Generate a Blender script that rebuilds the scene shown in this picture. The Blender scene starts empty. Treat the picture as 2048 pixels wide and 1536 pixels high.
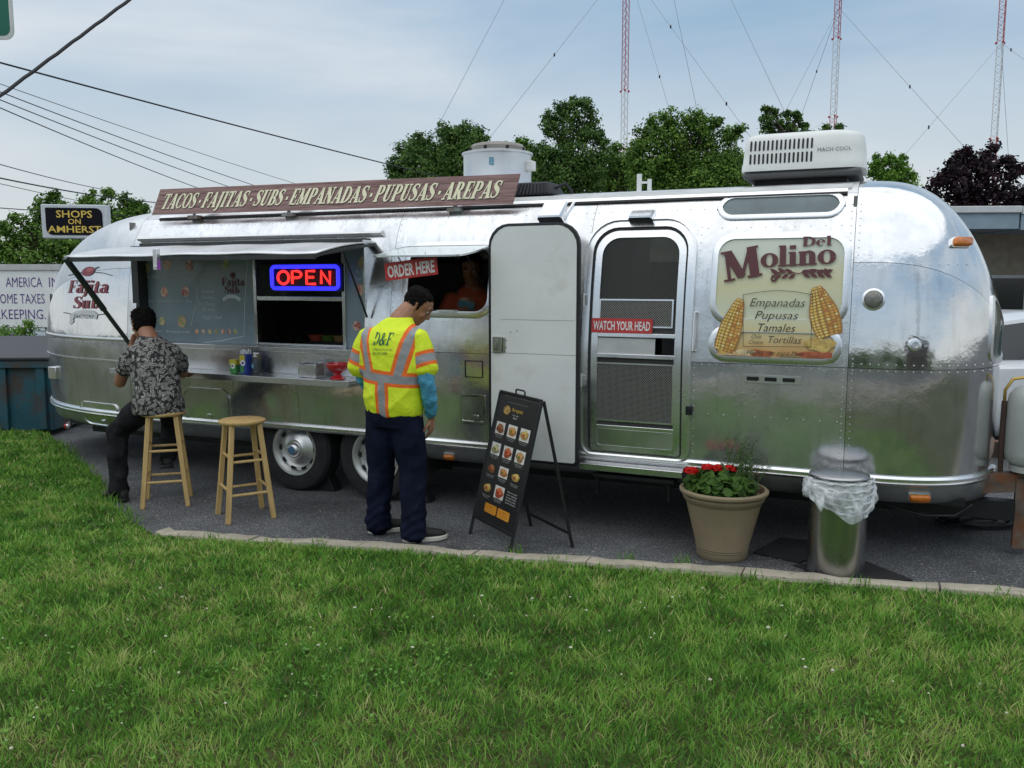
import bpy, bmesh, math, random
import numpy as np
from mathutils import Vector, Matrix
from mathutils.bvhtree import BVHTree

random.seed(7)
RNG = np.random.default_rng(7)
SC = bpy.context.scene
COL = SC.collection

# ------------------------------------------------------------------ camera
CAM_H = 1.75
PITCH = math.radians(6.878)
F_PX = 1716.0            # focal length in pixels of the 2048 px wide photograph
cam_d = bpy.data.cameras.new('camera')
cam = bpy.data.objects.new('camera', cam_d)
COL.objects.link(cam)
cam.location = (0, 0, CAM_H)
cam.rotation_euler = (math.pi/2 - PITCH, 0, 0)
cam_d.sensor_width = 36.0
cam_d.lens = 36.0 * F_PX / 2048.0
cam_d.clip_start = 0.05
cam_d.clip_end = 3000
SC.camera = cam

# ------------------------------------------------------------------ world
SUN_EL, SUN_AZ = math.radians(80), math.radians(215)   # azimuth clockwise from +Y
w = bpy.data.worlds.new('World'); SC.world = w; w.use_nodes = True
nt = w.node_tree; nt.nodes.clear()
def WN(t, **k):
    n = nt.nodes.new(t)
    for a, b in k.items(): setattr(n, a, b)
    return n
out = WN('ShaderNodeOutputWorld'); bg = WN('ShaderNodeBackground')
sky = WN('ShaderNodeTexSky', sky_type='NISHITA', sun_disc=False, sun_elevation=SUN_EL, sun_rotation=SUN_AZ)
sky.air_density = 1.2; sky.dust_density = 2.0; sky.ozone_density = 1.5
tc = WN('ShaderNodeTexCoord'); mp = WN('ShaderNodeMapping'); mp.inputs['Scale'].default_value = (1.0, 1.0, 3.4)
mp.inputs['Location'].default_value = (3.1, .4, .3)
nz = WN('ShaderNodeTexNoise'); nz.inputs['Scale'].default_value = 2.1; nz.inputs['Detail'].default_value = 7; nz.inputs['Roughness'].default_value = .5
nz.inputs['Distortion'].default_value = .35
rp = WN('ShaderNodeValToRGB')
e = rp.color_ramp.elements
e[0].position = .30; e[0].color = (2.9, 4.35, 5.9, 1)
e[1].position = .72; e[1].color = (6.7, 7.15, 7.6, 1)
m = rp.color_ramp.elements.new(.50); m.color = (4.25, 5.4, 6.6, 1)
sx = WN('ShaderNodeSeparateXYZ'); hr = WN('ShaderNodeMapRange'); hr.inputs[1].default_value = .02; hr.inputs[2].default_value = .30; hr.inputs[3].default_value = 1; hr.inputs[4].default_value = 0
hr.interpolation_type = 'SMOOTHSTEP'
hm = WN('ShaderNodeMix', data_type='RGBA'); hm.inputs[7].default_value = (7.2, 7.35, 7.15, 1)
hf = WN('ShaderNodeMath', operation='MULTIPLY'); hf.inputs[1].default_value = .75
mx = WN('ShaderNodeMix', data_type='RGBA'); mx.inputs[0].default_value = .88
L = nt.links.new
L(tc.outputs['Generated'], mp.inputs[0]); L(mp.outputs[0], nz.inputs['Vector']); L(nz.outputs['Fac'], rp.inputs[0])
L(tc.outputs['Generated'], sx.inputs[0]); L(sx.outputs[2], hr.inputs[0]); L(hr.outputs[0], hf.inputs[0]); L(hf.outputs[0], hm.inputs[0])
L(rp.outputs[0], hm.inputs[6]); L(sky.outputs[0], mx.inputs[6]); L(hm.outputs[2], mx.inputs[7])
L(mx.outputs[2], bg.inputs[0]); bg.inputs[1].default_value = .1; L(bg.outputs[0], out.inputs[0])

sd = bpy.data.lights.new('sun', 'SUN'); sd.energy = 1.5; sd.angle = math.radians(110); sd.color = (1, .95, .88)
sun = bpy.data.objects.new('sun', sd); COL.objects.link(sun)
sv = Vector((math.sin(SUN_AZ)*math.cos(SUN_EL), math.cos(SUN_AZ)*math.cos(SUN_EL), math.sin(SUN_EL)))
sun.rotation_euler = sv.to_track_quat('Z', 'Y').to_euler(); sun.location = sv*50
SC.view_settings.view_transform = 'Standard'; SC.view_settings.look = 'None'
SC.view_settings.gamma = 1; SC.view_settings.use_curve_mapping = False
SC.view_settings.exposure = 0.18
SC.render.engine = 'CYCLES'

# ------------------------------------------------------------------ helpers: points in the place
def ray(px, py):
    x = (px-1024)/F_PX; y = -(py-768)/F_PX; c, s = math.cos(PITCH), math.sin(PITCH)
    return np.array([x, c+s*y, -s+c*y])
def gnd(px, py, z=0.0):
    r = ray(px, py); t = (z-CAM_H)/r[2]; return Vector((t*r[0], t*r[1], z))
def at(px, py, Y):
    r = ray(px, py); t = Y/r[1]; return Vector((t*r[0], Y, CAM_H+t*r[2]))
TYAW = math.radians(-23.848)
TU = np.array([math.cos(TYAW), math.sin(TYAW), 0]); TN = np.array([TU[1], -TU[0], 0])   # along trailer, outward normal
TW0 = np.array([-1.76269, 6.97451, 0]) + TN*0.06
def wl(px, py, off=0.0):
    """(s, z) in the trailer's frame on the plane `off` metres outside its widest line"""
    r = ray(px, py); q = TW0 + TN*off; c = np.array([0, 0, CAM_H])
    t = np.dot(q-c, TN)/np.dot(r, TN); p = c+t*r
    return float(np.dot(p-TW0, TU)), float(p[2])

# ------------------------------------------------------------------ helpers: materials
MATS = {}
def M(name, col, rough=.5, metal=0., var=.12, scale=6., bump=0., bscale=60., spec=.5, var2=None, v2scale=1.5, v2amt=.5, emit=None, es=0., coat=0., rvar=0., trans=0., alpha=1., sub=0.):
    if name in MATS: return MATS[name]
    m = bpy.data.materials.new(name); m.use_nodes = True; n = m.node_tree; b = n.nodes['Principled BSDF']; lk = n.links.new
    t = n.nodes.new('ShaderNodeTexCoord'); a = n.nodes.new('ShaderNodeTexNoise'); a.inputs['Scale'].default_value = scale; a.inputs['Detail'].default_value = 6
    a.inputs['Roughness'].default_value = .6
    lk(t.outputs['Object'], a.inputs['Vector'])
    r = n.nodes.new('ShaderNodeValToRGB'); r.color_ramp.elements[0].position = .3; r.color_ramp.elements[1].position = .7
    c = np.array(col[:3]); lo = np.clip(c*(1-var), 0, 1); hi = np.clip(c*(1+var), 0, 1)
    r.color_ramp.elements[0].color = (*lo, 1); r.color_ramp.elements[1].color = (*hi, 1)
    lk(a.outputs['Fac'], r.inputs[0]); src = r.outputs[0]
    if var2 is not None:
        a2 = n.nodes.new('ShaderNodeTexNoise'); a2.inputs['Scale'].default_value = v2scale; a2.inputs['Detail'].default_value = 8; a2.inputs['Roughness'].default_value = .65
        lk(t.outputs['Object'], a2.inputs['Vector'])
        r2 = n.nodes.new('ShaderNodeMapRange'); r2.inputs[1].default_value = 1-v2amt-.08; r2.inputs[2].default_value = 1-v2amt+.10
        lk(a2.outputs['Fac'], r2.inputs[0])
        x = n.nodes.new('ShaderNodeMix'); x.data_type = 'RGBA'; lk(r2.outputs[0], x.inputs[0]); lk(src, x.inputs[6]); x.inputs[7].default_value = (*var2, 1); src = x.outputs[2]
    lk(src, b.inputs['Base Color'])
    b.inputs['Metallic'].default_value = metal; b.inputs['Roughness'].default_value = rough; b.inputs['Specular IOR Level'].default_value = spec
    if coat: b.inputs['Coat Weight'].default_value = coat; b.inputs['Coat Roughness'].default_value = .08
    if trans: b.inputs['Transmission Weight'].default_value = trans
    if alpha < 1: b.inputs['Alpha'].default_value = alpha
    if sub: b.inputs['Subsurface Weight'].default_value = sub; b.inputs['Subsurface Radius'].default_value = (.02, .008, .004)
    if rvar:
        q = n.nodes.new('ShaderNodeMapRange'); q.inputs[3].default_value = max(0, rough-rvar); q.inputs[4].default_value = min(1, rough+rvar); q.inputs[1].default_value = .3; q.inputs[2].default_value = .7
        lk(a.outputs['Fac'], q.inputs[0]); lk(q.outputs[0], b.inputs['Roughness'])
    if emit is not None:
        b.inputs['Emission Color'].default_value = (*emit, 1); b.inputs['Emission Strength'].default_value = es
    if bump:
        nb = n.nodes.new('ShaderNodeTexNoise'); nb.inputs['Scale'].default_value = bscale; nb.inputs['Detail'].default_value = 4
        lk(t.outputs['Object'], nb.inputs['Vector'])
        bm_ = n.nodes.new('ShaderNodeBump'); bm_.inputs['Strength'].default_value = bump; bm_.inputs['Distance'].default_value = .01
        lk(nb.outputs['Fac'], bm_.inputs['Height']); lk(bm_.outputs[0], b.inputs['Normal'])
    MATS[name] = m; return m

def alu(name, rough, rvar, wav=.25, wscale=1.2, col=.78, dull=0.3, metal=1.):
    """worn aluminium: mirror-like sheet with soft dents, fine scratches and oxidised, duller clouds"""
    if name in MATS: return MATS[name]
    m = bpy.data.materials.new(name); m.use_nodes = True; n = m.node_tree; b = n.nodes['Principled BSDF']; lk = n.links.new
    t = n.nodes.new('ShaderNodeTexCoord'); oi = n.nodes.new('ShaderNodeObjectInfo')
    ad = n.nodes.new('ShaderNodeVectorMath'); ad.operation = 'ADD'; sc = n.nodes.new('ShaderNodeVectorMath'); sc.operation = 'SCALE'; sc.inputs[3].default_value = 17
    cb = n.nodes.new('ShaderNodeCombineXYZ'); lk(oi.outputs['Random'], cb.inputs[0]); lk(oi.outputs['Random'], cb.inputs[2]); lk(cb.outputs[0], sc.inputs[0])
    lk(t.outputs['Object'], ad.inputs[0]); lk(sc.outputs[0], ad.inputs[1])
    def noise(s, d=4, r=.5):
        a = n.nodes.new('ShaderNodeTexNoise'); a.inputs['Scale'].default_value = s; a.inputs['Detail'].default_value = d; a.inputs['Roughness'].default_value = r
        lk(ad.outputs[0], a.inputs['Vector']); return a.outputs['Fac']
    def mr(src, a, b_, c, d):
        q = n.nodes.new('ShaderNodeMapRange'); q.inputs[1].default_value = a; q.inputs[2].default_value = b_; q.inputs[3].default_value = c; q.inputs[4].default_value = d
        lk(src, q.inputs[0]); return q.outputs[0]
    cl = noise(2.4, 8, .62)
    lk(mr(cl, .35, .68, max(.03, rough-rvar), rough+rvar), b.inputs['Roughness'])
    x = n.nodes.new('ShaderNodeMix'); x.data_type = 'RGBA'; lk(mr(noise(3.3, 9, .68), .46, .72, 0, dull), x.inputs[0])
    x.inputs[6].default_value = (col, col*1.005, col*1.01, 1); x.inputs[7].default_value = (col*.56, col*.56, col*.56, 1)
    lk(x.outputs[2], b.inputs['Base Color']); b.inputs['Metallic'].default_value = metal
    # vertical grime streaks
    ms = n.nodes.new('ShaderNodeMapping'); ms.inputs['Scale'].default_value = (9, 9, .9); lk(ad.outputs[0], ms.inputs[0]); sn_ = n.nodes.new('ShaderNodeTexNoise'); sn_.inputs['Scale'].default_value = 2.2; sn_.inputs['Detail'].default_value = 6; lk(ms.outputs[0], sn_.inputs['Vector'])
    xs_ = n.nodes.new('ShaderNodeMix'); xs_.data_type = 'RGBA'; lk(mr(sn_.outputs['Fac'], .55, .78, 0, dull*.8), xs_.inputs[0]); lk(x.outputs[2], xs_.inputs[6]); xs_.inputs[7].default_value = (col*.5, col*.49, col*.47, 1); lk(xs_.outputs[2], b.inputs['Base Color'])
    b1 = n.nodes.new('ShaderNodeBump'); b1.inputs['Strength'].default_value = wav; b1.inputs['Distance'].default_value = .05; lk(noise(wscale, 2, .4), b1.inputs['Height'])
    b3 = n.nodes.new('ShaderNodeBump'); b3.inputs['Strength'].default_value = wav*.8; b3.inputs['Distance'].default_value = .010; lk(noise(wscale*4.2, 3, .55), b3.inputs['Height']); lk(b1.outputs[0], b3.inputs['Normal'])
    b2 = n.nodes.new('ShaderNodeBump'); b2.inputs['Strength'].default_value = .10; b2.inputs['Distance'].default_value = .003; lk(noise(60, 5, .6), b2.inputs['Height']); lk(b3.outputs[0], b2.inputs['Normal'])
    lk(b2.outputs[0], b.inputs['Normal'])
    MATS[name] = m; return m

# ------------------------------------------------------------------ helpers: meshes
def rr(w_, h_, r, n=5, cx=0, cy=0):
    """rounded rectangle outline, counter-clockwise"""
    if not hasattr(r, '__len__'): r = (r,)*4          # BL, BR, TR, TL
    o = []
    for k, (sx_, sy_) in enumerate(((-1, -1), (1, -1), (1, 1), (-1, 1))):
        R = max(r[k], 1e-4); c0 = (cx+sx_*(w_/2-R), cy+sy_*(h_/2-R)); a0 = math.pi + k*math.pi/2
        for i in range(n+1):
            a = a0 + i*math.pi/2/n; o.append((c0[0]+R*math.cos(a), c0[1]+R*math.sin(a)))
    return o
def rrb(x0, x1, y0, y1, r, n=5): return rr(x1-x0, y1-y0, r, n, (x0+x1)/2, (y0+y1)/2)
def FLAT(x, y, d): return (x, -d, y)          # trailer frame: x along, y up, d outward
def densify(ols, step=.045):
    """cut long straight edges of matching outlines so that they can follow a curved surface"""
    a = ols[0][0]; k = len(a); cnt = [max(1, int(math.hypot(a[(i+1) % k][0]-a[i][0], a[(i+1) % k][1]-a[i][1])/step)) for i in range(k)]
    return [([(ol[i][0]+(ol[(i+1) % k][0]-ol[i][0])*j/cnt[i], ol[i][1]+(ol[(i+1) % k][1]-ol[i][1])*j/cnt[i]) for i in range(k) for j in range(cnt[i])], d) for ol, d in ols]
class MB:
    def __init__(s): s.v = []; s.f = []
    def add(s, vs, fs):
        o = len(s.v); s.v += [tuple(p) for p in vs]; s.f += [tuple(i+o for i in f) for f in fs]; return s
    def box(s, c, d, rot=None):
        hx, hy, hz = d[0]/2, d[1]/2, d[2]/2
        p = [Vector((x*hx, y*hy, z*hz)) for z in (-1, 1) for x, y in ((-1, -1), (1, -1), (1, 1), (-1, 1))]
        if rot is not None: p = [rot @ q for q in p]
        p = [q+Vector(c) for q in p]
        return s.add(p, [(3, 2, 1, 0), (4, 5, 6, 7), (0, 1, 5, 4), (1, 2, 6, 5), (2, 3, 7, 6), (3, 0, 4, 7)])
    def b2(s, a, b): return s.box([(a[i]+b[i])/2 for i in range(3)], [abs(b[i]-a[i]) for i in range(3)])
    def beam(s, a, b, w_, h_, up=(0, 0, 1)):
        a, b = Vector(a), Vector(b); z = (b-a).normalized(); x = Vector(up).cross(z)
        if x.length < 1e-4: x = Vector((1, 0, 0)).cross(z)
        x.normalize(); y = z.cross(x)
        vs = [q+x*i*w_/2+y*j*h_/2 for q in (a, b) for i, j in ((-1, -1), (1, -1), (1, 1), (-1, 1))]
        return s.add(vs, [(3, 2, 1, 0), (4, 5, 6, 7), (0, 1, 5, 4), (1, 2, 6, 5), (2, 3, 7, 6), (3, 0, 4, 7)])
    def tube(s, pts, r, n=8, cap=True):
        pts = [Vector(p) for p in pts]; k = len(pts); rs = r if hasattr(r, '__len__') else [r]*k
        prev = None; vs = []
        for i, p in enumerate(pts):
            t = (pts[min(i+1, k-1)]-pts[max(i-1, 0)]).normalized()
            if prev is None:
                a = Vector((0, 0, 1)) if abs(t.z) < .9 else Vector((1, 0, 0)); x = a.cross(t).normalized()
            else: x = (prev - t*prev.dot(t)).normalized()
            prev = x; y = t.cross(x)
            vs += [p+(x*math.cos(2*math.pi*j/n)+y*math.sin(2*math.pi*j/n))*rs[i] for j in range(n)]
        fs = [(i*n+j, i*n+(j+1) % n, (i+1)*n+(j+1) % n, (i+1)*n+j) for i in range(k-1) for j in range(n)]
        if cap: fs += [tuple(range(n-1, -1, -1)), tuple((k-1)*n+j for j in range(n))]
        return s.add(vs, fs)
    def lathe(s, prof, n=24, c=(0, 0, 0), sc=(1, 1), ax='z', cap=True):
        vs = []
        for r, z in prof:
            for j in range(n):
                a = 2*math.pi*j/n; x, y = r*math.cos(a)*sc[0], r*math.sin(a)*sc[1]
                q = (x, y, z) if ax == 'z' else ((x, z, y) if ax == 'y' else (z, x, y))
                vs.append((q[0]+c[0], q[1]+c[1], q[2]+c[2]))
        k = len(prof)
        fs = [(i*n+j, i*n+(j+1) % n, (i+1)*n+(j+1) % n, (i+1)*n+j) for i in range(k-1) for j in range(n)]
        if cap and prof[0][0] > 1e-6: fs.append(tuple(range(n-1, -1, -1)))
        if cap and prof[-1][0] > 1e-6: fs.append(tuple((k-1)*n+j for j in range(n)))
        if ax == 'y': fs = [f[::-1] for f in fs]
        return s.add(vs, fs)
    def ball(s, c, r, n=12, m=8):
        r3 = r if hasattr(r, '__len__') else (r, r, r)
        o = MB().lathe([(max(1e-7, math.sin(math.pi*i/m)), -math.cos(math.pi*i/m)) for i in range(m+1)], n)
        return s.add([(p[0]*r3[0]+c[0], p[1]*r3[1]+c[1], p[2]*r3[2]+c[2]) for p in o.v], o.f)
    def prism(s, ol, d0, d1, mp_=FLAT):
        k = len(ol); vs = [mp_(x, y, d0) for x, y in ol]+[mp_(x, y, d1) for x, y in ol]
        return s.add(vs, [tuple(range(k-1, -1, -1)), tuple(range(k, 2*k))]+[(i, (i+1) % k, k+(i+1) % k, k+i) for i in range(k)])
    def rings(s, ols, closed_last=False, mp_=FLAT):
        """ols: list of (outline, d): strips between successive outlines"""
        if mp_ is not FLAT: ols = densify(ols)
        k = len(ols[0][0]); vs = [mp_(x, y, d) for ol, d in ols for x, y in ol]; n = len(ols)
        fs = [(i*k+j, i*k+(j+1) % k, (i+1)*k+(j+1) % k, (i+1)*k+j) for i in range(n-1) for j in range(k)]
        if closed_last: fs.append(tuple((n-1)*k+j for j in range(k)))
        return s.add(vs, fs)
    def disc(s, ol, d, mp_=FLAT, nr=4):
        c = np.mean(np.array(ol), 0); o = [([tuple(c+(np.array(p)-c)*f) for p in ol], d) for f in np.linspace(1, .02, nr+1)]
        return s.rings(o, True, mp_)
    def arr(s): return np.array(s.v)
    def build(s, name, mat_, parent=None, smooth=True, ang=35, bevel=0., loc=None, mods=()):
        me = bpy.data.meshes.new(name); me.from_pydata(s.v, [], s.f); me.update()
        return mesh_obj(name, me, mat_, parent, smooth, ang, bevel, loc)
def mesh_obj(name, me, mat_, parent=None, smooth=True, ang=35, bevel=0., loc=None):
    if mat_ is not None and not len(me.materials):
        for q in (mat_ if isinstance(mat_, (list, tuple)) else [mat_]): me.materials.append(q)
    if smooth:
        me.polygons.foreach_set('use_smooth', [True]*len(me.polygons))
        if ang < 180:
            try: me.set_sharp_from_angle(angle=math.radians(ang))
            except Exception: pass
    o = bpy.data.objects.new(name, me); COL.objects.link(o)
    if parent is not None: o.parent = parent
    if loc is not None: o.location = loc
    if bevel:
        b = o.modifiers.new('bevel', 'BEVEL'); b.width = bevel; b.segments = 2; b.limit_method = 'ANGLE'; b.angle_limit = math.radians(40)
    return o
def tag(o, label, cat, group=None, kind=None):
    o['label'] = label; o['category'] = cat
    if group: o['group'] = group
    if kind: o['kind'] = kind
    return o
def thing(name, label, cat, loc=(0, 0, 0), rz=0., group=None):
    o = bpy.data.objects.new(name, None); o.empty_display_size = .1; COL.objects.link(o); o.location = loc; o.rotation_euler = (0, 0, rz)
    return tag(o, label, cat, group)
def copy_tree(o, parent=None):
    c = o.copy(); COL.objects.link(c); c.parent = parent
    for ch in list(o.children): copy_tree(ch, c)
    return c
def structure(o): o['kind'] = 'structure'; return o
def evaluated(o):
    dg = bpy.context.evaluated_depsgraph_get(); dg.update(); return bpy.data.meshes.new_from_object(o.evaluated_get(dg))

# ------------------------------------------------------------------ helpers: lettering
def text2d(s, size=1., shear=0., off=0., align='LEFT', xs=1., space=1., res=2):
    c = bpy.data.curves.new('t', 'FONT'); c.body = s; c.size = size; c.shear = shear; c.offset = off; c.align_x = align; c.space_character = space; c.resolution_u = res; c.fill_mode = 'FRONT'
    o = bpy.data.objects.new('t', c); COL.objects.link(o); me = evaluated(o)
    v = [(p.co.x*xs, p.co.y) for p in me.vertices]; f = [tuple(q.vertices) for q in me.polygons]
    bpy.data.objects.remove(o); bpy.data.curves.remove(c); bpy.data.meshes.remove(me)
    return v, f
def put_text(mb, vf, mp_, x, y, d, rot=0.):
    c, s = math.cos(rot), math.sin(rot); v, f = vf
    return mb.add([mp_(x+a*c-b*s, y+a*s+b*c, d) for a, b in v], f)
# a bold serif alphabet made of pen strokes: each stroke is a list of (x, y, width)
def _v(x, y0=0., y1=1., w_=.21): return [(x, y0, w_), (x, y1, w_)]
def _l(a, b, c, d, w_): return [(a, b, w_), (c, d, w_)]
def _s(x, y, n=.38): return [(x-n/2, y+(.035 if y < .3 else -.035), .07), (x+n/2, y+(.035 if y < .3 else -.035), .07)]
def _a(cx, cy, rx, ry, a0, a1, w0=.07, w1=.21, n=16):
    o = []
    for i in range(n+1):
        a = math.radians(a0+(a1-a0)*i/n); o.append((cx+rx*math.cos(a), cy+ry*math.sin(a), w0+(w1-w0)*math.cos(a)**2))
    return o
_S = lambda k, h: [(.56*k, .80*h, .08), (.50*k, .92*h, .07), (.33*k, .965*h, .08), (.17*k, .88*h, .14), (.15*k, .72*h, .19), (.30*k, .56*h, .23), (.48*k, .42*h, .22), (.53*k, .25*h, .17), (.45*k, .09*h, .1), (.30*k, .035*h, .07), (.14*k, .08*h, .07), (.07*k, .24*h, .07)]
SERIF = {
 'I': (.44, [_v(.22), _s(.22, 0), _s(.22, 1)]), 'T': (.74, [_v(.37), _s(.37, 0), _l(.03, .955, .71, .955, .09), _l(.06, .97, .06, .72, .07), _l(.68, .97, .68, .72, .07)]),
 'A': (.80, [_l(.13, 0, .40, 1, .08), _l(.40, .98, .66, 0, .22), _l(.2, .3, .56, .3, .07), _s(.13, 0, .27), _s(.66, 0, .36)]),
 'C': (.74, [_a(.42, .5, .31, .46, 45, 315), _l(.67, .97, .67, .66, .07), _l(.67, .3, .67, .16, .06)]), 'O': (.82, [_a(.41, .5, .31, .465, 0, 360, n=24)]),
 'S': (.64, [_S(1, 1), _l(.57, .98, .57, .7, .06), _l(.07, .02, .07, .3, .06)]), 'F': (.68, [_v(.2), _s(.2, 0), _l(.06, .96, .62, .96, .08), _l(.62, .97, .62, .70, .07), _l(.2, .5, .46, .5, .07), _l(.46, .36, .46, .64, .06)]),
 'E': (.70, [_v(.2), _l(.06, .96, .62, .96, .08), _l(.62, .97, .62, .72, .07), _l(.2, .5, .46, .5, .07), _l(.46, .36, .46, .64, .06), _l(.06, .04, .64, .04, .08), _l(.64, .03, .64, .3, .07)]),
 'J': (.50, [[(.29, 1, .21), (.29, .1, .21), (.24, -.12, .15), (.12, -.19, .1), (.04, -.14, .1)], _s(.29, 1)]), 'U': (.80, [[(.22, 1, .21), (.22, .32, .21), (.27, .12, .16), (.42, .04, .09), (.56, .12, .08), (.62, .3, .08), (.62, 1, .08)], _s(.22, 1), _s(.62, 1, .28)]),
 'B': (.74, [_v(.2), _a(.36, .73, .2, .23, -90, 90), _a(.36, .27, .25, .235, -90, 90), _l(.06, .96, .36, .96, .08), _l(.2, .5, .38, .5, .07), _l(.06, .04, .36, .04, .08)]),
 'M': (1.0, [_l(.17, 0, .17, 1, .08), _l(.2, .98, .48, .08, .2), _l(.48, .05, .76, .98, .08), _v(.80), _s(.17, 0, .28), _s(.80, 0, .36), _s(.14, 1, .22), _s(.84, 1, .26)]),
 'P': (.70, [_v(.2), _a(.36, .71, .22, .25, -90, 90), _l(.06, .96, .36, .96, .08), _l(.2, .46, .38, .46, .07), _s(.2, 0)]),
 'N': (.82, [_l(.16, 0, .16, 1, .08), _l(.16, 1, .66, .02, .22), _l(.66, 0, .66, 1, .08), _s(.16, 0, .28), _s(.66, 1, .28), _s(.12, 1, .2)]),
 'D': (.82, [_v(.2), _a(.32, .5, .38, .46, -90, 90), _l(.06, .96, .34, .96, .08), _l(.06, .04, .34, .04, .08)]),
 'R': (.80, [_v(.2), _a(.36, .73, .2, .23, -90, 90), _l(.06, .96, .36, .96, .08), _l(.2, .5, .38, .5, .07), _l(.38, .5, .64, 0, .2), _s(.2, 0), _s(.68, 0, .26)]),
 '&': (.86, [[(.74, .5, .07), (.6, .2, .09), (.36, .04, .12), (.15, .12, .19), (.14, .32, .2), (.34, .52, .12), (.5, .72, .12), (.42, .93, .09), (.27, .88, .14), (.26, .7, .16), (.44, .4, .2), (.7, .04, .2)], _s(.74, .5, .24)]),
 'a': (.60, [_a(.25, .2, .15, .19, 0, 360, .07, .17, 16), [(.12, .52, .12), (.25, .64, .09), (.38, .58, .15), (.42, .42, .19), (.42, .1, .19), (.50, .03, .1), (.58, .06, .06)]]),
 'b': (.62, [_v(.18, 0, 1, .19), _a(.32, .32, .19, .3, -130, 130, .07, .18), _s(.12, 1, .2)]), 'e': (.58, [[(.13, .36, .06), (.46, .38, .06)], _a(.29, .33, .19, .31, 8, 310, .07, .18)]),
 'i': (.34, [_v(.17, 0, .66, .19), _s(.17, 0, .34), _s(.12, .66, .2), [(.17, .80, .2), (.17, .98, .2)]]), 'j': (.34, [[(.19, .66, .19), (.19, -.05, .19), (.14, -.22, .13), (.02, -.26, .1)], _s(.14, .66, .2), [(.19, .80, .2), (.19, .98, .2)]]),
 'l': (.34, [_v(.17, 0, 1, .19), _s(.17, 0, .34), _s(.12, 1, .2)]), 'n': (.68, [_v(.17, 0, .66, .19), _s(.17, 0, .32), _s(.12, .66, .2), [(.2, .5, .08), (.34, .63, .1), (.47, .55, .17), (.49, .4, .19), (.49, 0, .19)], _s(.49, 0, .32)]),
 'o': (.60, [_a(.30, .33, .21, .31, 0, 360, .07, .18, 20)]), 't': (.42, [[(.2, .9, .1), (.2, .7, .18), (.2, .16, .19), (.27, .04, .12), (.4, .08, .06)], _l(.04, .63, .38, .63, .08)]),
 'u': (.68, [[(.17, .66, .19), (.17, .2, .19), (.24, .05, .13), (.36, .05, .08), (.47, .2, .08)], _v(.49, 0, .66, .19), _s(.12, .66, .2), _s(.44, .66, .2), _s(.54, 0, .2)]),
 '.': (.72, [[(.26, .42, .18), (.46, .42, .18)]]), ' ': (.3, [])}
def _cr(p, n=5):
    if len(p) < 3: return p
    p = np.array(p, float); q = np.vstack([2*p[0]-p[1], p, 2*p[-1]-p[-2]]); o = []
    for i in range(1, len(q)-2):
        for t in np.linspace(0, 1, n, endpoint=False):
            a, b, c, d = q[i-1:i+3]; o.append(.5*(2*b+(c-a)*t+(2*a-5*b+4*c-d)*t*t+(3*b-a-3*c+d)*t**3))
    o.append(p[-1]); return [tuple(x) for x in o]
def stroke(mb, pts, mp_, d, smooth=True):
    p = _cr(pts) if smooth and len(pts) < 14 else pts
    k = len(p); L_, R_ = [], []
    for i in range(k):
        a, b = p[max(i-1, 0)], p[min(i+1, k-1)]; tx, ty = b[0]-a[0], b[1]-a[1]; q = math.hypot(tx, ty) or 1; nx, ny = -ty/q, tx/q; h = p[i][2]/2
        L_.append((p[i][0]+nx*h, p[i][1]+ny*h)); R_.append((p[i][0]-nx*h, p[i][1]-ny*h))
    mb.add([mp_(x, y, d) for x, y in L_]+[mp_(x, y, d) for x, y in R_], [(k+i, k+i+1, i+1, i) for i in range(k-1)])
def serif(mb, s, mp_, x, y, h, d, xs=1., shear=0., rot=0., track=0., arc=None, fat=1.):
    """write s with its baseline start at (x, y); returns the width"""
    cx = 0.; cr, sr = math.cos(rot), math.sin(rot); j = 0
    for ch in s:
        adv, st = SERIF[ch]
        for q in st:
            pl = _cr(q) if len(q) < 14 and len(q) > 2 else q
            def g(a, b, dd, cx=cx):
                u = (cx+(a+shear*b)*xs)*h; v_ = b*h
                return mp_(x+u*cr-v_*sr, y+u*sr+v_*cr, dd)
            stroke(mb, [(a, b, c*fat) for a, b, c in pl], g, d+.00025*(j % 5), False); j += 1
        cx += (adv+track)*xs
    return cx*h
def serif_w(s, h, xs=1., track=0.): return sum(SERIF[c][0]+track for c in s)*h*xs

# ------------------------------------------------------------------ helpers: bodies
def loft(mb, rings_, n=14):
    """rings_: (centre, rx, ry, xdir, ydir); closed loft"""
    vs = []
    for c, rx, ry, x, y in rings_:
        c, x, y = Vector(c), Vector(x), Vector(y)
        vs += [c+x*rx*math.cos(2*math.pi*j/n)+y*ry*math.sin(2*math.pi*j/n) for j in range(n)]
    k = len(rings_)
    fs = [(i*n+j, i*n+(j+1) % n, (i+1)*n+(j+1) % n, (i+1)*n+j) for i in range(k-1) for j in range(n)]+[tuple(range(n-1, -1, -1)), tuple((k-1)*n+j for j in range(n))]
    return mb.add(vs, fs)
def limb(mb, pts, n=12):
    """pts: (x, y, z, r) with rounded ends"""
    P = [Vector(p[:3]) for p in pts]; R = [p[3] for p in pts]
    q = [P[0]-(P[1]-P[0]).normalized()*R[0]*.6]+P+[P[-1]+(P[-1]-P[-2]).normalized()*R[-1]*.6]
    return mb.tube(q, [R[0]*.45]+R+[R[-1]*.45], n)
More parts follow.
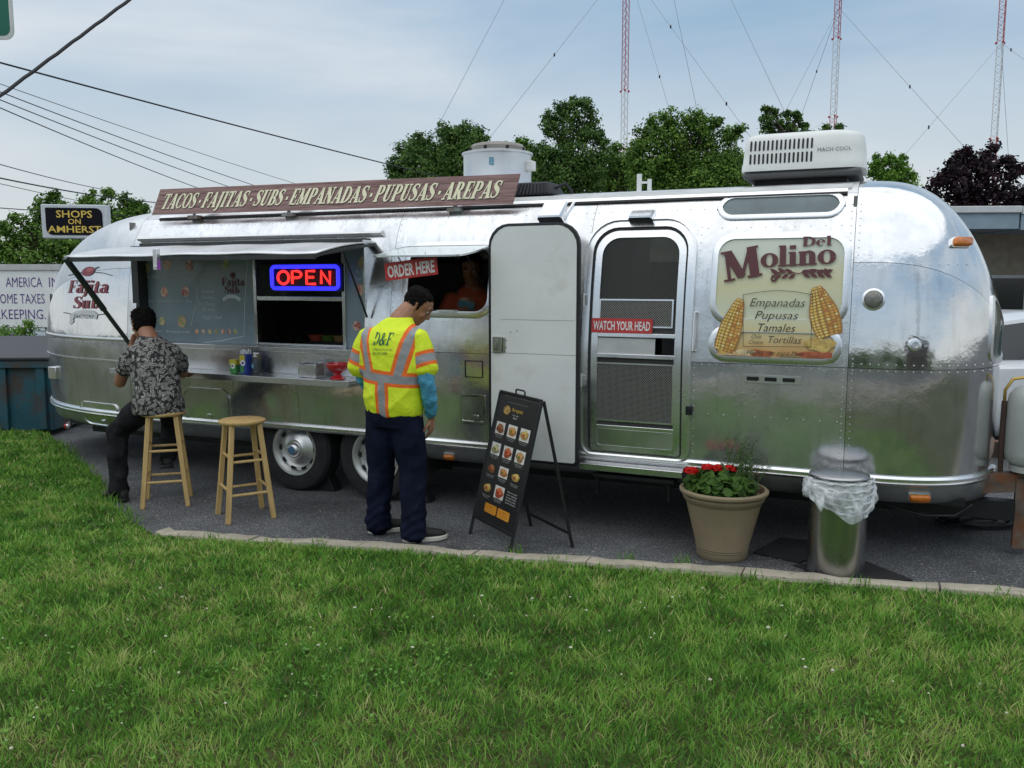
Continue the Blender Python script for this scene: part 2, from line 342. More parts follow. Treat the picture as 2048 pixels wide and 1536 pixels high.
def fuse(mb, name, mat_, parent, voxel=.011, smooth=6, disp=None):
    me = bpy.data.meshes.new(name); me.from_pydata(mb.v, [], mb.f); me.update()
    o = bpy.data.objects.new(name, me); COL.objects.link(o)
    r = o.modifiers.new('r', 'REMESH'); r.mode = 'VOXEL'; r.voxel_size = voxel
    s = o.modifiers.new('s', 'SMOOTH'); s.factor = .5; s.iterations = smooth
    m2 = evaluated(o); bpy.data.objects.remove(o)
    if disp is not None:
        k = len(m2.vertices); co = np.zeros(k*3); no = np.zeros(k*3); m2.vertices.foreach_get('co', co); m2.vertices.foreach_get('normal', no)
        co = co.reshape(-1, 3); no = no.reshape(-1, 3); co += no*disp(co)[:, None]; m2.vertices.foreach_set('co', co.ravel()); m2.update()
    m2.materials.clear(); m2.name = name
    return mesh_obj(name, m2, mat_, parent, True, 180)
def folds(co, amp, fx, seed=0):
    """cloth folds: a few interfering waves"""
    x, y, z = co[:, 0], co[:, 1], co[:, 2]
    rg = lambda t: 1-2*np.abs(np.sin(t))**.8
    a = rg(z*fx*.5+1.6*np.sin(x*fx*.35+seed)+1.4*np.sin(y*fx*.4+seed*2)+.6*np.sin(x*fx*1.1+z*fx*.4))
    b = rg(x*fx*.55+1.5*np.sin(z*fx*.3+seed*3)+y*fx*.5+.5*np.sin(z*fx*.9+seed))
    m_ = .5+.5*np.sin(z*fx*.21+seed*1.7+1.3*np.sin(x*fx*.17+y*fx*.23)); c = np.sin((x+z)*fx*1.9+seed)*np.sin((y-z)*fx*1.6)
    return amp*(a*m_*.9+b*(1-m_)*.8+c*.18)
# ================================================================== the setting: ground
def TL(s, off, z=0.0):
    p = TW0 + TU*s + TN*off; return Vector((p[0], p[1], z))
def asphalt_mat():
    m = M('asphalt', (.170, .172, .176), .92, var=.35, scale=1.1, bump=.9, bscale=130, spec=.2)
    n = m.node_tree; b = n.nodes['Principled BSDF']; lk = n.links.new; src = b.inputs['Base Color'].links[0].from_socket
    t = n.nodes.new('ShaderNodeTexCoord'); v = n.nodes.new('ShaderNodeTexVoronoi'); v.inputs['Scale'].default_value = 70; lk(t.outputs['Object'], v.inputs['Vector'])
    q = n.nodes.new('ShaderNodeMapRange'); q.inputs[1].default_value = .0; q.inputs[2].default_value = .45; q.inputs[3].default_value = 2.1; q.inputs[4].default_value = .6; lk(v.outputs['Distance'], q.inputs[0])
    x = n.nodes.new('ShaderNodeMix'); x.data_type = 'RGBA'; x.blend_type = 'MULTIPLY'; x.inputs[0].default_value = 1; lk(src, x.inputs[6])
    c = n.nodes.new('ShaderNodeCombineColor'); [lk(q.outputs[0], c.inputs[i]) for i in range(3)]; lk(c.outputs[0], x.inputs[7])
    # pale grit
    v2 = n.nodes.new('ShaderNodeTexVoronoi'); v2.inputs['Scale'].default_value = 24; v2.feature = 'F1'; lk(t.outputs['Object'], v2.inputs['Vector'])
    g = n.nodes.new('ShaderNodeMath'); g.operation = 'LESS_THAN'; g.inputs[1].default_value = .13; lk(v2.outputs['Distance'], g.inputs[0])
    g2 = n.nodes.new('ShaderNodeMath'); g2.operation = 'MULTIPLY'; g2.inputs[1].default_value = .75; lk(g.outputs[0], g2.inputs[0])
    y = n.nodes.new('ShaderNodeMix'); y.data_type = 'RGBA'; lk(g2.outputs[0], y.inputs[0]); lk(x.outputs[2], y.inputs[6]); y.inputs[7].default_value = (.26, .255, .24, 1)
    # a few old oil stains
    w_ = n.nodes.new('ShaderNodeTexNoise'); w_.inputs['Scale'].default_value = 1.7; w_.inputs['Detail'].default_value = 3; lk(t.outputs['Object'], w_.inputs['Vector'])
    r = n.nodes.new('ShaderNodeMapRange'); r.inputs[1].default_value = .62; r.inputs[2].default_value = .72; r.inputs[4].default_value = .55; lk(w_.outputs['Fac'], r.inputs[0])
    z = n.nodes.new('ShaderNodeMix'); z.data_type = 'RGBA'; lk(r.outputs[0], z.inputs[0]); lk(y.outputs[2], z.inputs[6]); z.inputs[7].default_value = (.03, .03, .032, 1)
    lk(z.outputs[2], b.inputs['Base Color']); return m
ASPH = asphalt_mat()
gx = np.concatenate([[-900, -200, -60], np.arange(-30, -2, 1.0), [0, 60, 900]]); gy = np.concatenate([[-900, -100, 0, 5], np.arange(8, 32, 1.0), [60, 200, 900]])
def dip(x, y):            # the lot falls away behind the dumpster
    a_ = min(1, max(0, (y-11.5)/5)); b_ = min(1, max(0, (-5.5-x)/3)); c_ = min(1, max(0, (x+60)/30)); d_ = min(1, max(0, (60-y)/28)); return -.75*a_*a_*(3-2*a_)*b_*b_*(3-2*b_)*c_*d_
gm = MB(); gm.v = [(float(x), float(y), dip(x, y)) for x in gx for y in gy]; gn = len(gy)
gm.f = [(i*gn+j, (i+1)*gn+j, (i+1)*gn+j+1, i*gn+j+1) for i in range(len(gx)-1) for j in range(gn-1)]
structure(gm.build('asphalt_ground', ASPH))

# lawn between the kerb and the footpath behind the camera
BS = np.array([(-16, -7.5), (-8, -3.4), (-6, -2.2), (-3.96, -.89), (-2.9, -.28), (-1.9, .29), (-1.2, .8), (-.63, 1.12), (-.02, 1.40), (1.29, 1.10), (2.78, .80), (5.17, .34), (9, -.4), (16, -1.8)])
def lawn_edge(s): return np.interp(s, BS[:, 0], BS[:, 1])
OUTER = 6.1
def lawn_z(s, off):
    e_ = off - lawn_edge(s)
    return .035 + .03*np.clip(e_/.6, 0, 1) + .018*np.sin(s*1.3+off*.9)*np.clip(e_, 0, 1) + .012*np.sin(s*3.1-off*2.3)*np.clip(e_, 0, 1)
SS = np.concatenate([np.arange(-16, -4.5, .5), np.arange(-4.5, 7, .12), np.arange(7, 16.1, .5)])
mb = MB(); K = 46
for s_ in SS:
    e_ = lawn_edge(s_)
    for k in range(K):
        o_ = e_ + (OUTER-e_)*(k/(K-1))**1.2
        mb.v.append(tuple(TL(s_, o_, float(lawn_z(s_, o_)) if k else .004)))
mb.f = [(i*K+k, i*K+k+1, (i+1)*K+k+1, (i+1)*K+k) for i in range(len(SS)-1) for k in range(K-1)]
SOIL = M('lawn_soil', (.060, .070, .024), .95, var=.45, scale=9, bump=1, bscale=50, spec=.1, var2=(.075, .06, .03), v2scale=2.2, v2amt=.42)
structure(mb.build('lawn', SOIL))

# concrete footpath, road and far verge behind the photographer (they show in the aluminium)
PATH = M('footpath_concrete', (.42, .38, .31), .9, var=.12, scale=3, bump=.3, bscale=90)
fp = structure(MB().b2((-40, -OUTER-1.5, .0), (40, -OUTER-.0, .06)).build('footpath', PATH)); fp.location = TL(0, 0); fp.rotation_euler.z = TYAW
rd = structure(MB().b2((-120, -OUTER-12, .004), (120, -OUTER-2.2, .012)).build('road', M('road_asphalt', (.06, .062, .068), .9, var=.2, scale=2))); rd.location = TL(0, 0); rd.rotation_euler.z = TYAW
vg = structure(MB().b2((-150, -90, .0), (150, -OUTER-12.3, .1)).build('far_verge', M('verge_grass', (.045, .085, .02), .95, var=.4, scale=1.5))); vg.location = TL(0, 0); vg.rotation_euler.z = TYAW

# ---- kerb: separate concrete stones along the straight edge
CONC = M('kerb_concrete', (.44, .39, .30), .92, var=.22, scale=7, bump=.7, bscale=55, var2=(.17, .155, .125), v2scale=5, v2amt=.36)
kr = structure(bpy.data.objects.new('kerb', None)); COL.objects.link(kr)
ks = [-.12, .62, 1.34, 2.10, 2.80, 3.7, 4.75, 5.9, 7.2, 8.6, 10]
for a, b in zip(ks[:-1], ks[1:]):
    a_, b_ = a+.006, b-.006; v = []; N_ = 9
    for i in range(N_):
        s_ = a_+(b_-a_)*i/(N_-1); e_ = float(lawn_edge(s_)) + .012*math.sin(s_*3.3) + random.uniform(-.009, .009); wd = .125 + .012*math.sin(s_*5+1)
        h_ = .048 + random.uniform(-.009, .005)
        v += [TL(s_, e_-wd, -.02), TL(s_, e_-wd+.004, h_-.014), TL(s_, e_-wd+.022, h_), TL(s_, e_+.012, h_+.002), TL(s_, e_+.03, -.02)]
    f = [(i*5+k, i*5+k+1, (i+1)*5+k+1, (i+1)*5+k) for i in range(N_-1) for k in range(4)]+[(4, 3, 2, 1, 0), tuple((N_-1)*5+k for k in range(5))]
    MB().add(v, f).build('kerb_stone', CONC, kr, ang=50)

# ---- grass blades
def grass_mat():
    m = bpy.data.materials.new('grass_blades'); m.use_nodes = True; n = m.node_tree; b = n.nodes['Principled BSDF']; lk = n.links.new
    a = n.nodes.new('ShaderNodeAttribute'); a.attribute_name = 'tint'
    r = n.nodes.new('ShaderNodeValToRGB'); el = r.color_ramp.elements
    el[0].position = 0; el[0].color = (.050, .135, .020, 1); el[1].position = 1; el[1].color = (.62, .52, .27, 1)
    for p_, c_ in ((.25, (.098, .250, .032, 1)), (.5, (.166, .37, .046, 1)), (.75, (.30, .49, .086, 1)), (.90, (.47, .49, .18, 1))):
        q = el.new(p_); q.color = c_
    lk(a.outputs['Fac'], r.inputs[0]); lk(r.outputs[0], b.inputs['Base Color']); b.inputs['Roughness'].default_value = .62; b.inputs['Specular IOR Level'].default_value = .25
    tr = n.nodes.new('ShaderNodeBsdfTranslucent'); lk(r.outputs[0], tr.inputs[0]); mx_ = n.nodes.new('ShaderNodeMixShader'); mx_.inputs[0].default_value = .28
    lk(b.outputs[0], mx_.inputs[1]); lk(tr.outputs[0], mx_.inputs[2]); lk(mx_.outputs[0], n.nodes['Material Output'].inputs[0]); return m
GRASS = grass_mat()
def blades(name, P, length, width, tint, lean_amt, mat_=GRASS, bend=None):
    """P: (n,3) roots; every blade is a bent quad plus a tip"""
    n = len(P); az = RNG.uniform(0, 2*np.pi, n); bend = RNG.uniform(0, 2*np.pi, n) if bend is None else bend
    side = np.stack([np.cos(az), np.sin(az), np.zeros(n)], 1)*(width/2)[:, None]
    lean = np.stack([np.cos(bend), np.sin(bend), np.zeros(n)], 1)*(length*lean_amt)[:, None]
    up = np.zeros((n, 3)); up[:, 2] = length*np.sqrt(np.clip(1-lean_amt**2*.8, .05, 1))
    mid = P + lean*.38 + up*.58; tip = P + lean + up
    V = np.stack([P-side, P+side, mid+side*.8, mid-side*.8, tip], 1).reshape(-1, 3)
    me = bpy.data.meshes.new(name); me.vertices.add(n*5); me.vertices.foreach_set('co', V.ravel())
    base = (np.arange(n)*5)[:, None]; loops = np.concatenate([base+[0, 1, 2, 3], base+[3, 2, 4]], 1).ravel()
    me.loops.add(n*7); me.loops.foreach_set('vertex_index', loops)
    me.polygons.add(n*2); st = np.stack([np.arange(n)*7, np.arange(n)*7+4], 1).ravel(); me.polygons.foreach_set('loop_start', st); me.update(calc_edges=True)
    at_ = me.attributes.new('tint', 'FLOAT', 'POINT'); at_.data.foreach_set('value', np.repeat(tint, 5)); me.materials.append(mat_)
    o = bpy.data.objects.new(name, me); COL.objects.link(o); return o
def vnoise(x, y, sc, seed):
    r = np.random.default_rng(seed); t = r.random((64, 64)); x = x*sc+13.3; y = y*sc+7.7; i, j = np.floor(x).astype(int), np.floor(y).astype(int); u, v = x-i, y-j; u = u*u*(3-2*u); v = v*v*(3-2*v)
    g = lambda a, b: t[a % 64, b % 64]
    return (g(i, j)*(1-u)+g(i+1, j)*u)*(1-v)+(g(i, j+1)*(1-u)+g(i+1, j+1)*u)*v
def scatter(n):
    s_ = RNG.uniform(-7, 7.5, n); o_ = RNG.uniform(-3.2, 4.6, n)
    k = o_ > lawn_edge(s_) + .03 + .03*vnoise(s_, o_, 6, 3); s_, o_ = s_[k], o_[k]
    x = TW0[0]+TU[0]*s_+TN[0]*o_; y = TW0[1]+TU[1]*s_+TN[1]*o_
    k = (y > 1.9) & (np.abs(x) < y*.68+.9); s_, o_, x, y = s_[k], o_[k], x[k], y[k]
    k = RNG.random(len(y)) < np.clip((3.6/y)**1.1, 0, 1); return s_[k], o_[k], x[k], y[k]
s_, o_, x, y = scatter(1050000)
z = lawn_z(s_, o_)-.004; pa = vnoise(x, y, 1.1, 11)*.5+vnoise(x, y, 3.7, 12)*.3+vnoise(x, y, 9, 15)*.2
ln = (.023+.022*pa+RNG.exponential(.011, len(x))); ln = np.clip(ln, .016, .10)*np.clip(1.0-.25*(o_-lawn_edge(s_) < .15), .4, 1)
tint = np.clip(.46+.16*(vnoise(x, y, .9, 5)-.5)+.55*(vnoise(x, y, 5.5, 6)-.5)+.5*(vnoise(x, y, 16, 8)-.5)+RNG.normal(0, .17, len(x)), 0.02, .86); dry = RNG.random(len(x)) < .03+.16*np.clip(vnoise(x, y, 2.6, 31)*vnoise(x, y, 7, 32)*2.2-.55, 0, 1); tint[dry] = RNG.uniform(.88, 1, dry.sum())
g_ = blades('grass', np.stack([x, y, z], 1), ln, .0043*np.clip(y/3.2, .9, 2.2)*RNG.uniform(.7, 1.35, len(x)), tint, np.clip(RNG.normal(.66, .22, len(x)), .1, 1.0), bend=(vnoise(x, y, 3.2, 41)+.6*vnoise(x, y, 11, 42))*12+RNG.normal(0, 1.25, len(x)))
tag(g_, 'mown green lawn grass with straw coloured blades in the foreground', 'grass', kind='stuff')
# taller weedy tufts along the edges
def tuft(cx, cy, n, h, spread, z0=.01):
    return np.stack([cx+RNG.normal(0, spread, n), cy+RNG.normal(0, spread, n), np.full(n, z0)], 1), RNG.uniform(h*.45, h, n)
PP, LL = [], []
for s_ in np.arange(-3.6, -.4, .085):
    e_ = float(lawn_edge(s_)); q = TL(s_, e_+RNG.uniform(-.02, .12)); a_, b_ = tuft(q.x, q.y, 16, .13, .035); PP.append(a_); LL.append(b_)
for s_, do in ((.35, .02), (1.05, -.02), (2.3, -.15), (3.0, -.17), (3.33, -.16), (4.35, .02), (5.05, .0), (2.62, .03), (3.75, .04), (.8, .06), (1.7, .05)):
    q = TL(s_, float(lawn_edge(s_))+do); a_, b_ = tuft(q.x, q.y, 26, .10, .03); PP.append(a_); LL.append(b_)
PP = np.concatenate(PP); LL = np.concatenate(LL)
wg = blades('weeds', PP, LL, np.full(len(LL), .007), np.clip(RNG.normal(.42, .2, len(LL)), 0, 1), np.clip(RNG.normal(.45, .2, len(LL)), .05, .95))
tag(wg, 'ragged weeds and long grass along the edge of the lawn and kerb', 'weeds', kind='stuff')
# clover and broad-leaved weeds growing in patches between the blades
s_, o_, x, y = scatter(60000); kk = (vnoise(x, y, 2.1, 51)*.6+vnoise(x, y, 6, 52)*.4) > .60; x, y, zz_ = x[kk], y[kk], lawn_z(s_, o_)[kk]; n_ = len(x)
LEAVES_LATER = (np.stack([x, y, zz_+RNG.uniform(.012, .04, n_)], 1), RNG.normal(0, .45, (n_, 3))+np.array([0, 0, 1]), RNG.uniform(.005, .011, n_), RNG.random(n_))
# white clover heads
s_, o_, x, y = scatter(1500)
mb = MB(); kk = vnoise(x, y, .8, 21) > .55
for a, b, c, d in zip(x[kk], y[kk], lawn_z(s_, o_)[kk], RNG.uniform(.0035, .0085, kk.sum())): mb.ball((a, b, c+RNG.uniform(.02, .045)), (d*RNG.uniform(.7, 1.3), d, d*RNG.uniform(.5, .9)), 6, 4)
tag(mb.build('clover_flowers', M('clover_white', (.58, .56, .42), .8, var=.15, scale=30)), 'small white clover heads dotted through the lawn', 'clover', kind='stuff')
# ================================================================== the trailer
TR = thing('food_trailer', 'polished riveted aluminium travel trailer converted to a food stand with open serving hatch', 'food trailer', TL(0, 0), TYAW)
_c = [(.30, .35), (.14, .375), (.075, .43), (.035, .50), (.026, .54), (.010, .8), (.002, 1.02), (0, 1.22), (.014, 1.40), (.050, 1.70), (.108, 1.98), (.165, 2.14), (.255, 2.275), (.37, 2.345), (.56, 2.39), (.82, 2.415), (1.22, 2.425)]
_p = np.array([p[:2] for p in _cr([(a, b, 0) for a, b in _c], 14)])
_d = np.concatenate([[0], np.cumsum(np.hypot(*np.diff(_p, axis=0).T))]); SECL = _d[-1]
def sec(t): return np.interp(t, _d, _p[:, 0]), np.interp(t, _d, _p[:, 1])
def t_of_z(z): return float(np.interp(z, _p[:, 1], _d))
def yin(z): return np.interp(z, _p[:, 1], _p[:, 0])
CAPS = {1: dict(s0=4.2, L=.905, p=.66, pz=1.7, zc=1.42), -1: dict(s0=-1.80, L=2.02, p=.95, pz=1.46, zc=1.14)}
def capf(s):
    for sg, c in CAPS.items():
        k = (s-c['s0'])*sg
        if k > 0:
            f = math.asin(min(1, (k/c['L']))**(1/c['p'])); return c, math.cos(f)**c['p'], math.cos(f)**c['pz']
    return None, 1., 1.
def SP(s, t):
    """shell point from station s and section length t"""
    y, z = sec(t); c, cs, cz = capf(s)
    if c is not None:
        y = 1.22+(y-1.22)*cs
        if z > c['zc']: z = c['zc']+(z-c['zc'])*cz
    return np.array([s, y, z])
def surf_y(s, z):
    c, cs, cz = capf(s)
    if c is None: return float(yin(z))
    if z > c['zc']: z = c['zc']+(z-c['zc'])/max(cz, .02)
    return float(1.22+(yin(min(z, 2.425))-1.22)*cs)
def SH(s, z, d=0.):
    """point d outside the shell at (s, z) on the near side"""
    y = surf_y(s, z); e_ = .01
    ns = (surf_y(s+e_, z)-surf_y(s-e_, z))/(2*e_); nz_ = (surf_y(s, z+e_)-surf_y(s, z-e_))/(2*e_)
    n = np.array([ns, -1., nz_]); n /= np.linalg.norm(n); return (s+n[0]*d, y+n[1]*d, z+n[2]*d)
def shp(px, py, d=0.):
    """photograph pixel to (s, z) on the shell"""
    o = 0.
    for _ in range(12):
        s, z = wl(px, py, o); o = -surf_y(s, min(z, 2.4))+d
    return s, z
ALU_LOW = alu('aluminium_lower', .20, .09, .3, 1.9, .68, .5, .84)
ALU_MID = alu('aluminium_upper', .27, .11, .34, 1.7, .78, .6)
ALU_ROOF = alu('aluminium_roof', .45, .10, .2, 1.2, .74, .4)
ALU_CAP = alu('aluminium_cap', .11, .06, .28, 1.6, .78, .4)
ALU_TRIM = alu('aluminium_trim', .30, .08, .05, 3, .82, .2)
STEEL = alu('stainless_steel', .26, .08, .08, 2.2, .66, .25)
DARKM = M('dark_metal', (.03, .03, .032), .45, .6, var=.3)
BLACK = M('black_rubber', (.012, .012, .013), .6, var=.3, bump=.2)
WHITE = M('white_paint', (.78, .79, .77), .5, var=.06, scale=3, bump=.1, bscale=8)
GLASS_D = M('tinted_glass', (.15, .185, .19), .3, 0, var=.25, scale=4, spec=.35)
INNER = M('interior_lining', (.20, .20, .19), .7, var=.1)
HOLES = []      # (s0, s1, z0, z1, corner radius)
HOLES.append((-1.70, .70, 1.215, 2.03, .02)); HOLES.append((1.07, 1.75, 1.52, 1.99, .10)); HOLES.append((2.535, 3.18, .57, 2.10, .14))
def in_hole(s, z):
    for a, b, c, d, r in HOLES:
        if a < s < b and c < z < d:
            dx = max(a+r-s, s-(b-r), 0); dz = max(c+r-z, z-(d-r), 0)
            if math.hypot(dx, dz) < r+1e-6: return True
    return False
def panel(name, s_list, t_list, mat_, far=False, d=0.):
    mb = MB(); n = len(t_list)
    for s in s_list:
        for t in t_list:
            p = SP(s, t)
            mb.v.append((p[0], p[1] if not far else 2.44-p[1], p[2]))
    for i in range(len(s_list)-1):
        for j in range(n-1):
            s = (s_list[i]+s_list[i+1])/2; z = float(sec((t_list[j]+t_list[j+1])/2)[1])
            if not far and in_hole(s, z): continue
            if far and (2.2 < s < 2.8 and 1.93 < z < 2.19): continue
            f = (i*n+j, (i+1)*n+j, (i+1)*n+j+1, i*n+j+1); mb.f.append(f[::-1] if far else f)
    return mb.build(name, mat_, TR, ang=60)
def edges(a, b, st, marks=()):
    m_ = sorted({a, b, *[k for k in marks if a < k < b]}); o = []
    for i in range(len(m_)-1):
        k = max(1, round((m_[i+1]-m_[i])/st)); o += list(np.linspace(m_[i], m_[i+1], k+1)[:-1])
    return o+[b]
def caplist(sg, n=34):
    c = CAPS[sg]; f = (np.linspace(0, 1, n)**1.35)*math.pi/2; return [c['s0']+sg*c['L']*math.sin(a)**c['p'] for a in f]
smarks = [h[0] for h in HOLES]+[h[1] for h in HOLES]; zm = [h[2] for h in HOLES]+[h[3] for h in HOLES]; tm = [t_of_z(z) for z in zm]
tB, tA = t_of_z(1.22), t_of_z(2.295); tR = t_of_z(.53)
g_ = .0015
S_MID = edges(-1.80, 4.2, .022, smarks)
tl_low = edges(tR, tB-g_, .022, tm); tl_mid = edges(tB+g_, tA-g_, .022, tm); tl_roof = edges(tA+g_, SECL, .06)
q = [k for k in S_MID]
cuts = [-1.80, .93, 2.5, 4.2]
for a, b in zip(cuts[:-1], cuts[1:]):
    sub = sorted({a+g_, b-g_, *[k for k in S_MID if a+.012 < k < b-.012]})
    panel('side_panel', sub, tl_mid, ALU_MID)
for a, b in zip([-1.80, -.62, .05, .93, 2.5], [-.62, .05, .93, 2.5, 4.2]):
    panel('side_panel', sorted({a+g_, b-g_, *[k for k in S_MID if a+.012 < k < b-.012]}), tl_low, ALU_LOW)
panel('roof_panel', edges(-1.80+g_, 4.2-g_, .12), tl_roof, ALU_ROOF)
for sg in (1, -1):
    cl = caplist(sg); cl[0] += sg*g_
    order = cl if sg > 0 else cl[::-1]
    t1 = t_of_z(1.86)
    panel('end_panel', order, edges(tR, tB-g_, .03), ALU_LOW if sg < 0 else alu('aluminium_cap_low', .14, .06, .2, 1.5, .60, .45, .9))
    panel('end_panel', order, edges(tB+g_, t1-g_, .03), ALU_CAP)
    panel('end_panel', order, edges(t1+g_, SECL, .035), ALU_CAP if sg > 0 else ALU_ROOF)
    panel('end_panel', order, edges(tR, SECL, .05), ALU_MID, far=True)
panel('side_panel', edges(-1.80, 4.2, .05), edges(tR, SECL, .05), ALU_MID, far=True)
# belly pan under the rub rail: grey metal skirt that tucks under
allS = caplist(-1)[::-1]+edges(-1.80, 4.2, .2)[1:-1]+caplist(1)
WHEEL = (-.45, 1.17)       # opening of the wheel well along s
BELLY = M('belly_pan', (.36, .37, .37), .42, .85, var=.3, scale=3, rvar=.1)
for far in (False, True):
    for a, b in ((-9, WHEEL[0]), (WHEEL[1], 9)):
        sl = [s for s in allS if a <= s <= b]
        if a > -9: sl = [a]+sl
        else: sl = sl+[b]
        tl_ = edges(0, tR, .03); mb = MB(); n = len(tl_)
        for s in sl:
            for t in tl_:
                p = SP(s, t); mb.v.append((p[0], p[1] if not far else 2.44-p[1], p[2]))
        for i in range(len(sl)-1):
            for j in range(n-1):
                f = (i*n+j, (i+1)*n+j, (i+1)*n+j+1, i*n+j+1); mb.f.append(f[::-1] if far else f)
        mb.build('belly_pan', BELLY, TR, ang=60)
MB().b2((-2.9, .25, .36), (4.9, 2.19, .40)).build('chassis_floor', DARKM, TR)
for yy_ in (.55, 1.89): MB().b2((-2.9, yy_-.05, .24), (5.2, yy_+.05, .36)).build('chassis_rail', DARKM, TR)

# ---- long strips that follow the shell
def strip(name, pts, prof, mat_, ang=40):
    """pts: list of (s, z) on the shell; prof: closed outline (dz, d) across the strip"""
    mb = MB(); k = len(prof)
    for s, z in pts: mb.v += [SH(s, z+a, b) for a, b in prof]
    n = len(pts)
    mb.f = [(i*k+j, i*k+(j+1) % k, (i+1)*k+(j+1) % k, (i+1)*k+j) for i in range(n-1) for j in range(k)]+[tuple(range(k-1, -1, -1)), tuple((n-1)*k+j for j in range(k))]
    return mb.build(name, mat_, TR, ang=ang)
RUB = [(-.028, -.01), (-.028, .012), (-.014, .022), (-.006, .012), (.006, .012), (.014, .022), (.028, .012), (.028, -.01)]
sl_l = [s for s in caplist(-1)[::-1][6:]]+list(np.linspace(-1.7, WHEEL[0], 8))
strip('rub_rail', [(s, .535) for s in sl_l], RUB, ALU_TRIM)
strip('rub_rail', [(s, .535) for s in list(np.linspace(WHEEL[1]+.02, 4.2, 14))+caplist(1)[1:-5]], RUB, ALU_TRIM)
strip('wheel_arch_trim', [(s, .56) for s in np.linspace(WHEEL[0]+.003, WHEEL[1]+.015, 8)], RUB, ALU_TRIM)
BELT = [(-.017, -.004), (-.014, .006), (0, .010), (.014, .006), (.017, -.004)]
strip('belt_rail', [(s, 1.225) for s in caplist(-1)[::-1][6:]+[-1.74]], BELT, ALU_TRIM)
strip('belt_rail', [(s, 1.03) for s in caplist(-1)[::-1][6:]+[-1.74]], [(-.009, -.004), (-.007, .006), (.007, .006), (.009, -.004)], ALU_TRIM)
DRIP = [(-.012, -.004), (-.012, .016), (.004, .022), (.012, .004), (.012, -.004)]
strip('awning_rail', [(s, 2.306) for s in np.linspace(-1.62, 4.14, 30)], DRIP, ALU_TRIM)
strip('awning_rail_slot', [(s, 2.290) for s in np.linspace(-1.62, 4.14, 30)], [(-.006, -.003), (-.006, .012), (.004, .012), (.004, -.003)], BLACK)
strip('roof_edge_strip', [(s, 2.345) for s in np.linspace(1.75, 4.16, 18)], [(-.02, -.004), (-.018, .008), (.018, .008), (.02, -.004)], M('roof_sealant', (.55, .55, .53), .6, var=.15))
# rain gutter above the serving hatch
strip('rain_gutter', [(s, 2.112) for s in np.linspace(-1.74, .80, 20)], [(-.016, -.004), (-.022, .026), (-.012, .040), (.004, .034), (.022, -.004)], ALU_ROOF)

# ---- rivets (too small to pick apart: one mesh)
mb = MB()
def rivet(s, z, r=.0052):
    if in_hole(s, z): return
    c = SH(s, z, .0008); e1 = np.array(SH(s+.01, z, .0008))-c; e1 /= np.linalg.norm(e1); e2 = np.array(SH(s, z+.01, .0008))-c; e2 /= np.linalg.norm(e2); nn = np.cross(e1, e2)
    vs = [np.array(c)+(e1*math.cos(a)+e2*math.sin(a))*r for a in np.arange(6)*math.pi/3]+[np.array(c)+(e1*math.cos(a)+e2*math.sin(a))*r*.6+nn*.003 for a in np.arange(6)*math.pi/3]
    mb.add(vs, [(i, (i+1) % 6, 6+(i+1) % 6, 6+i) for i in range(6)]+[tuple(range(6, 12))])
def rline(a, b, st):
    n = max(1, int(math.hypot(b[0]-a[0], b[1]-a[1])/st))
    for i in range(n+1): rivet(a[0]+(b[0]-a[0])*i/n, a[1]+(b[1]-a[1])*i/n)
for z in (1.205, 1.245): rline((.75, z), (5.0, z), .048); rline((-2.7, z-.02), (-1.75, z-.02), .06)
for s in (4.175, 4.225, 2.488, .945): rline((s, .6), (s, 2.22), .045)
rline((4.22, 1.845), (4.98, 1.845), .048); rline((-1.6, 2.22), (3.26, 2.22), .09); rline((.95, 1.02), (1.72, 1.02), .07); rline((-1.6, .86), (.9, .86), .1); rline((3.26, .62), (3.26, 2.1), .05); rline((3.26, .88), (4.15, .88), .09); rline((-1.76, .62), (-1.76, 1.18), .05)
rline((.93, .62), (.93, 1.0), .05); rline((.035, .62), (.035, .95), .05); rline((-.635, .62), (-.635, .95), .05); rline((3.3, 2.09), (4.12, 2.09), .09); rline((-2.5, 2.0), (-1.8, 2.05), .05)
rv = mb.build('rivets', ALU_TRIM, TR); rv['kind'] = 'stuff'

# ---- serving hatch: opening, lining, menu boards, counter
HM = M('hatch_frame', (.05, .052, .05), .5, .4, var=.3)
mb = MB(); mb.b2((-1.74, .03, 1.19), (-1.665, .20, 2.05)); mb.build('hatch_jamb', HM, TR)
mb = MB(); mb.b2((.69, .02, 1.19), (.705, .20, 2.06)); mb.build('hatch_jamb', STEEL, TR)
MB().b2((-1.66, .06, 2.035), (.69, .20, 2.075)).build('hatch_head', HM, TR)
MB().b2((-1.72, -.03, 1.175), (.73, .20, 1.215)).build('hatch_sill', STEEL, TR, bevel=.004)
# interior walls
for n_, a, b in (('interior_floor', (-1.9, .2, .56), (4.25, 2.2, .575)), ('interior_back_wall', (-1.88, 2.17, .58), (4.17, 2.19, 1.92)), ('interior_ceiling', (-1.9, .62, 2.28), (4.25, 1.82, 2.295)), ('partition', (-1.92, .2, .58), (-1.9, 2.19, 2.27)), ('partition', (4.18, .2, .58), (4.2, 2.19, 2.27)), ('partition', (1.98, .75, .58), (2.0, 2.16, 2.27))):
    MB().b2(a, b).build(n_, INNER, TR)
MENU = M('menu_film', (.235, .305, .335), .32, 0, var=.28, scale=1.6, spec=.6, coat=.25)
MY = .13                      # depth of the menu boards behind the widest line of the body
def BRD(x, y, d): return (x, MY-d, y)
sM, zM = wl(507, 515, -MY)[0], 0
sN = wl(692, 560, -MY)[0]
mn = MB().prism([(-1.66, 1.216), (sM, 1.216), (sM, 2.034), (-1.66, 2.034)], -.02, 0, BRD).build('menu_board', MENU, TR); mn['label'] = 'wide blue grey menu board left of the serving window'
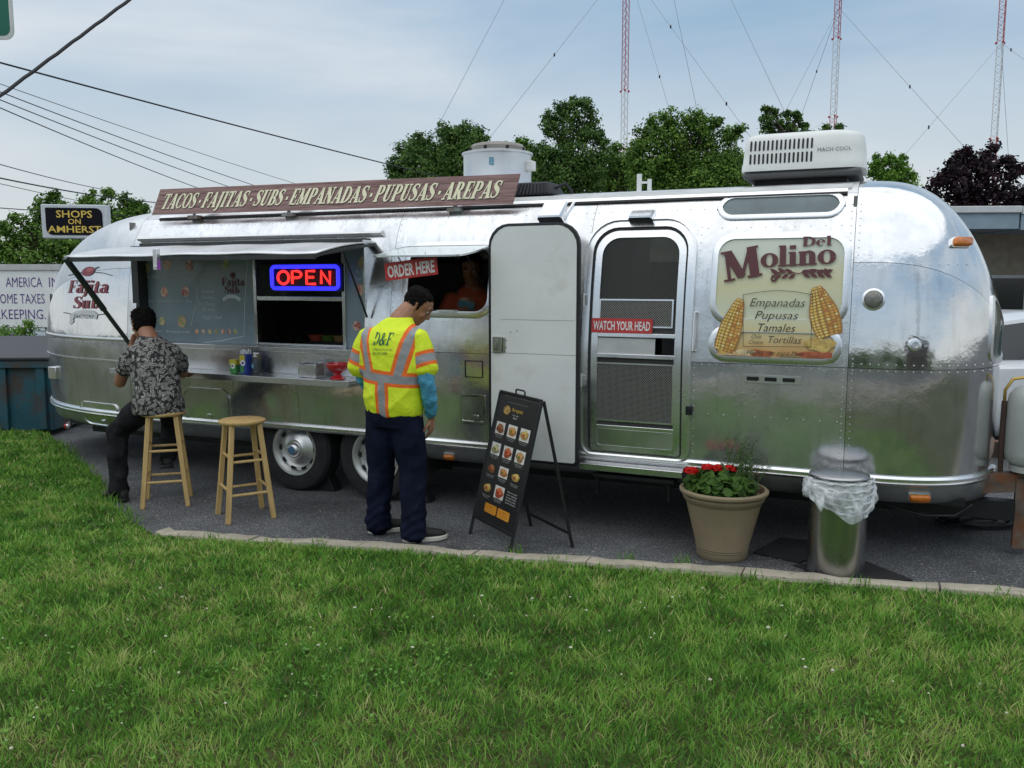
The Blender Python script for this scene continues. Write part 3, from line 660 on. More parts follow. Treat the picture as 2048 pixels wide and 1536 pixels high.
mn2 = MB().prism([(sN, 1.216), (.688, 1.216), (.688, 2.034), (sN, 2.034)], -.02, 0, BRD).build('menu_board', MENU, TR); mn2['label'] = 'narrow blue grey menu strip right of the serving window'
# serving window frame
SWF = STEEL
zb = wl(600, 597, -MY)[1]
for n_, a, b in (('window_post', (sM, MY-.02, 1.216), (sM+.03, MY+.03, 2.034)), ('window_post', (sN-.03, MY-.02, 1.216), (sN, MY+.03, 2.034)), ('window_rail', (sM+.031, MY-.015, zb-.018), (sN-.031, MY+.03, zb+.018)), ('window_rail', (sM+.031, MY-.015, 1.216), (sN-.031, MY+.02, 1.235))):
    MB().b2(a, b).build(n_, SWF, TR, bevel=.003)
MB().b2((sM+.031, MY+.022, zb+.019), (sN-.031, MY+.027, 2.033)).build('window_pane', M('dark_glass', (.012, .012, .016), .06, spec=.6), TR)
# kitchen shapes behind the window
MB().b2((-1.0, 1.3, .58), (.9, 1.75, 1.22)).build('kitchen_counter', STEEL, TR, bevel=.004)
mb = MB(); mb.b2((-.25, .5, 1.0), (.45, .8, 1.225)); mb.build('kitchen_rack', DARKM, TR)
for i in range(5): MB().lathe([(.0001, 0), (.06, .0), (.075, .05), (.07, .05), (.0001, .02)], 12, (-.2+i*.13, .62, 1.226)).build('food_tub', M('tub_%d' % (i % 3), [(.35, .06, .03), (.10, .16, .03), (.32, .20, .08)][i % 3], .5), TR)

# counter shelf
mb = MB(); mb.b2((-1.70, -.29, .985), (.755, .02, 1.0)); mb.b2((-1.70, -.295, .955), (.755, -.282, 1.003)); mb.b2((-1.70, -.282, .957), (-1.69, .01, .984)); mb.b2((.745, -.282, .957), (.755, .01, .984))
mb.build('counter_shelf', STEEL, TR, bevel=.002)
MB().prism([(-1.73, 1.003), (.73, 1.003), (.73, 1.174), (-1.73, 1.174)], .004, .012, SH).build('splash_back', STEEL, TR)
# chain from shelf corner to the jamb
mb = MB(); a, b = Vector((.74, -.27, 1.0)), Vector((.80, .045, 1.26))
for i in range(24):
    p = a.lerp(b, (i+.5)/24); dv = (b-a).normalized(); sd_ = Vector((1, 0, 0)) if i % 2 else dv.cross(Vector((1, 0, 0))).normalized()
    mb.tube([p+dv*.010*math.cos(k*math.pi/3)+sd_*.006*math.sin(k*math.pi/3) for k in range(7)], .0022, 5, False)
mb.build('chain', M('zinc', (.6, .6, .6), .35, 1.), TR)

# ---- the hatch lid, propped open: curved piece of the body
hy, hz_ = float(yin(2.05))-.01, 2.05
mbL, mbE = MB(), MB(); N_ = 10
def lidp(s, k, d=0):
    a = k; x = -(.76*a)+hy; z = hz_ - .105*a + .018*math.sin(a*math.pi)**1; return (s, x, z+d)
sx_ = np.linspace(-1.74, .74, 40)
for s in sx_:
    for k in np.linspace(0, 1, N_): p = lidp(s, k); mbL.v.append((p[0], p[1], p[2]+.004*math.sin(s*3.1+k*2)*k+.003*math.sin(s*9)))
mbL.f = [(i*N_+j, i*N_+j+1, (i+1)*N_+j+1, (i+1)*N_+j) for i in range(39) for j in range(N_-1)]
lid = mbL.build('hatch_lid', ALU_ROOF, TR)
md = lid.modifiers.new('s', 'SOLIDIFY'); md.thickness = .012; md.offset = -1
mbE.b2((-1.735, lidp(0, 1)[1]-.004, lidp(0, 1)[2]-.045), (.735, lidp(0, 1)[1]+.018, lidp(0, 1)[2]-.012))
for s in (-1.73, .715):
    for k in range(N_-1): mbE.beam(lidp(s+.008, k/(N_-1), -.028), lidp(s+.008, (k+1)/(N_-1), -.028), .018, .03, (1, 0, 0))
mbE.build('hatch_lid_frame', HM, TR)
MB().prism([(a, b) for a, b in ((-1.72, 0), (.72, 0), (.72, 1), (-1.72, 1))], 0, .01, lambda a, b, d: lidp(a, .02+.95*b, -.035+d)).build('hatch_lid_lining', M('lid_lining', (.10, .105, .10), .6, var=.3, scale=2), TR)
s0, z0 = wl(320, 500, .68)
mb = MB(); mb.b2((s0-.02, -.735, 1.83), (s0+.02, -.70, 1.985)); mb.b2((s0-.014, -.742, 1.845), (s0+.014, -.735, 1.86)); mb.build('lid_latch', ALU_TRIM, TR, bevel=.002)
a = Vector((-1.70, -.66, 1.93)); b = Vector((-1.71, -.02, 1.15))
mb = MB(); mb.beam(a, a.lerp(b, .55), .036, .036); mb.beam(a.lerp(b, .5), b, .026, .026); mb.build('lid_strut', M('strut_grey', (.09, .10, .095), .4, .7), TR)
mb = MB(); mb.tube([(.705, -.26, 1.98), (.74, -.01, 1.47)], .008, 8); mb.build('lid_strut', BLACK, TR)
# ================================================================== trailer: windows, doors, equipment, lettering
def OFFW(o): return lambda x, z, d: (x, -o-d, z)
def ring_frame(name, x0, x1, z0, z1, r, w_, mat_, mp_=SH, h_=.012, base=-.004, parent=None):
    o1, o2 = rrb(x0-w_, x1+w_, z0-w_, z1+w_, r+w_), rrb(x0-w_*.8, x1+w_*.8, z0-w_*.8, z1+w_*.8, r+w_*.8)
    i1, i2 = rrb(x0+.004, x1-.004, z0+.004, z1-.004, r), rrb(x0, x1, z0, z1, r)
    return MB().rings([(o1, base), (o1, h_*.6), (o2, h_), (i1, h_), (i2, base-.02)], False, mp_).build(name, mat_, parent or TR, ang=50)
def empty_part(name, parent=TR, label=None):
    o = bpy.data.objects.new(name, None); o.empty_display_size = .05; COL.objects.link(o); o.parent = parent
    if label: o['label'] = label
    return o
# ---- order window with its glass propped open
ow = empty_part('order_window')
HA = HOLES[1]
ring_frame('frame', HA[0], HA[1], HA[2], HA[3], .10, .045, ALU_TRIM, parent=ow)
yt_ = float(yin(1.99)); mb = MB()
def gl(a, b, d): return (HA[0]-.03+a*(HA[1]-HA[0]+.04), yt_-.02-.50*(1-b)-.0, 2.0-.085*max(0, 1-b)**1.2-.01*math.sin((1-b)*3.14)+d)
ol = rr(1, 1, .12, 5, .5, .5)
mb.prism(ol, 0, .006, gl)
mb.build('glass_flap', M('flap_glass', (.33, .45, .44), .12, 0, var=.1, spec=.8, coat=.5), ow)
MB().rings([(rr(1.0, 1.0, .12, 5, .5, .5), -.003), (rr(1.012, 1.02, .13, 5, .5, .5), -.003), (rr(1.012, 1.02, .13, 5, .5, .5), .009), (rr(1.0, 1.0, .12, 5, .5, .5), .009)], False, gl).build('flap_edge', ALU_TRIM, ow)
for s in (HA[0]+.06, HA[1]-.06): MB().tube([(s, yt_-.3, 1.925), (s, .06, 1.72)], .005, 6).build('flap_stay', DARKM, ow)
MB().b2((HA[0]+.28, -.02, HA[2]+.002), (HA[0]+.42, .06, HA[2]+.014)).build('sill_block', WHITE, ow)
# ---- open entrance door, folded back against the side
dr = empty_part('entrance_door', label='open entrance door folded flat, off white inside face')
DM = OFFW(.05)
dx0, dz1 = wl(980, 448, .06); dx1 = wl(1157, 690, .06)[0]; dz0 = wl(975, 917, .06)[1]; dx0 = wl(977, 690, .06)[0]
print('door', dx0, dx1, dz0, dz1)
RD = (.02, .02, .155, .155)
mb = MB(); mb.rings([(rrb(dx0, dx1, dz0, dz1, RD), -.03), (rrb(dx0, dx1, dz0, dz1, RD), .006), (rrb(dx0+.016, dx1-.016, dz0+.016, dz1-.016, RD), .010), (rrb(dx0+.020, dx1-.02, dz0+.02, dz1-.02, RD), .004)], False, DM); mb.build('door_gasket', BLACK, dr)
WDOOR = M('door_inside', (.80, .81, .78), .45, var=.06, scale=2.2, bump=.2, bscale=7, var2=(.66, .63, .56), v2scale=3.2, v2amt=.36)
zc_ = [dz0+.02, .99, 1.385, dz1-.02]
zA, zB = wl(1060, 708, .06)[1], wl(1060, 640, .06)[1]
oin = rrb(dx0+.02, dx1-.02, dz0+.02, dz1-.02, (.02, .02, .14, .14), 6)
def clip(ol, lo, hi):
    o = []
    for i in range(len(ol)):
        a, b = ol[i], ol[(i+1) % len(ol)]; pts = [a]
        for lim in (lo, hi):
            if (a[1]-lim)*(b[1]-lim) < 0: t = (lim-a[1])/(b[1]-a[1]); pts.append((a[0]+(b[0]-a[0])*t, lim))
        pts = [pts[0]]+sorted(pts[1:], key=lambda p: abs(p[1]-a[1])); o += [p for p in pts if lo-1e-6 <= p[1] <= hi+1e-6]
    return o
for lo, hi in ((dz0, zA-.0015), (zA+.0015, dz1)):
    MB().prism(clip(oin, lo, hi), -.01, .008, DM).build('door_panel', WDOOR, dr)
MB().b2((dx0+.1, -.0595, zB), (dx1-.03, -.0575, zB+.002)).build('panel_joint', M('joint_grey', (.25, .25, .24), .6), dr)
lx, lz = wl(998, 689, .06); mb = MB(); mb.b2((lx-.045, -.075, lz-.055), (lx+.028, -.055, lz+.055)); mb.b2((lx-.03, -.082, lz-.035), (lx+.0, -.075, lz+.04)); mb.beam((lx-.012, -.087, lz-.03), (lx-.012, -.087, lz+.02), .012, .01); mb.b2((lx+.03, -.068, lz-.052), (lx+.05, -.055, lz+.052))
mb.build('door_latch', M('latch_metal', (.33, .35, .31), .4, .8, var=.2), dr, bevel=.003)
mb = MB()
for a, b in ((.055, .03), (.055, -.02), (.09, .09), (.14, .1)): mb.lathe([(.004, 0), (.004, .002)], 6, (lx+a, -.0605, lz+b), ax='y')
mb.build('screw', DARKM, dr)
# ---- doorway with the closed screen door
sc_ = empty_part('screen_door')
H2 = HOLES[2]
RT = (.03, .03, .16, .16)
dw = empty_part('door_frame')
for n_, e0, e1, d0, d1, mt in (('drip_moulding', .062, .048, 0, .028, ALU_TRIM), ('jamb_flange', .046, .006, 0, .014, ALU_TRIM), ('seal', .006, -.008, .0, .004, BLACK)):
    o1 = rrb(H2[0]-e0, H2[1]+e0, H2[2]-e0*.4, H2[3]+e0, tuple(max(.01, k+e0) for k in RT), 7); o2 = rrb(H2[0]-e1, H2[1]+e1, H2[2]-e1*.4, H2[3]+e1, tuple(max(.01, k+e1) for k in RT), 7)
    MB().rings([(o1, -.01), (o1, d1), (o2, d1), (o2, -.05)], False, SH).build(n_, mt, dw, ang=50)
def SD(x, z, d): p = SH(x, z, d-.012); return p
a0, a1, b0, b1 = H2[0]+.008, H2[1]-.008, H2[2]+.004, H2[3]-.008
o1 = rrb(a0, a1, b0, b1, RT, 7); o2 = rrb(a0+.048, a1-.048, b0+.04, b1-.05, (.02, .02, .12, .12), 7)
MB().rings([(o1, -.012), (o1, .008), (o2, .008), (o2, -.012), (o1, -.012)], False, SD).build('screen_frame', ALU_TRIM, sc_, ang=50)
def zof(px, py): return shp(px, py)[1]
z_r1, z_r2, z_r3 = zof(1270, 671), zof(1270, 713), zof(1270, 858)
for z in (z_r1, z_r2, z_r3): MB().prism([(a0+.045, z-.014), (a1-.045, z-.014), (a1-.045, z+.014), (a0+.045, z+.014)], -.008, .012, SD).build('screen_rail', ALU_TRIM, sc_, bevel=.003)
MB().prism([(a0+.045, b0+.03), (a1-.045, b0+.03), (a1-.045, z_r3-.015), (a0+.045, z_r3-.015)], -.004, .004, SD).build('kick_plate', alu('kick_plate_alu', .34, .06, .1, 2, .7, .3), sc_)
def scr_mat(name, col, hole, scale, rough=.5, metal=.0):
    m = bpy.data.materials.new(name); m.use_nodes = True; n = m.node_tree; b = n.nodes['Principled BSDF']; lk = n.links.new
    b.inputs['Base Color'].default_value = (*col, 1); b.inputs['Roughness'].default_value = rough; b.inputs['Metallic'].default_value = metal
    t = n.nodes.new('ShaderNodeTexCoord'); sp = n.nodes.new('ShaderNodeSeparateXYZ'); lk(t.outputs['Object'], sp.inputs[0])
    def mth(op, a, b_=None):
        q = n.nodes.new('ShaderNodeMath'); q.operation = op
        for i, v in enumerate((a, b_)):
            if v is None: continue
            if isinstance(v, (int, float)): q.inputs[i].default_value = v
            else: lk(v, q.inputs[i])
        return q.outputs[0]
    u = mth('ADD', sp.outputs[0], sp.outputs[2]); v = mth('SUBTRACT', sp.outputs[0], sp.outputs[2])
    w_ = mth('MULTIPLY', mth('SINE', mth('MULTIPLY', u, scale)), mth('SINE', mth('MULTIPLY', v, scale)))
    lk(mth('LESS_THAN', mth('ABSOLUTE', w_), hole) if hole < 1 else mth('ADD', 0, .62), b.inputs['Alpha']); return m
PERF = scr_mat('perforated_sheet', (.26, .255, .23), .30, 190, .5, .3)
MESH = scr_mat('insect_screen', (.06, .06, .055), 2, 1, .8)
MB().prism([(a0+.04, z_r1+.01), (a1-.04, z_r1+.01), (a1-.04, b1-.1), (a1-.1, b1-.045), (a0+.1, b1-.045), (a0+.04, b1-.1)], -.002, -.001, SD).build('insect_screen', MESH, sc_)
MB().prism([(a0+.04, z_r3+.01), (a1-.04, z_r3+.01), (a1-.04, z_r2-.01), (a0+.04, z_r2-.01)], -.004, -.003, SD).build('insect_screen', MESH, sc_)
def px_rect(x0, x1, y0, y1):
    a, b = shp((x0+x1)/2, y0), shp((x0+x1)/2, y1); c, d = shp(x0, (y0+y1)/2), shp(x1, (y0+y1)/2); return c[0], d[0], b[1], a[1]
for (x0, x1, y0, y1) in ((1197, 1346, 598, 655), (1190, 1346, 727, 846)):
    r = px_rect(x0, x1, y0, y1); MB().prism([(r[0], r[2]), (r[1], r[2]), (r[1], r[3]), (r[0], r[3])], -.002, 0, SD).build('perforated_panel', PERF, sc_)
    MB().rings([(rrb(*r, .004, 2), -.003), (rrb(*r, .004, 2), .004), (rrb(r[0]+.01, r[1]-.01, r[2]+.01, r[3]-.01, .003, 2), .004), (rrb(r[0]+.01, r[1]-.01, r[2]+.01, r[3]-.01, .003, 2), -.003)], False, SD).build('panel_edge', ALU_TRIM, sc_)
r = px_rect(1180, 1309, 676, 711); MB().prism([(r[0], r[2]), (r[1], r[2]), (r[1], r[3]), (r[0], r[3])], -.004, .002, SD).build('slide_panel', M('slide_panel_grey', (.46, .47, .46), .5), sc_)
r = px_rect(1183, 1305, 637, 666); MB().prism([(r[0], r[2]), (r[1], r[2]), (r[1], r[3]), (r[0], r[3])], .009, .014, SD).build('warning_sign', M('sign_red', (.50, .035, .03), .4, var=.08), sc_)['label'] = 'red WATCH YOUR HEAD sign'
mb = MB(); tv = text2d('WATCH YOUR HEAD', 1, 0, .02, 'LEFT'); w_ = max(p[0] for p in tv[0]); k = (r[1]-r[0]-.03)/w_; kz = (r[3]-r[2])*.62/.72
put_text(mb, ([(p[0]*k, p[1]*kz) for p in tv[0]], tv[1]), SD, r[0]+.015, r[2]+(r[3]-r[2])*.20, .0155); mb.build('sign_lettering', M('sign_white', (.75, .74, .72), .5), sc_)
for zz_ in (zof(1165, 600), zof(1165, 760)): 
    mb = MB(); mb.lathe([(.012, -.045), (.012, .045)], 10, (H2[0]-.052, surf_y(2.5, zz_)-.02, zz_)); mb.b2((H2[0]-.075, surf_y(2.5, zz_)-.022, zz_-.035), (H2[0]-.02, surf_y(2.5, zz_)-.012, zz_+.035)); mb.build('hinge', ALU_TRIM, dw)
MB().b2((H2[0]-.03, -.10, .455), (H2[1]+.04, .10, .50)).build('threshold', STEEL, dw, bevel=.004)
MB().b2((H2[0]+.06, -.07, .405), (H2[1]-.02, .22, .43)).build('folding_step', DARKM, TR)
for s in (2.62, 3.12): MB().beam((s, -.04, .40), (s, -.02, .27), .02, .03).build('step_leg', DARKM, TR)
gs, gz = shp(1391, 665); MB().tube([SH(gs, gz+.13, .0), SH(gs, gz+.128, .045), SH(gs, gz-.118, .045), SH(gs, gz-.12, .0)], .010, 8).build('grab_handle', ALU_TRIM, TR)
# things seen dimly behind the screen
mb = MB(); mb.b2((2.1, 1.5, .58), (2.4, 2.1, 2.2)); mb.build('cupboard', WHITE, TR, bevel=.01)
mb = MB(); mb.b2((2.75, .95, .58), (3.15, 1.5, 1.05)); mb.build('worktop', STEEL, TR)
mb = MB(); mb.b2((2.78, 1.05, 1.051), (3.1, 1.4, 1.42)); mb.build('carton', M('carton_white', (.62, .64, .68), .5), TR, bevel=.006)
mb = MB(); mb.b2((2.775, 1.045, 1.30), (3.105, 1.405, 1.37)); mb.build('carton_band', M('carton_blue', (.03, .14, .55), .5), TR)
mb = MB(); mb.b2((2.86, 1.1, 1.45), (3.12, 1.16, 1.75), ); mb.build('tray', WHITE, TR, bevel=.02)
MB().lathe([(.0001, 0), (.09, .0), (.13, .10), (.125, .10), (.085, .012), (.0001, .012)], 18, (2.93, .5, 1.08)).build('mixing_bowl', M('bowl_blue', (.38, .52, .58), .4), TR)
MB().b2((2.7, .3, 1.03), (3.16, .72, 1.08)).build('worktop', DARKM, TR)
MB().disc(rrb(2.19, 2.81, 1.92, 2.2, .1), 0, lambda x, z, d: (x, 2.44-float(yin(z))+.004, z)).build('far_window_pane', M('far_pane', (.75, .70, .42), .3, trans=.6), TR)
# ---- printed side windows
DMX = dict(); 
up = px_rect(1433, 1688, 476, 640); lo = px_rect(1428, 1672, 664, 716); vi = px_rect(1444, 1682, 394, 430)
print('up', up, 'lo', lo, 'vi', vi)
wv = empty_part('vista_window'); ring_frame('frame', vi[0], vi[1], vi[2], vi[3], .075, .028, ALU_TRIM, parent=wv); MB().disc(rrb(vi[0], vi[1], vi[2], vi[3], .075), .003, SH).build('pane', GLASS_D, wv)
wu = empty_part('side_window'); ring_frame('frame', up[0], up[1], up[2], up[3], .10, .036, ALU_TRIM, parent=wu)
wo = empty_part('side_window'); ring_frame('frame', lo[0], lo[1], lo[2], lo[3], .075, .036, ALU_TRIM, parent=wo)
def film_mat():
    m = bpy.data.materials.new('print_film'); m.use_nodes = True; n = m.node_tree; b = n.nodes['Principled BSDF']; lk = n.links.new
    t = n.nodes.new('ShaderNodeTexCoord'); sp = n.nodes.new('ShaderNodeSeparateXYZ'); lk(t.outputs['Object'], sp.inputs[0])
    nz_ = n.nodes.new('ShaderNodeTexNoise'); nz_.inputs['Scale'].default_value = 5; nz_.inputs['Detail'].default_value = 5; lk(t.outputs['Object'], nz_.inputs['Vector'])
    q = n.nodes.new('ShaderNodeMapRange'); q.inputs[1].default_value = lo[2]; q.inputs[2].default_value = up[3]; lk(sp.outputs[2], q.inputs[0])
    ad = n.nodes.new('ShaderNodeMath'); ad.operation = 'MULTIPLY_ADD'; ad.inputs[1].default_value = .22; lk(nz_.outputs['Fac'], ad.inputs[0]); lk(q.outputs[0], ad.inputs[2])
    r = n.nodes.new('ShaderNodeValToRGB'); el = r.color_ramp.elements; el[0].position = .1; el[0].color = (.55, .28, .10, 1); el[1].position = 1.; el[1].color = (.64, .68, .57, 1)
    for p_, c_ in ((.22, (.70, .46, .18, 1)), (.34, (.70, .62, .34, 1)), (.5, (.66, .68, .50, 1)), (.72, (.68, .64, .38, 1))): x_ = el.new(p_); x_.color = c_
    lk(ad.outputs[0], r.inputs[0]); lk(r.outputs[0], b.inputs['Base Color']); b.inputs['Roughness'].default_value = .28; b.inputs['Coat Weight'].default_value = .3; return m
FILM = film_mat()
MB().disc(rrb(up[0]+.002, up[1]-.002, up[2]+.002, up[3]-.002, .098), .002, SH, 6).build('printed_pane', FILM, wu)
MB().disc(rrb(lo[0]+.002, lo[1]-.002, lo[2]+.002, lo[3]-.002, .073), .002, SH, 5).build('printed_pane', FILM, wo)
mb = MB(); nn_ = 14
for i in range(nn_+1):
    for z in np.linspace(lo[3]+.0, up[2]-.0, 4): mb.v.append(SH(lo[0]+.05+(lo[1]-lo[0]-.08)*i/nn_, z, .0135))
mb.f = [(i*4+j, (i+1)*4+j, (i+1)*4+j+1, i*4+j+1) for i in range(nn_) for j in range(3)]; mb.build('printed_strip', FILM, TR)
# lettering of the print
MAR = M('print_maroon', (.10, .018, .02), .35, var=.1); INK = M('print_ink', (.035, .032, .028), .45)
def P2(px, py): return shp(px, py)
def along(mb, s, x0, y0, x1, y1, h_px, d=.016, shear=0., fat=1.):
    """serif word whose baseline runs between two photograph points"""
    a, b = P2(x0, y0), P2(x1, y1); hh = abs(P2(x0, y0-h_px)[1]-a[1]); L_ = math.hypot(b[0]-a[0], b[1]-a[1]); k = L_/serif_w(s, hh)
    serif(mb, s, SH, a[0], a[1], hh, d, k, shear, math.atan2(b[1]-a[1], b[0]-a[0]), fat=fat)
mb = MB(); along(mb, 'M', 1447, 566, 1527, 551, 60, fat=1.1); along(mb, 'olino', 1522, 536, 1672, 528, 41, fat=1.12); along(mb, 'Del', 1604, 494, 1664, 492, 19, fat=1.05)
mb.build('print_lettering', MAR, TR)
mb = MB()      # leaf scroll under the name
cs_, cz_ = P2(1597, 548)
def leaf(mb, x, z, ang, L_, W_, d=.015):
    ca, sa = math.cos(ang), math.sin(ang); o = [(0, 0), (.3, .5), (.65, .42), (1, 0), (.65, -.3), (.3, -.35)]
    mb.add([SH(x+(a*L_)*ca-(b*W_)*sa, z+(a*L_)*sa+(b*W_)*ca, d) for a, b in o], [tuple(range(6))])
stroke(mb, [(cs_-.16, cz_-.01, .006), (cs_-.13, cz_-.035, .012), (cs_-.15, cz_-.045, .014), (cs_-.155, cz_-.02, .01), (cs_-.08, cz_+.02, .008), (cs_, cz_, .006), (cs_+.08, cz_+.025, .008), (cs_+.15, cz_+.01, .012), (cs_+.16, cz_+.03, .018)], SH, .015)
for i in range(7):
    leaf(mb, cs_-.12+i*.045, cz_+.005*(i % 2), 2.6 if i < 3 else .4-.2*(i % 2), .06, .03); leaf(mb, cs_-.10+i*.042, cz_, -2.5 if i < 3 else -.5, .055, .026, .0155)
mb.build('print_scroll', MAR, TR)
mb = MB()      # frame of the list
a, b, c, d = P2(1487, 693), P2(1622, 694), P2(1625, 590), P2(1487, 590)
fr = [a, b, c, (c[0]-.1, c[1]+.018), ((c[0]+d[0])/2, c[1]+.026), (d[0]+.1, d[1]+.018), d, a]
for p, q in zip(fr[:-1], fr[1:]): stroke(mb, [(*p, .0032), (*q, .0032)], SH, .0165)
mb.build('print_border', INK, TR)
for t_, x0, y0, x1, h in (('Empanadas', 1498, 613, 1611, 17), ('Pupusas', 1508, 638, 1597, 17), ('Tamales', 1512, 663, 1591, 17), ('Tortillas', 1533, 686, 1603, 15), ('Chile', 1502, 677, 1523, 9), ('Cheese', 1497, 688, 1527, 9), ('Hecho con puro Maiz', 1493, 708, 1608, 9)):
    a, b = P2(x0, y0), P2(x1, y0+1); tv = text2d(t_, 1, .32, -.006); w_ = max(p[0] for p in tv[0]); k = (b[0]-a[0])/w_; hh = abs(P2(x0, y0-h)[1]-a[1])/.72
    mb = MB(); put_text(mb, ([(p[0]*k, p[1]*hh) for p in tv[0]], tv[1]), SH, a[0], a[1], .0168); mb.build('print_script', INK, TR)

# corn cobs of the print: rows of kernels
KC = [M('kernel_%d' % i, c, .4, var=.1) for i, c in enumerate(((.80, .58, .14), (.72, .38, .08), (.55, .20, .06), (.85, .70, .30)))]
def cobw(t): return (.72+.28*math.sin(math.pi*min(1, t*1.15+.1)))*math.sqrt(max(0, 1-(t*.97)**4))
def cob(b, tp, wpx, name):
    base, tip = np.array(P2(*b)), np.array(P2(*tp)); ax = tip-base; Lc = np.linalg.norm(ax); ax /= Lc; pr = np.array([ax[1], -ax[0]]); W_ = wpx/330
    mbs = [MB() for _ in KC]; R_, C_ = 17, 6
    sh = MB(); sh.add([SH(*(base+ax*Lc*t+pr*(W_*.55*s_*cobw(t)+.004*s_)), .0142) for s_, tt in ((-1, np.linspace(0, 1, 12)), (1, np.linspace(1, 0, 12))) for t in tt], [tuple(range(24))]); sh.build(name, M('cob_husk', (.40, .20, .05), .5), TR)
    for i in range(R_):
        t = (i+.5)/R_; hw = W_*.5*cobw(t)
        for j in range(C_):
            u = (j+.5)/C_*2-1; c = base+ax*Lc*t+pr*hw*math.sin(u*1.35)/math.sin(1.35); wx = hw/C_*.95*math.cos(u*1.1)+.001; hz__ = Lc/R_*.42
            k = 0 if u < -.1 else (1 if (i*7+j*3) % 5 else 2); k = 3 if (i*5+j) % 7 == 0 else k
            mbs[k].add([SH(*(c+pr*wx*math.cos(a)+ax*hz__*math.sin(a)), .0152) for a in np.arange(6)*math.pi/3+.5], [tuple(range(6))])
    for q, m_ in zip(mbs, KC):
        if q.f: q.build('kernel_print', m_, TR)['kind'] = 'stuff'
cob((1447, 702), (1482, 598), 42, 'cob_print'); cob((1660, 672), (1633, 574), 52, 'cob_print')
for cx_, cy_, rx, ry, col in ((1465, 711, 36, 8, (.62, .42, .20)), (1520, 708, 26, 9, (.40, .12, .04)), (1640, 690, 30, 14, (.58, .40, .12)), (1632, 710, 36, 7, (.42, .11, .05)), (1580, 714, 26, 5, (.34, .24, .10)), (1446, 690, 14, 18, (.60, .38, .10)), (1490, 704, 20, 6, (.64, .50, .28)), (1610, 713, 14, 3, (.62, .45, .2))):
    c = P2(cx_, cy_); n_ = 22; MB().add([SH(c[0]+rx/330*(1+.15*math.sin(3*a+cx_))*math.cos(a), max(lo[2]+.008, c[1]+ry/330*(1+.2*math.sin(4*a+cx_))*math.sin(a)), .0135+.0001*(cx_ % 7)) for a in np.linspace(0, 2*math.pi, n_, endpoint=False)], [tuple(range(n_))]).build('food_print', M('food_print_%d' % cx_, col, .4, var=.35, scale=25), TR)
# ---- marker lights, lamps, hatches
AMB = M('amber_lens', (.62, .17, .01), .2, var=.15, scale=30, coat=.4); RED = M('red_lens', (.5, .01, .012), .2, coat=.4)
def marker(px, py, w_, h_, m_, mp_=SH, base=True):
    s, z = shp(px, min(py, 935)) if py < 935 else (shp(px, 935)[0], None)
    if z is None: s, z = shp(px, py)
    o = empty_part('marker_light')
    if base: MB().rings([(rr(w_*1.18, h_*1.2, h_*.35, 4, s, z), -.005), (rr(w_*1.14, h_*1.12, h_*.35, 4, s, z), .014), (rr(w_, h_, h_*.3, 4, s, z), .016)], True, mp_).build('base', ALU_TRIM, o)
    MB().rings([(rr(w_, h_, h_*.3, 4, s, z), .010), (rr(w_*.98, h_*.95, h_*.3, 4, s, z), .03), (rr(w_*.85, h_*.7, h_*.25, 4, s, z), .04)], True, mp_).build('lens', m_, o, ang=60)
marker(1920, 486, .10, .055, AMB); marker(900, 910, .085, .036, AMB); marker(1838, 992, .115, .042, AMB); marker(131, 851, .15, .05, RED)
def round_lamp(px, py, r, m_):
    s, z = shp(px, py); o = empty_part('porch_light'); ol = lambda k: [(s+r*k*math.cos(a), z+r*k*math.sin(a)) for a in np.linspace(0, 2*math.pi, 24, endpoint=False)]
    MB().rings([(ol(1.3), -.002), (ol(1.28), .008), (ol(1.02), .012), (ol(.98), .004)], False, SH).build('bezel', ALU_TRIM, o); MB().rings([(ol(1), .004), (ol(.9), .02), (ol(.6), .028), (ol(.2), .03)], True, SH).build('lens', m_, o, ang=60)
round_lamp(1747, 599, .052, M('lamp_lens', (.20, .195, .17), .25, var=.4, scale=40, coat=.3))
s, z = shp(1829, 690); ol = lambda k: [(s+.034*k*math.cos(a), z+.034*k*math.sin(a)) for a in np.linspace(0, 2*math.pi, 20, endpoint=False)]
MB().rings([(ol(1.2), -.003), (ol(1), .014), (ol(.55), .016), (ol(.5), .006)], True, SH).build('round_boss', ALU_TRIM, TR)  # small raised round boss with a recessed middle
def hatch(x0, x1, y0, y1, rpx, m_, lip=.006, d=.006, label=None):
    r = px_rect(x0, x1, y0, y1); R_ = rpx/300; o = empty_part('access_hatch', label=label)
    MB().rings([(rrb(*r, R_), -.003), (rrb(*r, R_), d+lip), (rrb(r[0]+.015, r[1]-.015, r[2]+.015, r[3]-.015, R_), d+lip), (rrb(r[0]+.018, r[1]-.018, r[2]+.018, r[3]-.018, R_), .003)], False, SH).build('frame', m_, o)
    MB().disc(rrb(r[0]+.018, r[1]-.018, r[2]+.018, r[3]-.018, R_), .004, SH, 3).build('door', m_, o)
    c = (r[0]*.5+r[1]*.5, r[2]*.78+r[3]*.22); MB().prism(rr(.05, .03, .006, 3, c[0]+.02, c[1]), .004, .016, SH).build('latch', ALU_TRIM, o); return o
hatch(367, 461, 776, 846, 28, ALU_LOW, .004); hatch(166, 238, 806, 850, 18, ALU_TRIM, .008); hatch(921, 971, 789, 846, 3, ALU_TRIM, .002, .005)
r = px_rect(930, 966, 721, 755); MB().rings([(rrb(*r, .004, 2), -.001), (rrb(*r, .004, 2), .006), (rrb(r[0]+.006, r[1]-.006, r[2]+.006, r[3]-.006, .003, 2), .006), (rrb(r[0]+.006, r[1]-.006, r[2]+.006, r[3]-.006, .003, 2), -.001)], False, SH).build('outlet_frame', DARKM, TR)
r = px_rect(1484, 1602, 751, 767); o = empty_part('vent_plate'); MB().prism(rrb(*r, .005, 2), -.001, .006, SH).build('plate', ALU_TRIM, o)
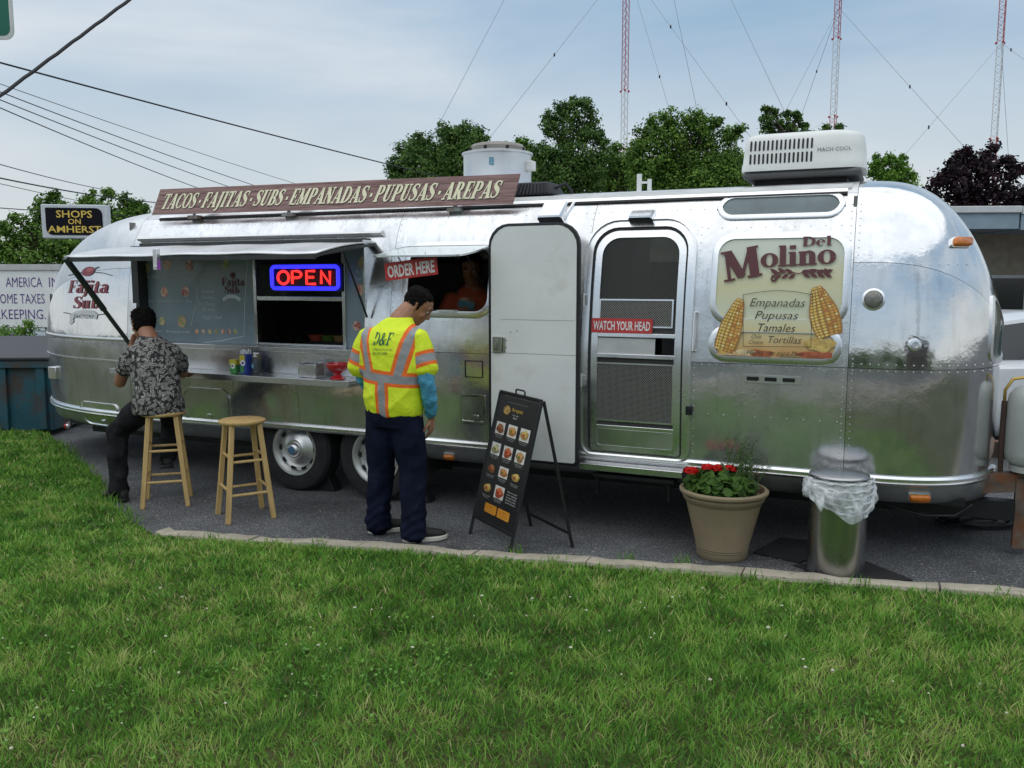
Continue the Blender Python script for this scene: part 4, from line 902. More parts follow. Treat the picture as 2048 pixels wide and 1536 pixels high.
for i in range(3): a = r[0]+.03+i*(r[1]-r[0]-.03)/3; MB().prism(rrb(a, a+.075, r[2]+.014, r[3]-.012, .004, 2), .005, .008, SH).build('slot', DARKM, o)
s, z = shp(1379, 820); mb = MB(); mb.b2((s-.02, -.03, z-.03), (s+.02, .03, z+.03)); mb.build('door_catch', DARKM, TR, bevel=.005)
# scoop lamps over the doors
def scoop(x0, x1, y0, y1):
    r = px_rect(x0, x1, y0, y1); z0, z1 = r[2], r[3]; o = empty_part('porch_scoop')
    prof = [(z1+.03, .0), (z1, .035), (z0+.01, .085), (z0, .08)]; mb = MB(); xs_ = [r[0], r[0]+.012, r[1]-.012, r[1]]
    for i, x in enumerate(xs_):
        k = .72 if i in (0, 3) else 1
        for zz_, dd in prof: mb.v.append(SH(x, zz_, dd*k))
        mb.v.append(SH(x, z0, -.002)); mb.v.append(SH(x, z1+.03, -.004))
    mb.f = [(i*6+j, (i+1)*6+j, (i+1)*6+(j+1) % 6, i*6+(j+1) % 6) for i in range(3) for j in range(6) if j != 3]+[tuple(range(5, -1, -1)), tuple(18+j for j in range(6))]
    mb.build('hood', ALU_TRIM, o, ang=30); MB().prism([(r[0]+.01, z0+.0), (r[1]-.01, z0), (r[1]-.01, z0+.012), (r[0]+.01, z0+.012)], .0, .07, SH).build('throat', BLACK, o)
scoop(1084, 1132, 412, 446); scoop(1262, 1309, 428, 447)
s, z = shp(1122, 440); MB().tube([SH(s+.02, z, .01), SH(s+.07, z+.12, .012)], .012, 8).build('conduit', ALU_TRIM, TR)
# ---- wheels
TYRE = M('tyre_rubber', (.018, .018, .019), .8, var=.4, scale=12, bump=.4, bscale=80); CHR = M('hub_chrome', (.80, .80, .78), .38, 1., var=.15, scale=8); RIMW = M('rim_steel', (.42, .41, .39), .4, .9, var=.2)
def wheel(s):
    o = empty_part('wheel'); o.location = (s, .185, .352)
    R_ = .352; pf = [(.215, -.09), (.30, -.105), (R_-.02, -.095), (R_, -.07), (R_, .07), (R_-.02, .095), (.30, .105), (.215, .09)]
    t = MB().lathe([(r_, -y_) for r_, y_ in pf[::-1]]+[(.215, .09)], 48, ax='y', cap=False); t.build('tyre', TYRE, o, ang=30)
    MB().lathe([(.222, -.088), (.218, -.098), (.205, -.096), (.19, -.07), (.182, -.035), (.165, -.03), (.16, -.05), (.12, -.075), (.085, -.085), (.08, -.09), (.0001, -.09)], 40, ax='y', cap=False).build('rim', CHR, o, ang=40)
    for i in range(10):
        a = 2*math.pi*i/10; c = (.172*math.cos(a), .172*math.sin(a)); ta = (-math.sin(a), math.cos(a)); ra = (math.cos(a), math.sin(a))
        vs = [(c[0]+ta[0]*.022*math.cos(k)+ra[0]*.011*math.sin(k), -.040-(.003 if True else 0), c[1]+ta[1]*.022*math.cos(k)+ra[1]*.011*math.sin(k)) for k in np.arange(10)*math.pi/5]
        MB().add([(p[0], -.0525, p[2]) for p in vs]+[(p[0], -.030, p[2]) for p in vs], [tuple(range(10))]+[(i_, (i_+1) % 10, 10+(i_+1) % 10, 10+i_) for i_ in range(10)]).build('vent_hole', BLACK, o)
    MB().lathe([(.062, -.085), (.06, -.105), (.045, -.122), (.03, -.13), (.0001, -.133)], 24, ax='y').build('hub_cap', CHR, o, ang=60)
    MB().lathe([(.036, -.124), (.034, -.1295), (.0001, -.1345)], 18, ax='y').build('hub_badge', M('badge_blue', (.10, .22, .38), .3, .3, var=.4, scale=60), o)
    return o
wheel(wl(582, 905, -.05)[0]); wheel(wl(745, 905, -.05)[0])
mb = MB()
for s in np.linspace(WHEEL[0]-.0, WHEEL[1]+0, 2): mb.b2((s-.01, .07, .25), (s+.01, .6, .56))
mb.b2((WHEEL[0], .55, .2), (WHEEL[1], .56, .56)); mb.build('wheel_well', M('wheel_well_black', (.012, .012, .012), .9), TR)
# added dark block that keeps light from passing under the body, then axles
MB().b2((WHEEL[0], .3, .40), (WHEEL[1], 2.1, .55)).build('underbody_light_block', DARKM, TR)
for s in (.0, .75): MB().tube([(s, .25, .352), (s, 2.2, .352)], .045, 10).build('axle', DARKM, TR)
# ---- roof equipment
ro = empty_part('roof_sign', label='long purple brown plank sign with cream dish names')
zt = [wl(318, 378, -.22), wl(1040, 347, -.24)]; zb_ = [wl(304, 430, -.2), wl(1025, 408, -.2)]
print('sign', zt, zb_)
bl, br, tl, tr = zb_[0], zb_[1], zt[0], zt[1]
def BP(u, v, d):
    x = (bl[0]*(1-u)+br[0]*u)*(1-v)+(tl[0]*(1-u)+tr[0]*u)*v; z = (bl[1]*(1-u)+br[1]*u)*(1-v)+(tl[1]*(1-u)+tr[1]*u)*v; return (x, .20+.04*v-d, z)
def wood_mat(name, c0, c1, stretch=(1.2, 9, 26), rough=.75, dark=None):
    m = bpy.data.materials.new(name); m.use_nodes = True; n = m.node_tree; b = n.nodes['Principled BSDF']; lk = n.links.new
    t = n.nodes.new('ShaderNodeTexCoord'); mp_ = n.nodes.new('ShaderNodeMapping'); mp_.inputs['Scale'].default_value = stretch; lk(t.outputs['Object'], mp_.inputs[0])
    a = n.nodes.new('ShaderNodeTexNoise'); a.inputs['Scale'].default_value = 2.2; a.inputs['Detail'].default_value = 9; a.inputs['Roughness'].default_value = .7; a.inputs['Distortion'].default_value = .6; lk(mp_.outputs[0], a.inputs['Vector'])
    r = n.nodes.new('ShaderNodeValToRGB'); r.color_ramp.elements[0].position = .32; r.color_ramp.elements[1].position = .68; r.color_ramp.elements[0].color = (*c0, 1); r.color_ramp.elements[1].color = (*c1, 1)
    lk(a.outputs['Fac'], r.inputs[0]); lk(r.outputs[0], b.inputs['Base Color']); b.inputs['Roughness'].default_value = rough
    bm_ = n.nodes.new('ShaderNodeBump'); bm_.inputs['Strength'].default_value = .3; bm_.inputs['Distance'].default_value = .004; lk(a.outputs['Fac'], bm_.inputs['Height']); lk(bm_.outputs[0], b.inputs['Normal']); return m
SIGNW = wood_mat('sign_wood', (.15, .072, .068), (.43, .275, .25))
for i in range(4):
    v0, v1 = i/4+.004, (i+1)/4-.004; MB().prism([(0, v0), (1, v0), (1, v1), (0, v1)], -.014-.001*(i % 2), .004+.0015*(i % 2), BP).build('plank', SIGNW, ro, bevel=.002)
mb = MB(); wtxt = 'TACOS.FAJITAS.SUBS.EMPANADAS.PUPUSAS.AREPAS'; Hs = 1.0; tot = serif_w(wtxt, 1., 1., .02)
def LP(x, y, d): return BP(.022+x/tot*.94, .22+y*.58, d)
# letters: crisp bold italic
serif(mb, wtxt, LP, 0, 0, 1., .007, 1., .22, 0, .02, fat=1.12); mb.build('sign_lettering', M('sign_cream', (.90, .85, .58), .5, var=.08, scale=20), ro)
mb = MB(); serif(mb, wtxt, lambda x, y, d: LP(x+.05, y-.045, d), 0, 0, 1., .0058, 1., .22, 0, .02, fat=1.16); mb.build('sign_letter_shade', M('sign_black', (.04, .02, .02), .6), ro)
for u in (.13, .42, .86): a, b = BP(u, 0, 0), BP(u, .9, -.02); mb = MB(); mb.beam((a[0], .22, a[2]-.03), (b[0], b[1]+.04, b[2]), .03, .02); mb.b2((a[0]-.055, .21, a[2]-.04), (a[0]+.055, .30, a[2]-.012)); mb.build('sign_bracket', M('rusty_bracket', (.20, .13, .07), .7, .4, var=.5, scale=20, var2=(.30, .31, .30), v2scale=9, v2amt=.5), ro)
# exhaust fan
fx = wl(995, 320, -1.1); fo = empty_part('exhaust_fan'); fo.location = (fx[0], 1.1, 2.40)
FAN = alu('fan_alu', .38, .08, .1, 2, .74, .25)
R_ = .285
MB().lathe([(R_+.02, 0), (R_, .05), (R_, .385), (R_+.014, .39), (R_+.014, .405), (R_-.02, .412), (R_-.045, .42)], 40).build('drum', FAN, fo, ang=30)
MB().lathe([(R_-.05, .40), (R_-.05, .45), (R_-.075, .475), (R_-.13, .487), (.0001, .49)], 36).build('cap', M('fan_cap', (.30, .28, .25), .7, .3, var=.2), fo, ang=40)
for i in range(8): a = i*math.pi/4; MB().box(((R_-.05)*math.cos(a), (R_-.05)*math.sin(a), .43), (.02, .02, .03)).build('cap_clip', DARKM, fo)
MB().b2((R_*.96, -.04, .25), (R_+.05, .04, .33)).build('junction_box', WHITE, fo, bevel=.008)
MB().add([(.08-.03, -R_*.98, .28), (.08+.015, -R_*.98-.002, .28), (.08+.015, -R_*.98-.002, .34), (.08-.03, -R_*.98, .34)], [(0, 1, 2, 3)]).build('fan_label', M('label_blue', (.15, .33, .42), .5, var=.5, scale=70), fo)
# black roof vent
bx_ = wl(1068, 385, -.6); vo = empty_part('roof_vent'); vo.location = (bx_[0], .62, 2.39)
vs = [(-.20, -.14, 0), (.20, -.14, 0), (.20, .16, 0), (-.20, .16, 0), (-.15, -.10, .10), (.15, -.10, .10), (.15, .12, .10), (-.15, .12, .10)]
MB().add(vs, [(3, 2, 1, 0), (4, 5, 6, 7), (0, 1, 5, 4), (1, 2, 6, 5), (2, 3, 7, 6), (3, 0, 4, 7)]).build('cover', M('vent_black', (.02, .02, .024), .6), vo, bevel=.012)
for i in range(11): x = -.15+i*.03; MB().beam((x, -.145, .012), (x*.8, -.108, .09), .008, .012).build('fin', M('vent_black', (0, 0, 0)), vo)
MB().tube([(.17, 0, .06), (.25, .0, .09), (.29, .02, .03), (.3, .02, -.02)], .012, 8).build('cable', DARKM, vo)
# small white bracket on the roof
b_ = wl(1288, 375, -.7); mb = MB(); mb.b2((b_[0]-.05, .68, 2.39), (b_[0]-.02, .71, 2.53)); mb.b2((b_[0]+.03, .68, 2.39), (b_[0]+.055, .71, 2.49)); mb.b2((b_[0]-.02, .685, 2.46), (b_[0]+.03, .705, 2.475)); mb.build('roof_bracket', WHITE, TR)
# air conditioner
ac = empty_part('air_conditioner'); l0, r0 = wl(1481, 340, -.62)[0], wl(1731, 330, -.62)[0]; zt0, zb0 = wl(1600, 263, -.70)[1], wl(1600, 338, -.62)[1]; print('ac', l0, r0, zt0, zb0)
ACW = M('ac_shroud', (.78, .79, .75), .45, var=.06, scale=3, bump=.05, bscale=20); hh = zt0-zb0
Wy = .66; cx_ = (l0+r0)/2; LX = r0-l0
ac.location = (cx_, .62, zb0)
prof = [(0, 1., 1.), (.04, 1., 1.), (.05, .985, .99), (hh*.55, .972, .95), (hh*.82, .955, .90), (hh*.95, .90, .82), (hh, .80, .70)]
mb = MB(); K_ = None; n_ = 0
for z, kx, ky in prof:
    ol = rr(LX*kx, Wy*ky, (.06, .16, .16, .06), 6, 0, Wy/2); K_ = len(ol); mb.v += [(p[0], p[1], z) for p in ol]; n_ += 1
mb.f = [(i*K_+j, i*K_+(j+1) % K_, (i+1)*K_+(j+1) % K_, (i+1)*K_+j) for i in range(n_-1) for j in range(K_)]+[tuple(range(K_-1, -1, -1)), tuple((n_-1)*K_+j for j in range(K_))]
mb.build('shroud', ACW, ac, ang=40)
for row in range(2):
    for i in range(15):
        x = -LX*.42+i*.0285; z = hh*(.60 if row else .25); yy_ = lambda zz_: np.interp(zz_, [0, .05, hh*.55, hh*.82], [0, .003, Wy*.025, Wy*.05])
        o = rr(.0125, hh*.27, .006, 3, x, z+hh*.06); MB().add([(a, float(yy_(b))-.0035, b) for a, b in o]+[(a, float(yy_(b))+.01, b) for a, b in o], [tuple(range(len(o)))]+[(k, (k+1) % len(o), len(o)+(k+1) % len(o), len(o)+k) for k in range(len(o))]).build('louvre_slot', BLACK, ac)
mb = MB(); tv = text2d('MACH COOL', .036, .0, 0); yy0 = float(np.interp(hh*.45, [0, .05, hh*.55], [0, .003, Wy*.025]))
put_text(mb, tv, lambda x, z, d: (x, yy0-.006+.03*(z-hh*.45)*0, z), LX*.12, hh*.42, 0); mb.build('ac_lettering', M('ac_grey', (.12, .12, .12), .5), ac)
mb = MB(); mb.b2((-LX*.49, .012, -.05), (LX*.47, Wy-.02, -.002)); mb.build('base_pan', M('ac_pan', (.10, .10, .10), .6, .2), ac, bevel=.03)
mb = MB(); mb.b2((-LX*.4, .12, -.12), (LX*.36, Wy-.1, -.048)); mb.build('duct', DARKM, ac)
# ---- front: tongue, gas bottles
TG = M('tongue_rust', (.17, .13, .10), .8, .3, var=.4, scale=9, var2=(.22, .09, .04), v2scale=7, v2amt=.45)
mb = MB(); mb.beam((4.7, .35, .47), (6.3, 1.22, .47), .09, .12); mb.build('tongue', TG, TR); mb = MB(); mb.beam((4.7, 2.09, .47), (6.3, 1.22, .47), .09, .12); mb.build('tongue', TG, TR)
mb = MB(); mb.b2((5.22, .62, .53), (5.62, 1.8, .545)); mb.build('bottle_tray', TG, TR)
mb = MB(); mb.beam((5.24, .6, .05), (5.24, .6, .5), .07, .07); mb.build('tongue_jack', TG, TR)
# ---- rear: bumper, tail lamp
mb = MB(); mb.b2((-2.70, .55, .36), (-2.55, .9, .52)); mb.build('bumper', TG, TR)
ls, lz = shp(112, 745); mb = MB(); mb.b2((ls-.05, surf_y(ls, lz)-.05, lz-.06), (ls+.06, surf_y(ls, lz)+.05, lz+.06)); mb.build('tail_bracket', ALU_TRIM, TR, bevel=.006)
mb = MB(); s, z = shp(100, 600); mb.add([(s-.18, surf_y(s, z)+.2, z-.06), (s+.02, surf_y(s, z)-.02, z-.05), (s+.02, surf_y(s, z)-.02, z+.06), (s-.18, surf_y(s, z)+.2, z-.035)], [(0, 1, 2, 3)]); lamp_ = mb.build('rear_vent_hood', BLACK, TR); lamp_.modifiers.new('s', 'SOLIDIFY').thickness = .03
# ---- rear logo
mb = MB(); LOGO = M('logo_maroon', (.25, .035, .05), .4, var=.1); 
def along2(mb, s, x0, y0, x1, y1, h_px, d=.006, shear=0., fat=1.):
    a, b = P2(x0, y0), P2(x1, y1); hh = abs(P2(x0, y0-h_px)[1]-a[1]); tot = serif_w(s, 1.)
    serif(mb, s, lambda x, y, dd: SH(a[0]+(b[0]-a[0])*x/tot, a[1]+(b[1]-a[1])*x/tot+y*hh, dd), 0, 0, 1., d, 1., shear, fat=fat)
along2(mb, 'Fajita', 136, 586, 217, 586, 25, shear=.12, fat=1.0); along2(mb, 'Sub', 146, 617, 199, 617, 24, shear=.1, fat=1.05); mb.build('logo_lettering', LOGO, TR)
def blobp(cx, cy, rx, ry, d, name, m_, mp_=SH, n=26, tilt=0., wob=0.):
    c = P2(cx, cy); sc_x = abs(P2(cx+10, cy)[0]-P2(cx-10, cy)[0])/20; sc_z = abs(P2(cx, cy+10)[1]-P2(cx, cy-10)[1])/20
    ps = []
    for a in np.linspace(0, 2*math.pi, n, endpoint=False):
        r_ = 1+wob*math.sin(3*a+cx); x_, y_ = rx*r_*math.cos(a), ry*r_*math.sin(a); x_, y_ = x_*math.cos(tilt)-y_*math.sin(tilt), x_*math.sin(tilt)+y_*math.cos(tilt); ps.append(mp_(c[0]+x_*sc_x, c[1]+y_*sc_z, d))
    return MB().add(ps, [tuple(range(n))]).build(name, m_, TR)
blobp(177, 543, 13, 9, .006, 'logo_olive', LOGO, tilt=.3)
blobp(181, 540, 7, 4, .0068, 'logo_highlight', M('logo_pink', (.42, .10, .11), .4), tilt=.3)
mb = MB()
for p, w_ in ((((188, 541), (192, 537), (198, 534)), .012), (((137, 551), (160, 546), (166, 545)), .008), (((190, 545), (205, 546), (224, 551)), .008), (((128, 625), (142, 628)), .008), (((196, 630), (218, 627)), .008)):
    stroke(mb, [(*P2(*q), w_) for q in p], SH, .006)
mb.build('logo_lines', M('logo_grey', (.12, .12, .13), .5), TR)
mb = MB(); rp_ = [(141, 637), (150, 630), (160, 627), (172, 626), (186, 628), (195, 634)]; stroke(mb, [(*P2(*q), .055) for q in rp_], SH, .006); stroke(mb, [(*P2(*q), .04) for q in ((140, 646), (148, 640))], SH, .0055); mb.build('logo_ribbon', M('ribbon_white', (.62, .63, .64), .5), TR)
mb = MB(); a, b = P2(149, 636), P2(190, 636); tv = text2d('FACTORY', 1, 0, .005); w_ = max(p[0] for p in tv[0]); put_text(mb, ([(p[0]/w_*(b[0]-a[0]), p[1]*.05) for p in tv[0]], tv[1]), SH, a[0], a[1]-.0, .0072); mb.build('ribbon_lettering', M('logo_grey', (0, 0, 0)), TR)
# ---- menu board print
def PB(px, py): return wl(px, py, -MY+.0)
FOODC = [((.72, .40, .28), (.25, .42, .10)), ((.75, .22, .14), (.80, .66, .45)), ((.78, .62, .50), (.45, .08, .05)), ((.75, .58, .30), (.20, .36, .08))]
def food_print(px, py, r, i, parent=TR):
    c = PB(px, py); rz_ = r/245; ol = lambda k: [(c[0]+rz_*k*1.0*math.cos(a), c[1]+rz_*k*1.08*math.sin(a)) for a in np.linspace(0, 2*math.pi, 20, endpoint=False)]
    A_, B_ = FOODC[i % 4]
    MB().add([BRD(x, y, .0022) for x, y in ol(1)], [tuple(range(20))]).build('dish_print', M('dish_%d' % (i % 4), A_, .4, var=.3, scale=22, var2=B_, v2scale=26, v2amt=.5), parent)
k = 0
for px, py, r in ((294, 536, 9), (335, 529, 11), (379, 530, 11), (452, 529, 8), (287, 584, 10), (329, 584, 10), (371, 583, 11), (324, 642, 8), (364, 643, 12), (394, 663, 5), (407, 663, 5), (420, 663, 5), (433, 663, 5), (446, 663, 5), (459, 663, 5), (471, 663, 5), (726, 526, 11), (721, 580, 10), (714, 652, 9)): food_print(px, py, r, k); k += 1
mb = MB()
for p in (((258, 672), (268, 520)), ((496, 515), (490, 600), (488, 672)), ((488, 672), (440, 682), (360, 690)), ((262, 672), (258, 690)), ((395, 562), (394, 600)), ((392, 610), (386, 630), (383, 652))): stroke(mb, [(*PB(*q), .006) for q in p], BRD, .002, False)
for t_, x0, y0, x1, h in (('Steak', 404, 586, 430, 8), ('Chicken', 402, 598, 428, 8), ('Pork Cheese', 396, 611, 430, 8), ('Shrimp', 404, 622, 430, 8), ('Veggie / Beef', 404, 637, 445, 8), ('Shrimp Taco   Beef Taco   Veggie', 275, 555, 400, 5), ('Steak Fajita   Chicken Fajita   Mix', 270, 603, 385, 5), ('Burrito   Empanada', 290, 663, 380, 5), ('Tostada  4.50', 712, 560, 732, 5), ('6.50', 712, 545, 730, 6)):
    a, b = PB(x0, y0), PB(x1, y0); tv = text2d(t_, 1, .1, 0); w_ = max(p[0] for p in tv[0]); put_text(mb, ([(p[0]/w_*(b[0]-a[0]), p[1]*h/245/.72) for p in tv[0]], tv[1]), BRD, a[0], a[1], .0024)
mb.build('menu_lettering', M('menu_white', (.66, .70, .72), .5), TR)
mb = MB()
for t_, x0, y0, x1, h in (('Fajita', 444, 571, 490, 16), ('Sub', 449, 586, 480, 14)):
    a, b = PB(x0, y0), PB(x1, y0); tot = serif_w(t_, 1.); serif(mb, t_, lambda x, y, dd: BRD(a[0]+(b[0]-a[0])*x/tot, a[1]+y*h/245, dd), 0, 0, 1., .0024, fat=1.1)
c = PB(466, 550); mb.add([BRD(c[0]+.03*math.cos(a), c[1]+.022*math.sin(a), .0024) for a in np.arange(14)*2*math.pi/14], [tuple(range(14))]); mb.build('menu_logo', M('menu_maroon', (.10, .012, .02), .5), TR)
mb = MB(); stroke(mb, [(*PB(*q), .03) for q in ((446, 600), (455, 594), (463, 593), (472, 594), (481, 600))], BRD, .0024); mb.build('menu_ribbon', M('menu_white', (0, 0, 0)), TR)
# ---- curved corner window of the nose
def nose(fr, z, d):
    c = CAPS[1]; a = min(.985, fr)*math.pi/2; out_ = []
    def pt(a, z):
        cs, cz = math.cos(a)**c['p'], math.cos(a)**c['pz']; zz_ = z if z <= c['zc'] else c['zc']+(z-c['zc'])*cz
        return Vector((c['s0']+c['L']*math.sin(a)**c['p'], 1.22+(float(yin(z))-1.22)*cs, zz_))
    q = pt(a, z); n_ = (pt(a+.01, z)-pt(a-.01, z)).cross(pt(a, z+.01)-pt(a, z-.01)).normalized(); return tuple(q+n_*d)
nw_ = empty_part('nose_window'); no1 = rrb(.62, .96, 1.27, 2.02, .06, 6)
MB().rings([(rrb(.595, .975, 1.235, 2.06, .08, 6), -.004), (rrb(.595, .975, 1.235, 2.06, .08, 6), .010), (no1, .012), (no1, .0)], False, nose).build('frame', ALU_TRIM, nw_)
MB().disc(no1, .004, nose, 5).build('pane', M('nose_glass', (.05, .085, .075), .12, var=.2, spec=.5), nw_)
# ================================================================== objects round the trailer
def TLv(v, z=None): return TL(v[0], v[1], v[2] if z is None else z)
# ---- bar stools
PINE = wood_mat('pine', (.46, .295, .105), (.66, .45, .19), (9, 9, 1.6), .45)
def make_stool():
    o = bpy.data.objects.new('bar_stool', None); COL.objects.link(o); H_ = .735
    MB().lathe([(.0001, H_-.03), (.13, H_-.032), (.160, H_-.028), (.170, H_-.016), (.168, H_-.005), (.155, H_), (.0001, H_+.001)], 36).build('seat', PINE, o, ang=50)
    tp, bt = .098, .165; legs = []
    for i, (a, b) in enumerate(((-1, -1), (1, -1), (1, 1), (-1, 1))):
        p0, p1 = Vector((a*bt, b*bt, 0)), Vector((a*tp, b*tp, H_-.03)); legs.append((p0, p1)); mb = MB(); mb.beam(p0, p1, .036, .036, (1, 0, 0)); mb.build('leg', PINE, o, bevel=.005)
    for i in range(4):
        (a0, a1), (b0, b1) = legs[i], legs[(i+1) % 4]
        for z in ((.20, .44) if i % 2 == 0 else (.235, .475)):
            t = z/(H_-.03); MB().tube([a0.lerp(a1, t), b0.lerp(b1, t)], .0105, 8).build('rung', PINE, o)
    return o
def seat_at(px, py, z): return gnd(px, py, z)
st1 = make_stool(); p = gnd(326, 822, .735); st1.location = (p.x, p.y, 0); st1.rotation_euler.z = math.radians(17)
tag(st1, 'light pine bar stool under the man in the patterned shirt', 'bar stool', 'pine bar stools at the counter')
st2 = copy_tree(st1); p = gnd(484, 838, .735); st2.location = (p.x, p.y, 0); st2.rotation_euler.z = math.radians(31)
tag(st2, 'empty light pine bar stool in front of the trailer wheel', 'bar stool', 'pine bar stools at the counter')
# ---- flower pot
POT = M('pot_clay', (.245, .19, .115), .8, var=.12, scale=4, bump=.3, bscale=90)
pc = gnd(1456, 1127); pc.y += .16
pt = thing('planter', 'large tan plastic flower pot with red geraniums and tall herb stems', 'planter', pc)
MB().lathe([(.0001, .0), (.150, .0), (.160, .012), (.160, .05), (.165, .055), (.163, .062), (.168, .07), (.166, .078), (.235, .36), (.242, .365), (.246, .375), (.252, .38), (.256, .395), (.250, .405), (.262, .412), (.276, .422), (.277, .436), (.266, .446), (.252, .444), (.246, .425), (.243, .40), (.0001, .40)], 48).build('pot', POT, pt, ang=40)
MB().lathe([(.242, .395), (.15, .405), (.0001, .41)], 24).build('soil', M('potting_bark', (.16, .08, .035), .95, var=.5, scale=40, bump=1, bscale=60), pt)
def leaf_mat(name, c, c2, tr=.25):
    m = bpy.data.materials.new(name); m.use_nodes = True; n = m.node_tree; b = n.nodes['Principled BSDF']; lk = n.links.new
    a = n.nodes.new('ShaderNodeAttribute'); a.attribute_name = 'tint'; r = n.nodes.new('ShaderNodeValToRGB'); r.color_ramp.elements[0].color = (*c, 1); r.color_ramp.elements[1].color = (*c2, 1); lk(a.outputs['Fac'], r.inputs[0]); lk(r.outputs[0], b.inputs['Base Color'])
    b.inputs['Roughness'].default_value = .6; b.inputs['Specular IOR Level'].default_value = .2
    t = n.nodes.new('ShaderNodeBsdfTranslucent'); lk(r.outputs[0], t.inputs[0]); x = n.nodes.new('ShaderNodeMixShader'); x.inputs[0].default_value = tr; lk(b.outputs[0], x.inputs[1]); lk(t.outputs[0], x.inputs[2]); lk(x.outputs[0], n.nodes['Material Output'].inputs[0]); return m
def cards(name, P, N, size, tint, mat_, parent=None, aspect=.62, k=6):
    """leaf shapes: k-gon leaves at P facing N"""
    n = len(P); N = N/np.maximum(np.linalg.norm(N, axis=1, keepdims=True), 1e-6); r = RNG.normal(size=(n, 3)); u = np.cross(N, r); u /= np.maximum(np.linalg.norm(u, axis=1, keepdims=True), 1e-6); v = np.cross(N, u)
    an = np.linspace(0, 2*np.pi, k, endpoint=False); rad = np.ones(k) if k != 4 else np.ones(4)
    V = np.stack([P+u*(size*math.cos(a))[:, None]+v*(size*aspect*math.sin(a))[:, None]+N*(size*.22*math.cos(2*a))[:, None] for a in an], 1).reshape(-1, 3)
    me = bpy.data.meshes.new(name); me.vertices.add(n*k); me.vertices.foreach_set('co', V.ravel()); me.loops.add(n*k); me.loops.foreach_set('vertex_index', np.arange(n*k)); me.polygons.add(n); me.polygons.foreach_set('loop_start', np.arange(n)*k); me.update(calc_edges=True)
    a_ = me.attributes.new('tint', 'FLOAT', 'POINT'); a_.data.foreach_set('value', np.repeat(tint, k)); me.materials.append(mat_); o = bpy.data.objects.new(name, me); COL.objects.link(o)
    if parent is not None: o.parent = parent
    return o
CLV = leaf_mat('clover_leaf', (.06, .17, .03), (.19, .38, .07))
tag(cards('clover_leaves', LEAVES_LATER[0], LEAVES_LATER[1], LEAVES_LATER[2], LEAVES_LATER[3], CLV, None, .9, 6), 'patches of low clover leaves among the lawn grass', 'clover', kind='stuff')
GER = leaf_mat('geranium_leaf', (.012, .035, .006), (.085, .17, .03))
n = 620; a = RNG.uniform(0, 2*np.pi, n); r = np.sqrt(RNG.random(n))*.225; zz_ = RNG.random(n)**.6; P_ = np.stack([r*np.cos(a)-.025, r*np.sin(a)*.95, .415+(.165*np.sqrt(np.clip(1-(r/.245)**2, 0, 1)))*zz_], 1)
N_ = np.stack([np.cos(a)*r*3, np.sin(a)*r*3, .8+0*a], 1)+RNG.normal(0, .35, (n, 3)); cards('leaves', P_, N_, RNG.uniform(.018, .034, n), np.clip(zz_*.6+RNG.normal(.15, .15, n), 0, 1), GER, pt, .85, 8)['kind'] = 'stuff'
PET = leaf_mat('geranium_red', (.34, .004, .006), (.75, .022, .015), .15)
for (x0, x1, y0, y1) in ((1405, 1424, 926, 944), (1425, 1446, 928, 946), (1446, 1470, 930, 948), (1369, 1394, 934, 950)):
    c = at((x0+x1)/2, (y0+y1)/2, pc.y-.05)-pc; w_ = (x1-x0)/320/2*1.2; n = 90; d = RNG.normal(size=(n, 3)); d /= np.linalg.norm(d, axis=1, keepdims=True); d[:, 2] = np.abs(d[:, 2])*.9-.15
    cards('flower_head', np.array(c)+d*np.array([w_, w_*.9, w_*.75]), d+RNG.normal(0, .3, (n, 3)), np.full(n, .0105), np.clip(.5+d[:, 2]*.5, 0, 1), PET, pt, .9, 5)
    MB().tube([(c.x*.6, c.y*.6, .45), (c.x*.9, c.y*.9, c.z-.02), tuple(c)], .003, 5).build('flower_stem', M('stem_green', (.08, .15, .03), .6), pt)
LAV = leaf_mat('herb_leaf', (.06, .10, .04), (.20, .27, .14)); PL, NL, TL_, mb = [], [], [], MB()
for i in range(34):
    bx, by = RNG.normal(.10, .055), RNG.normal(0, .06); hh = RNG.uniform(.14, .33) if i > 6 else RNG.uniform(.30, .37); lx, ly = RNG.normal(.03, .05), RNG.normal(0, .05)
    pts = [(bx+lx*t*t, by+ly*t*t, .41+hh*t) for t in (0, .33, .66, 1)]; mb.tube(pts, [.0022, .002, .0016, .001], 4)
    for t in np.linspace(.18, 1, 17):
        q = np.array((bx+lx*t*t, by+ly*t*t, .41+hh*t))
        for k in range(3): d = RNG.normal(size=3); d[2] = abs(d[2])*.8; d /= np.linalg.norm(d); PL.append(q+d*.011); NL.append(np.cross(d, RNG.normal(size=3))); TL_.append(RNG.uniform(.2, 1))
mb.build('herb_stems', M('stem_green', (0, 0, 0)), pt)['kind'] = 'stuff'; cards('herb_leaves', np.array(PL), np.array(NL), np.full(len(PL), .011), np.array(TL_), LAV, pt, .22, 6)['kind'] = 'stuff'
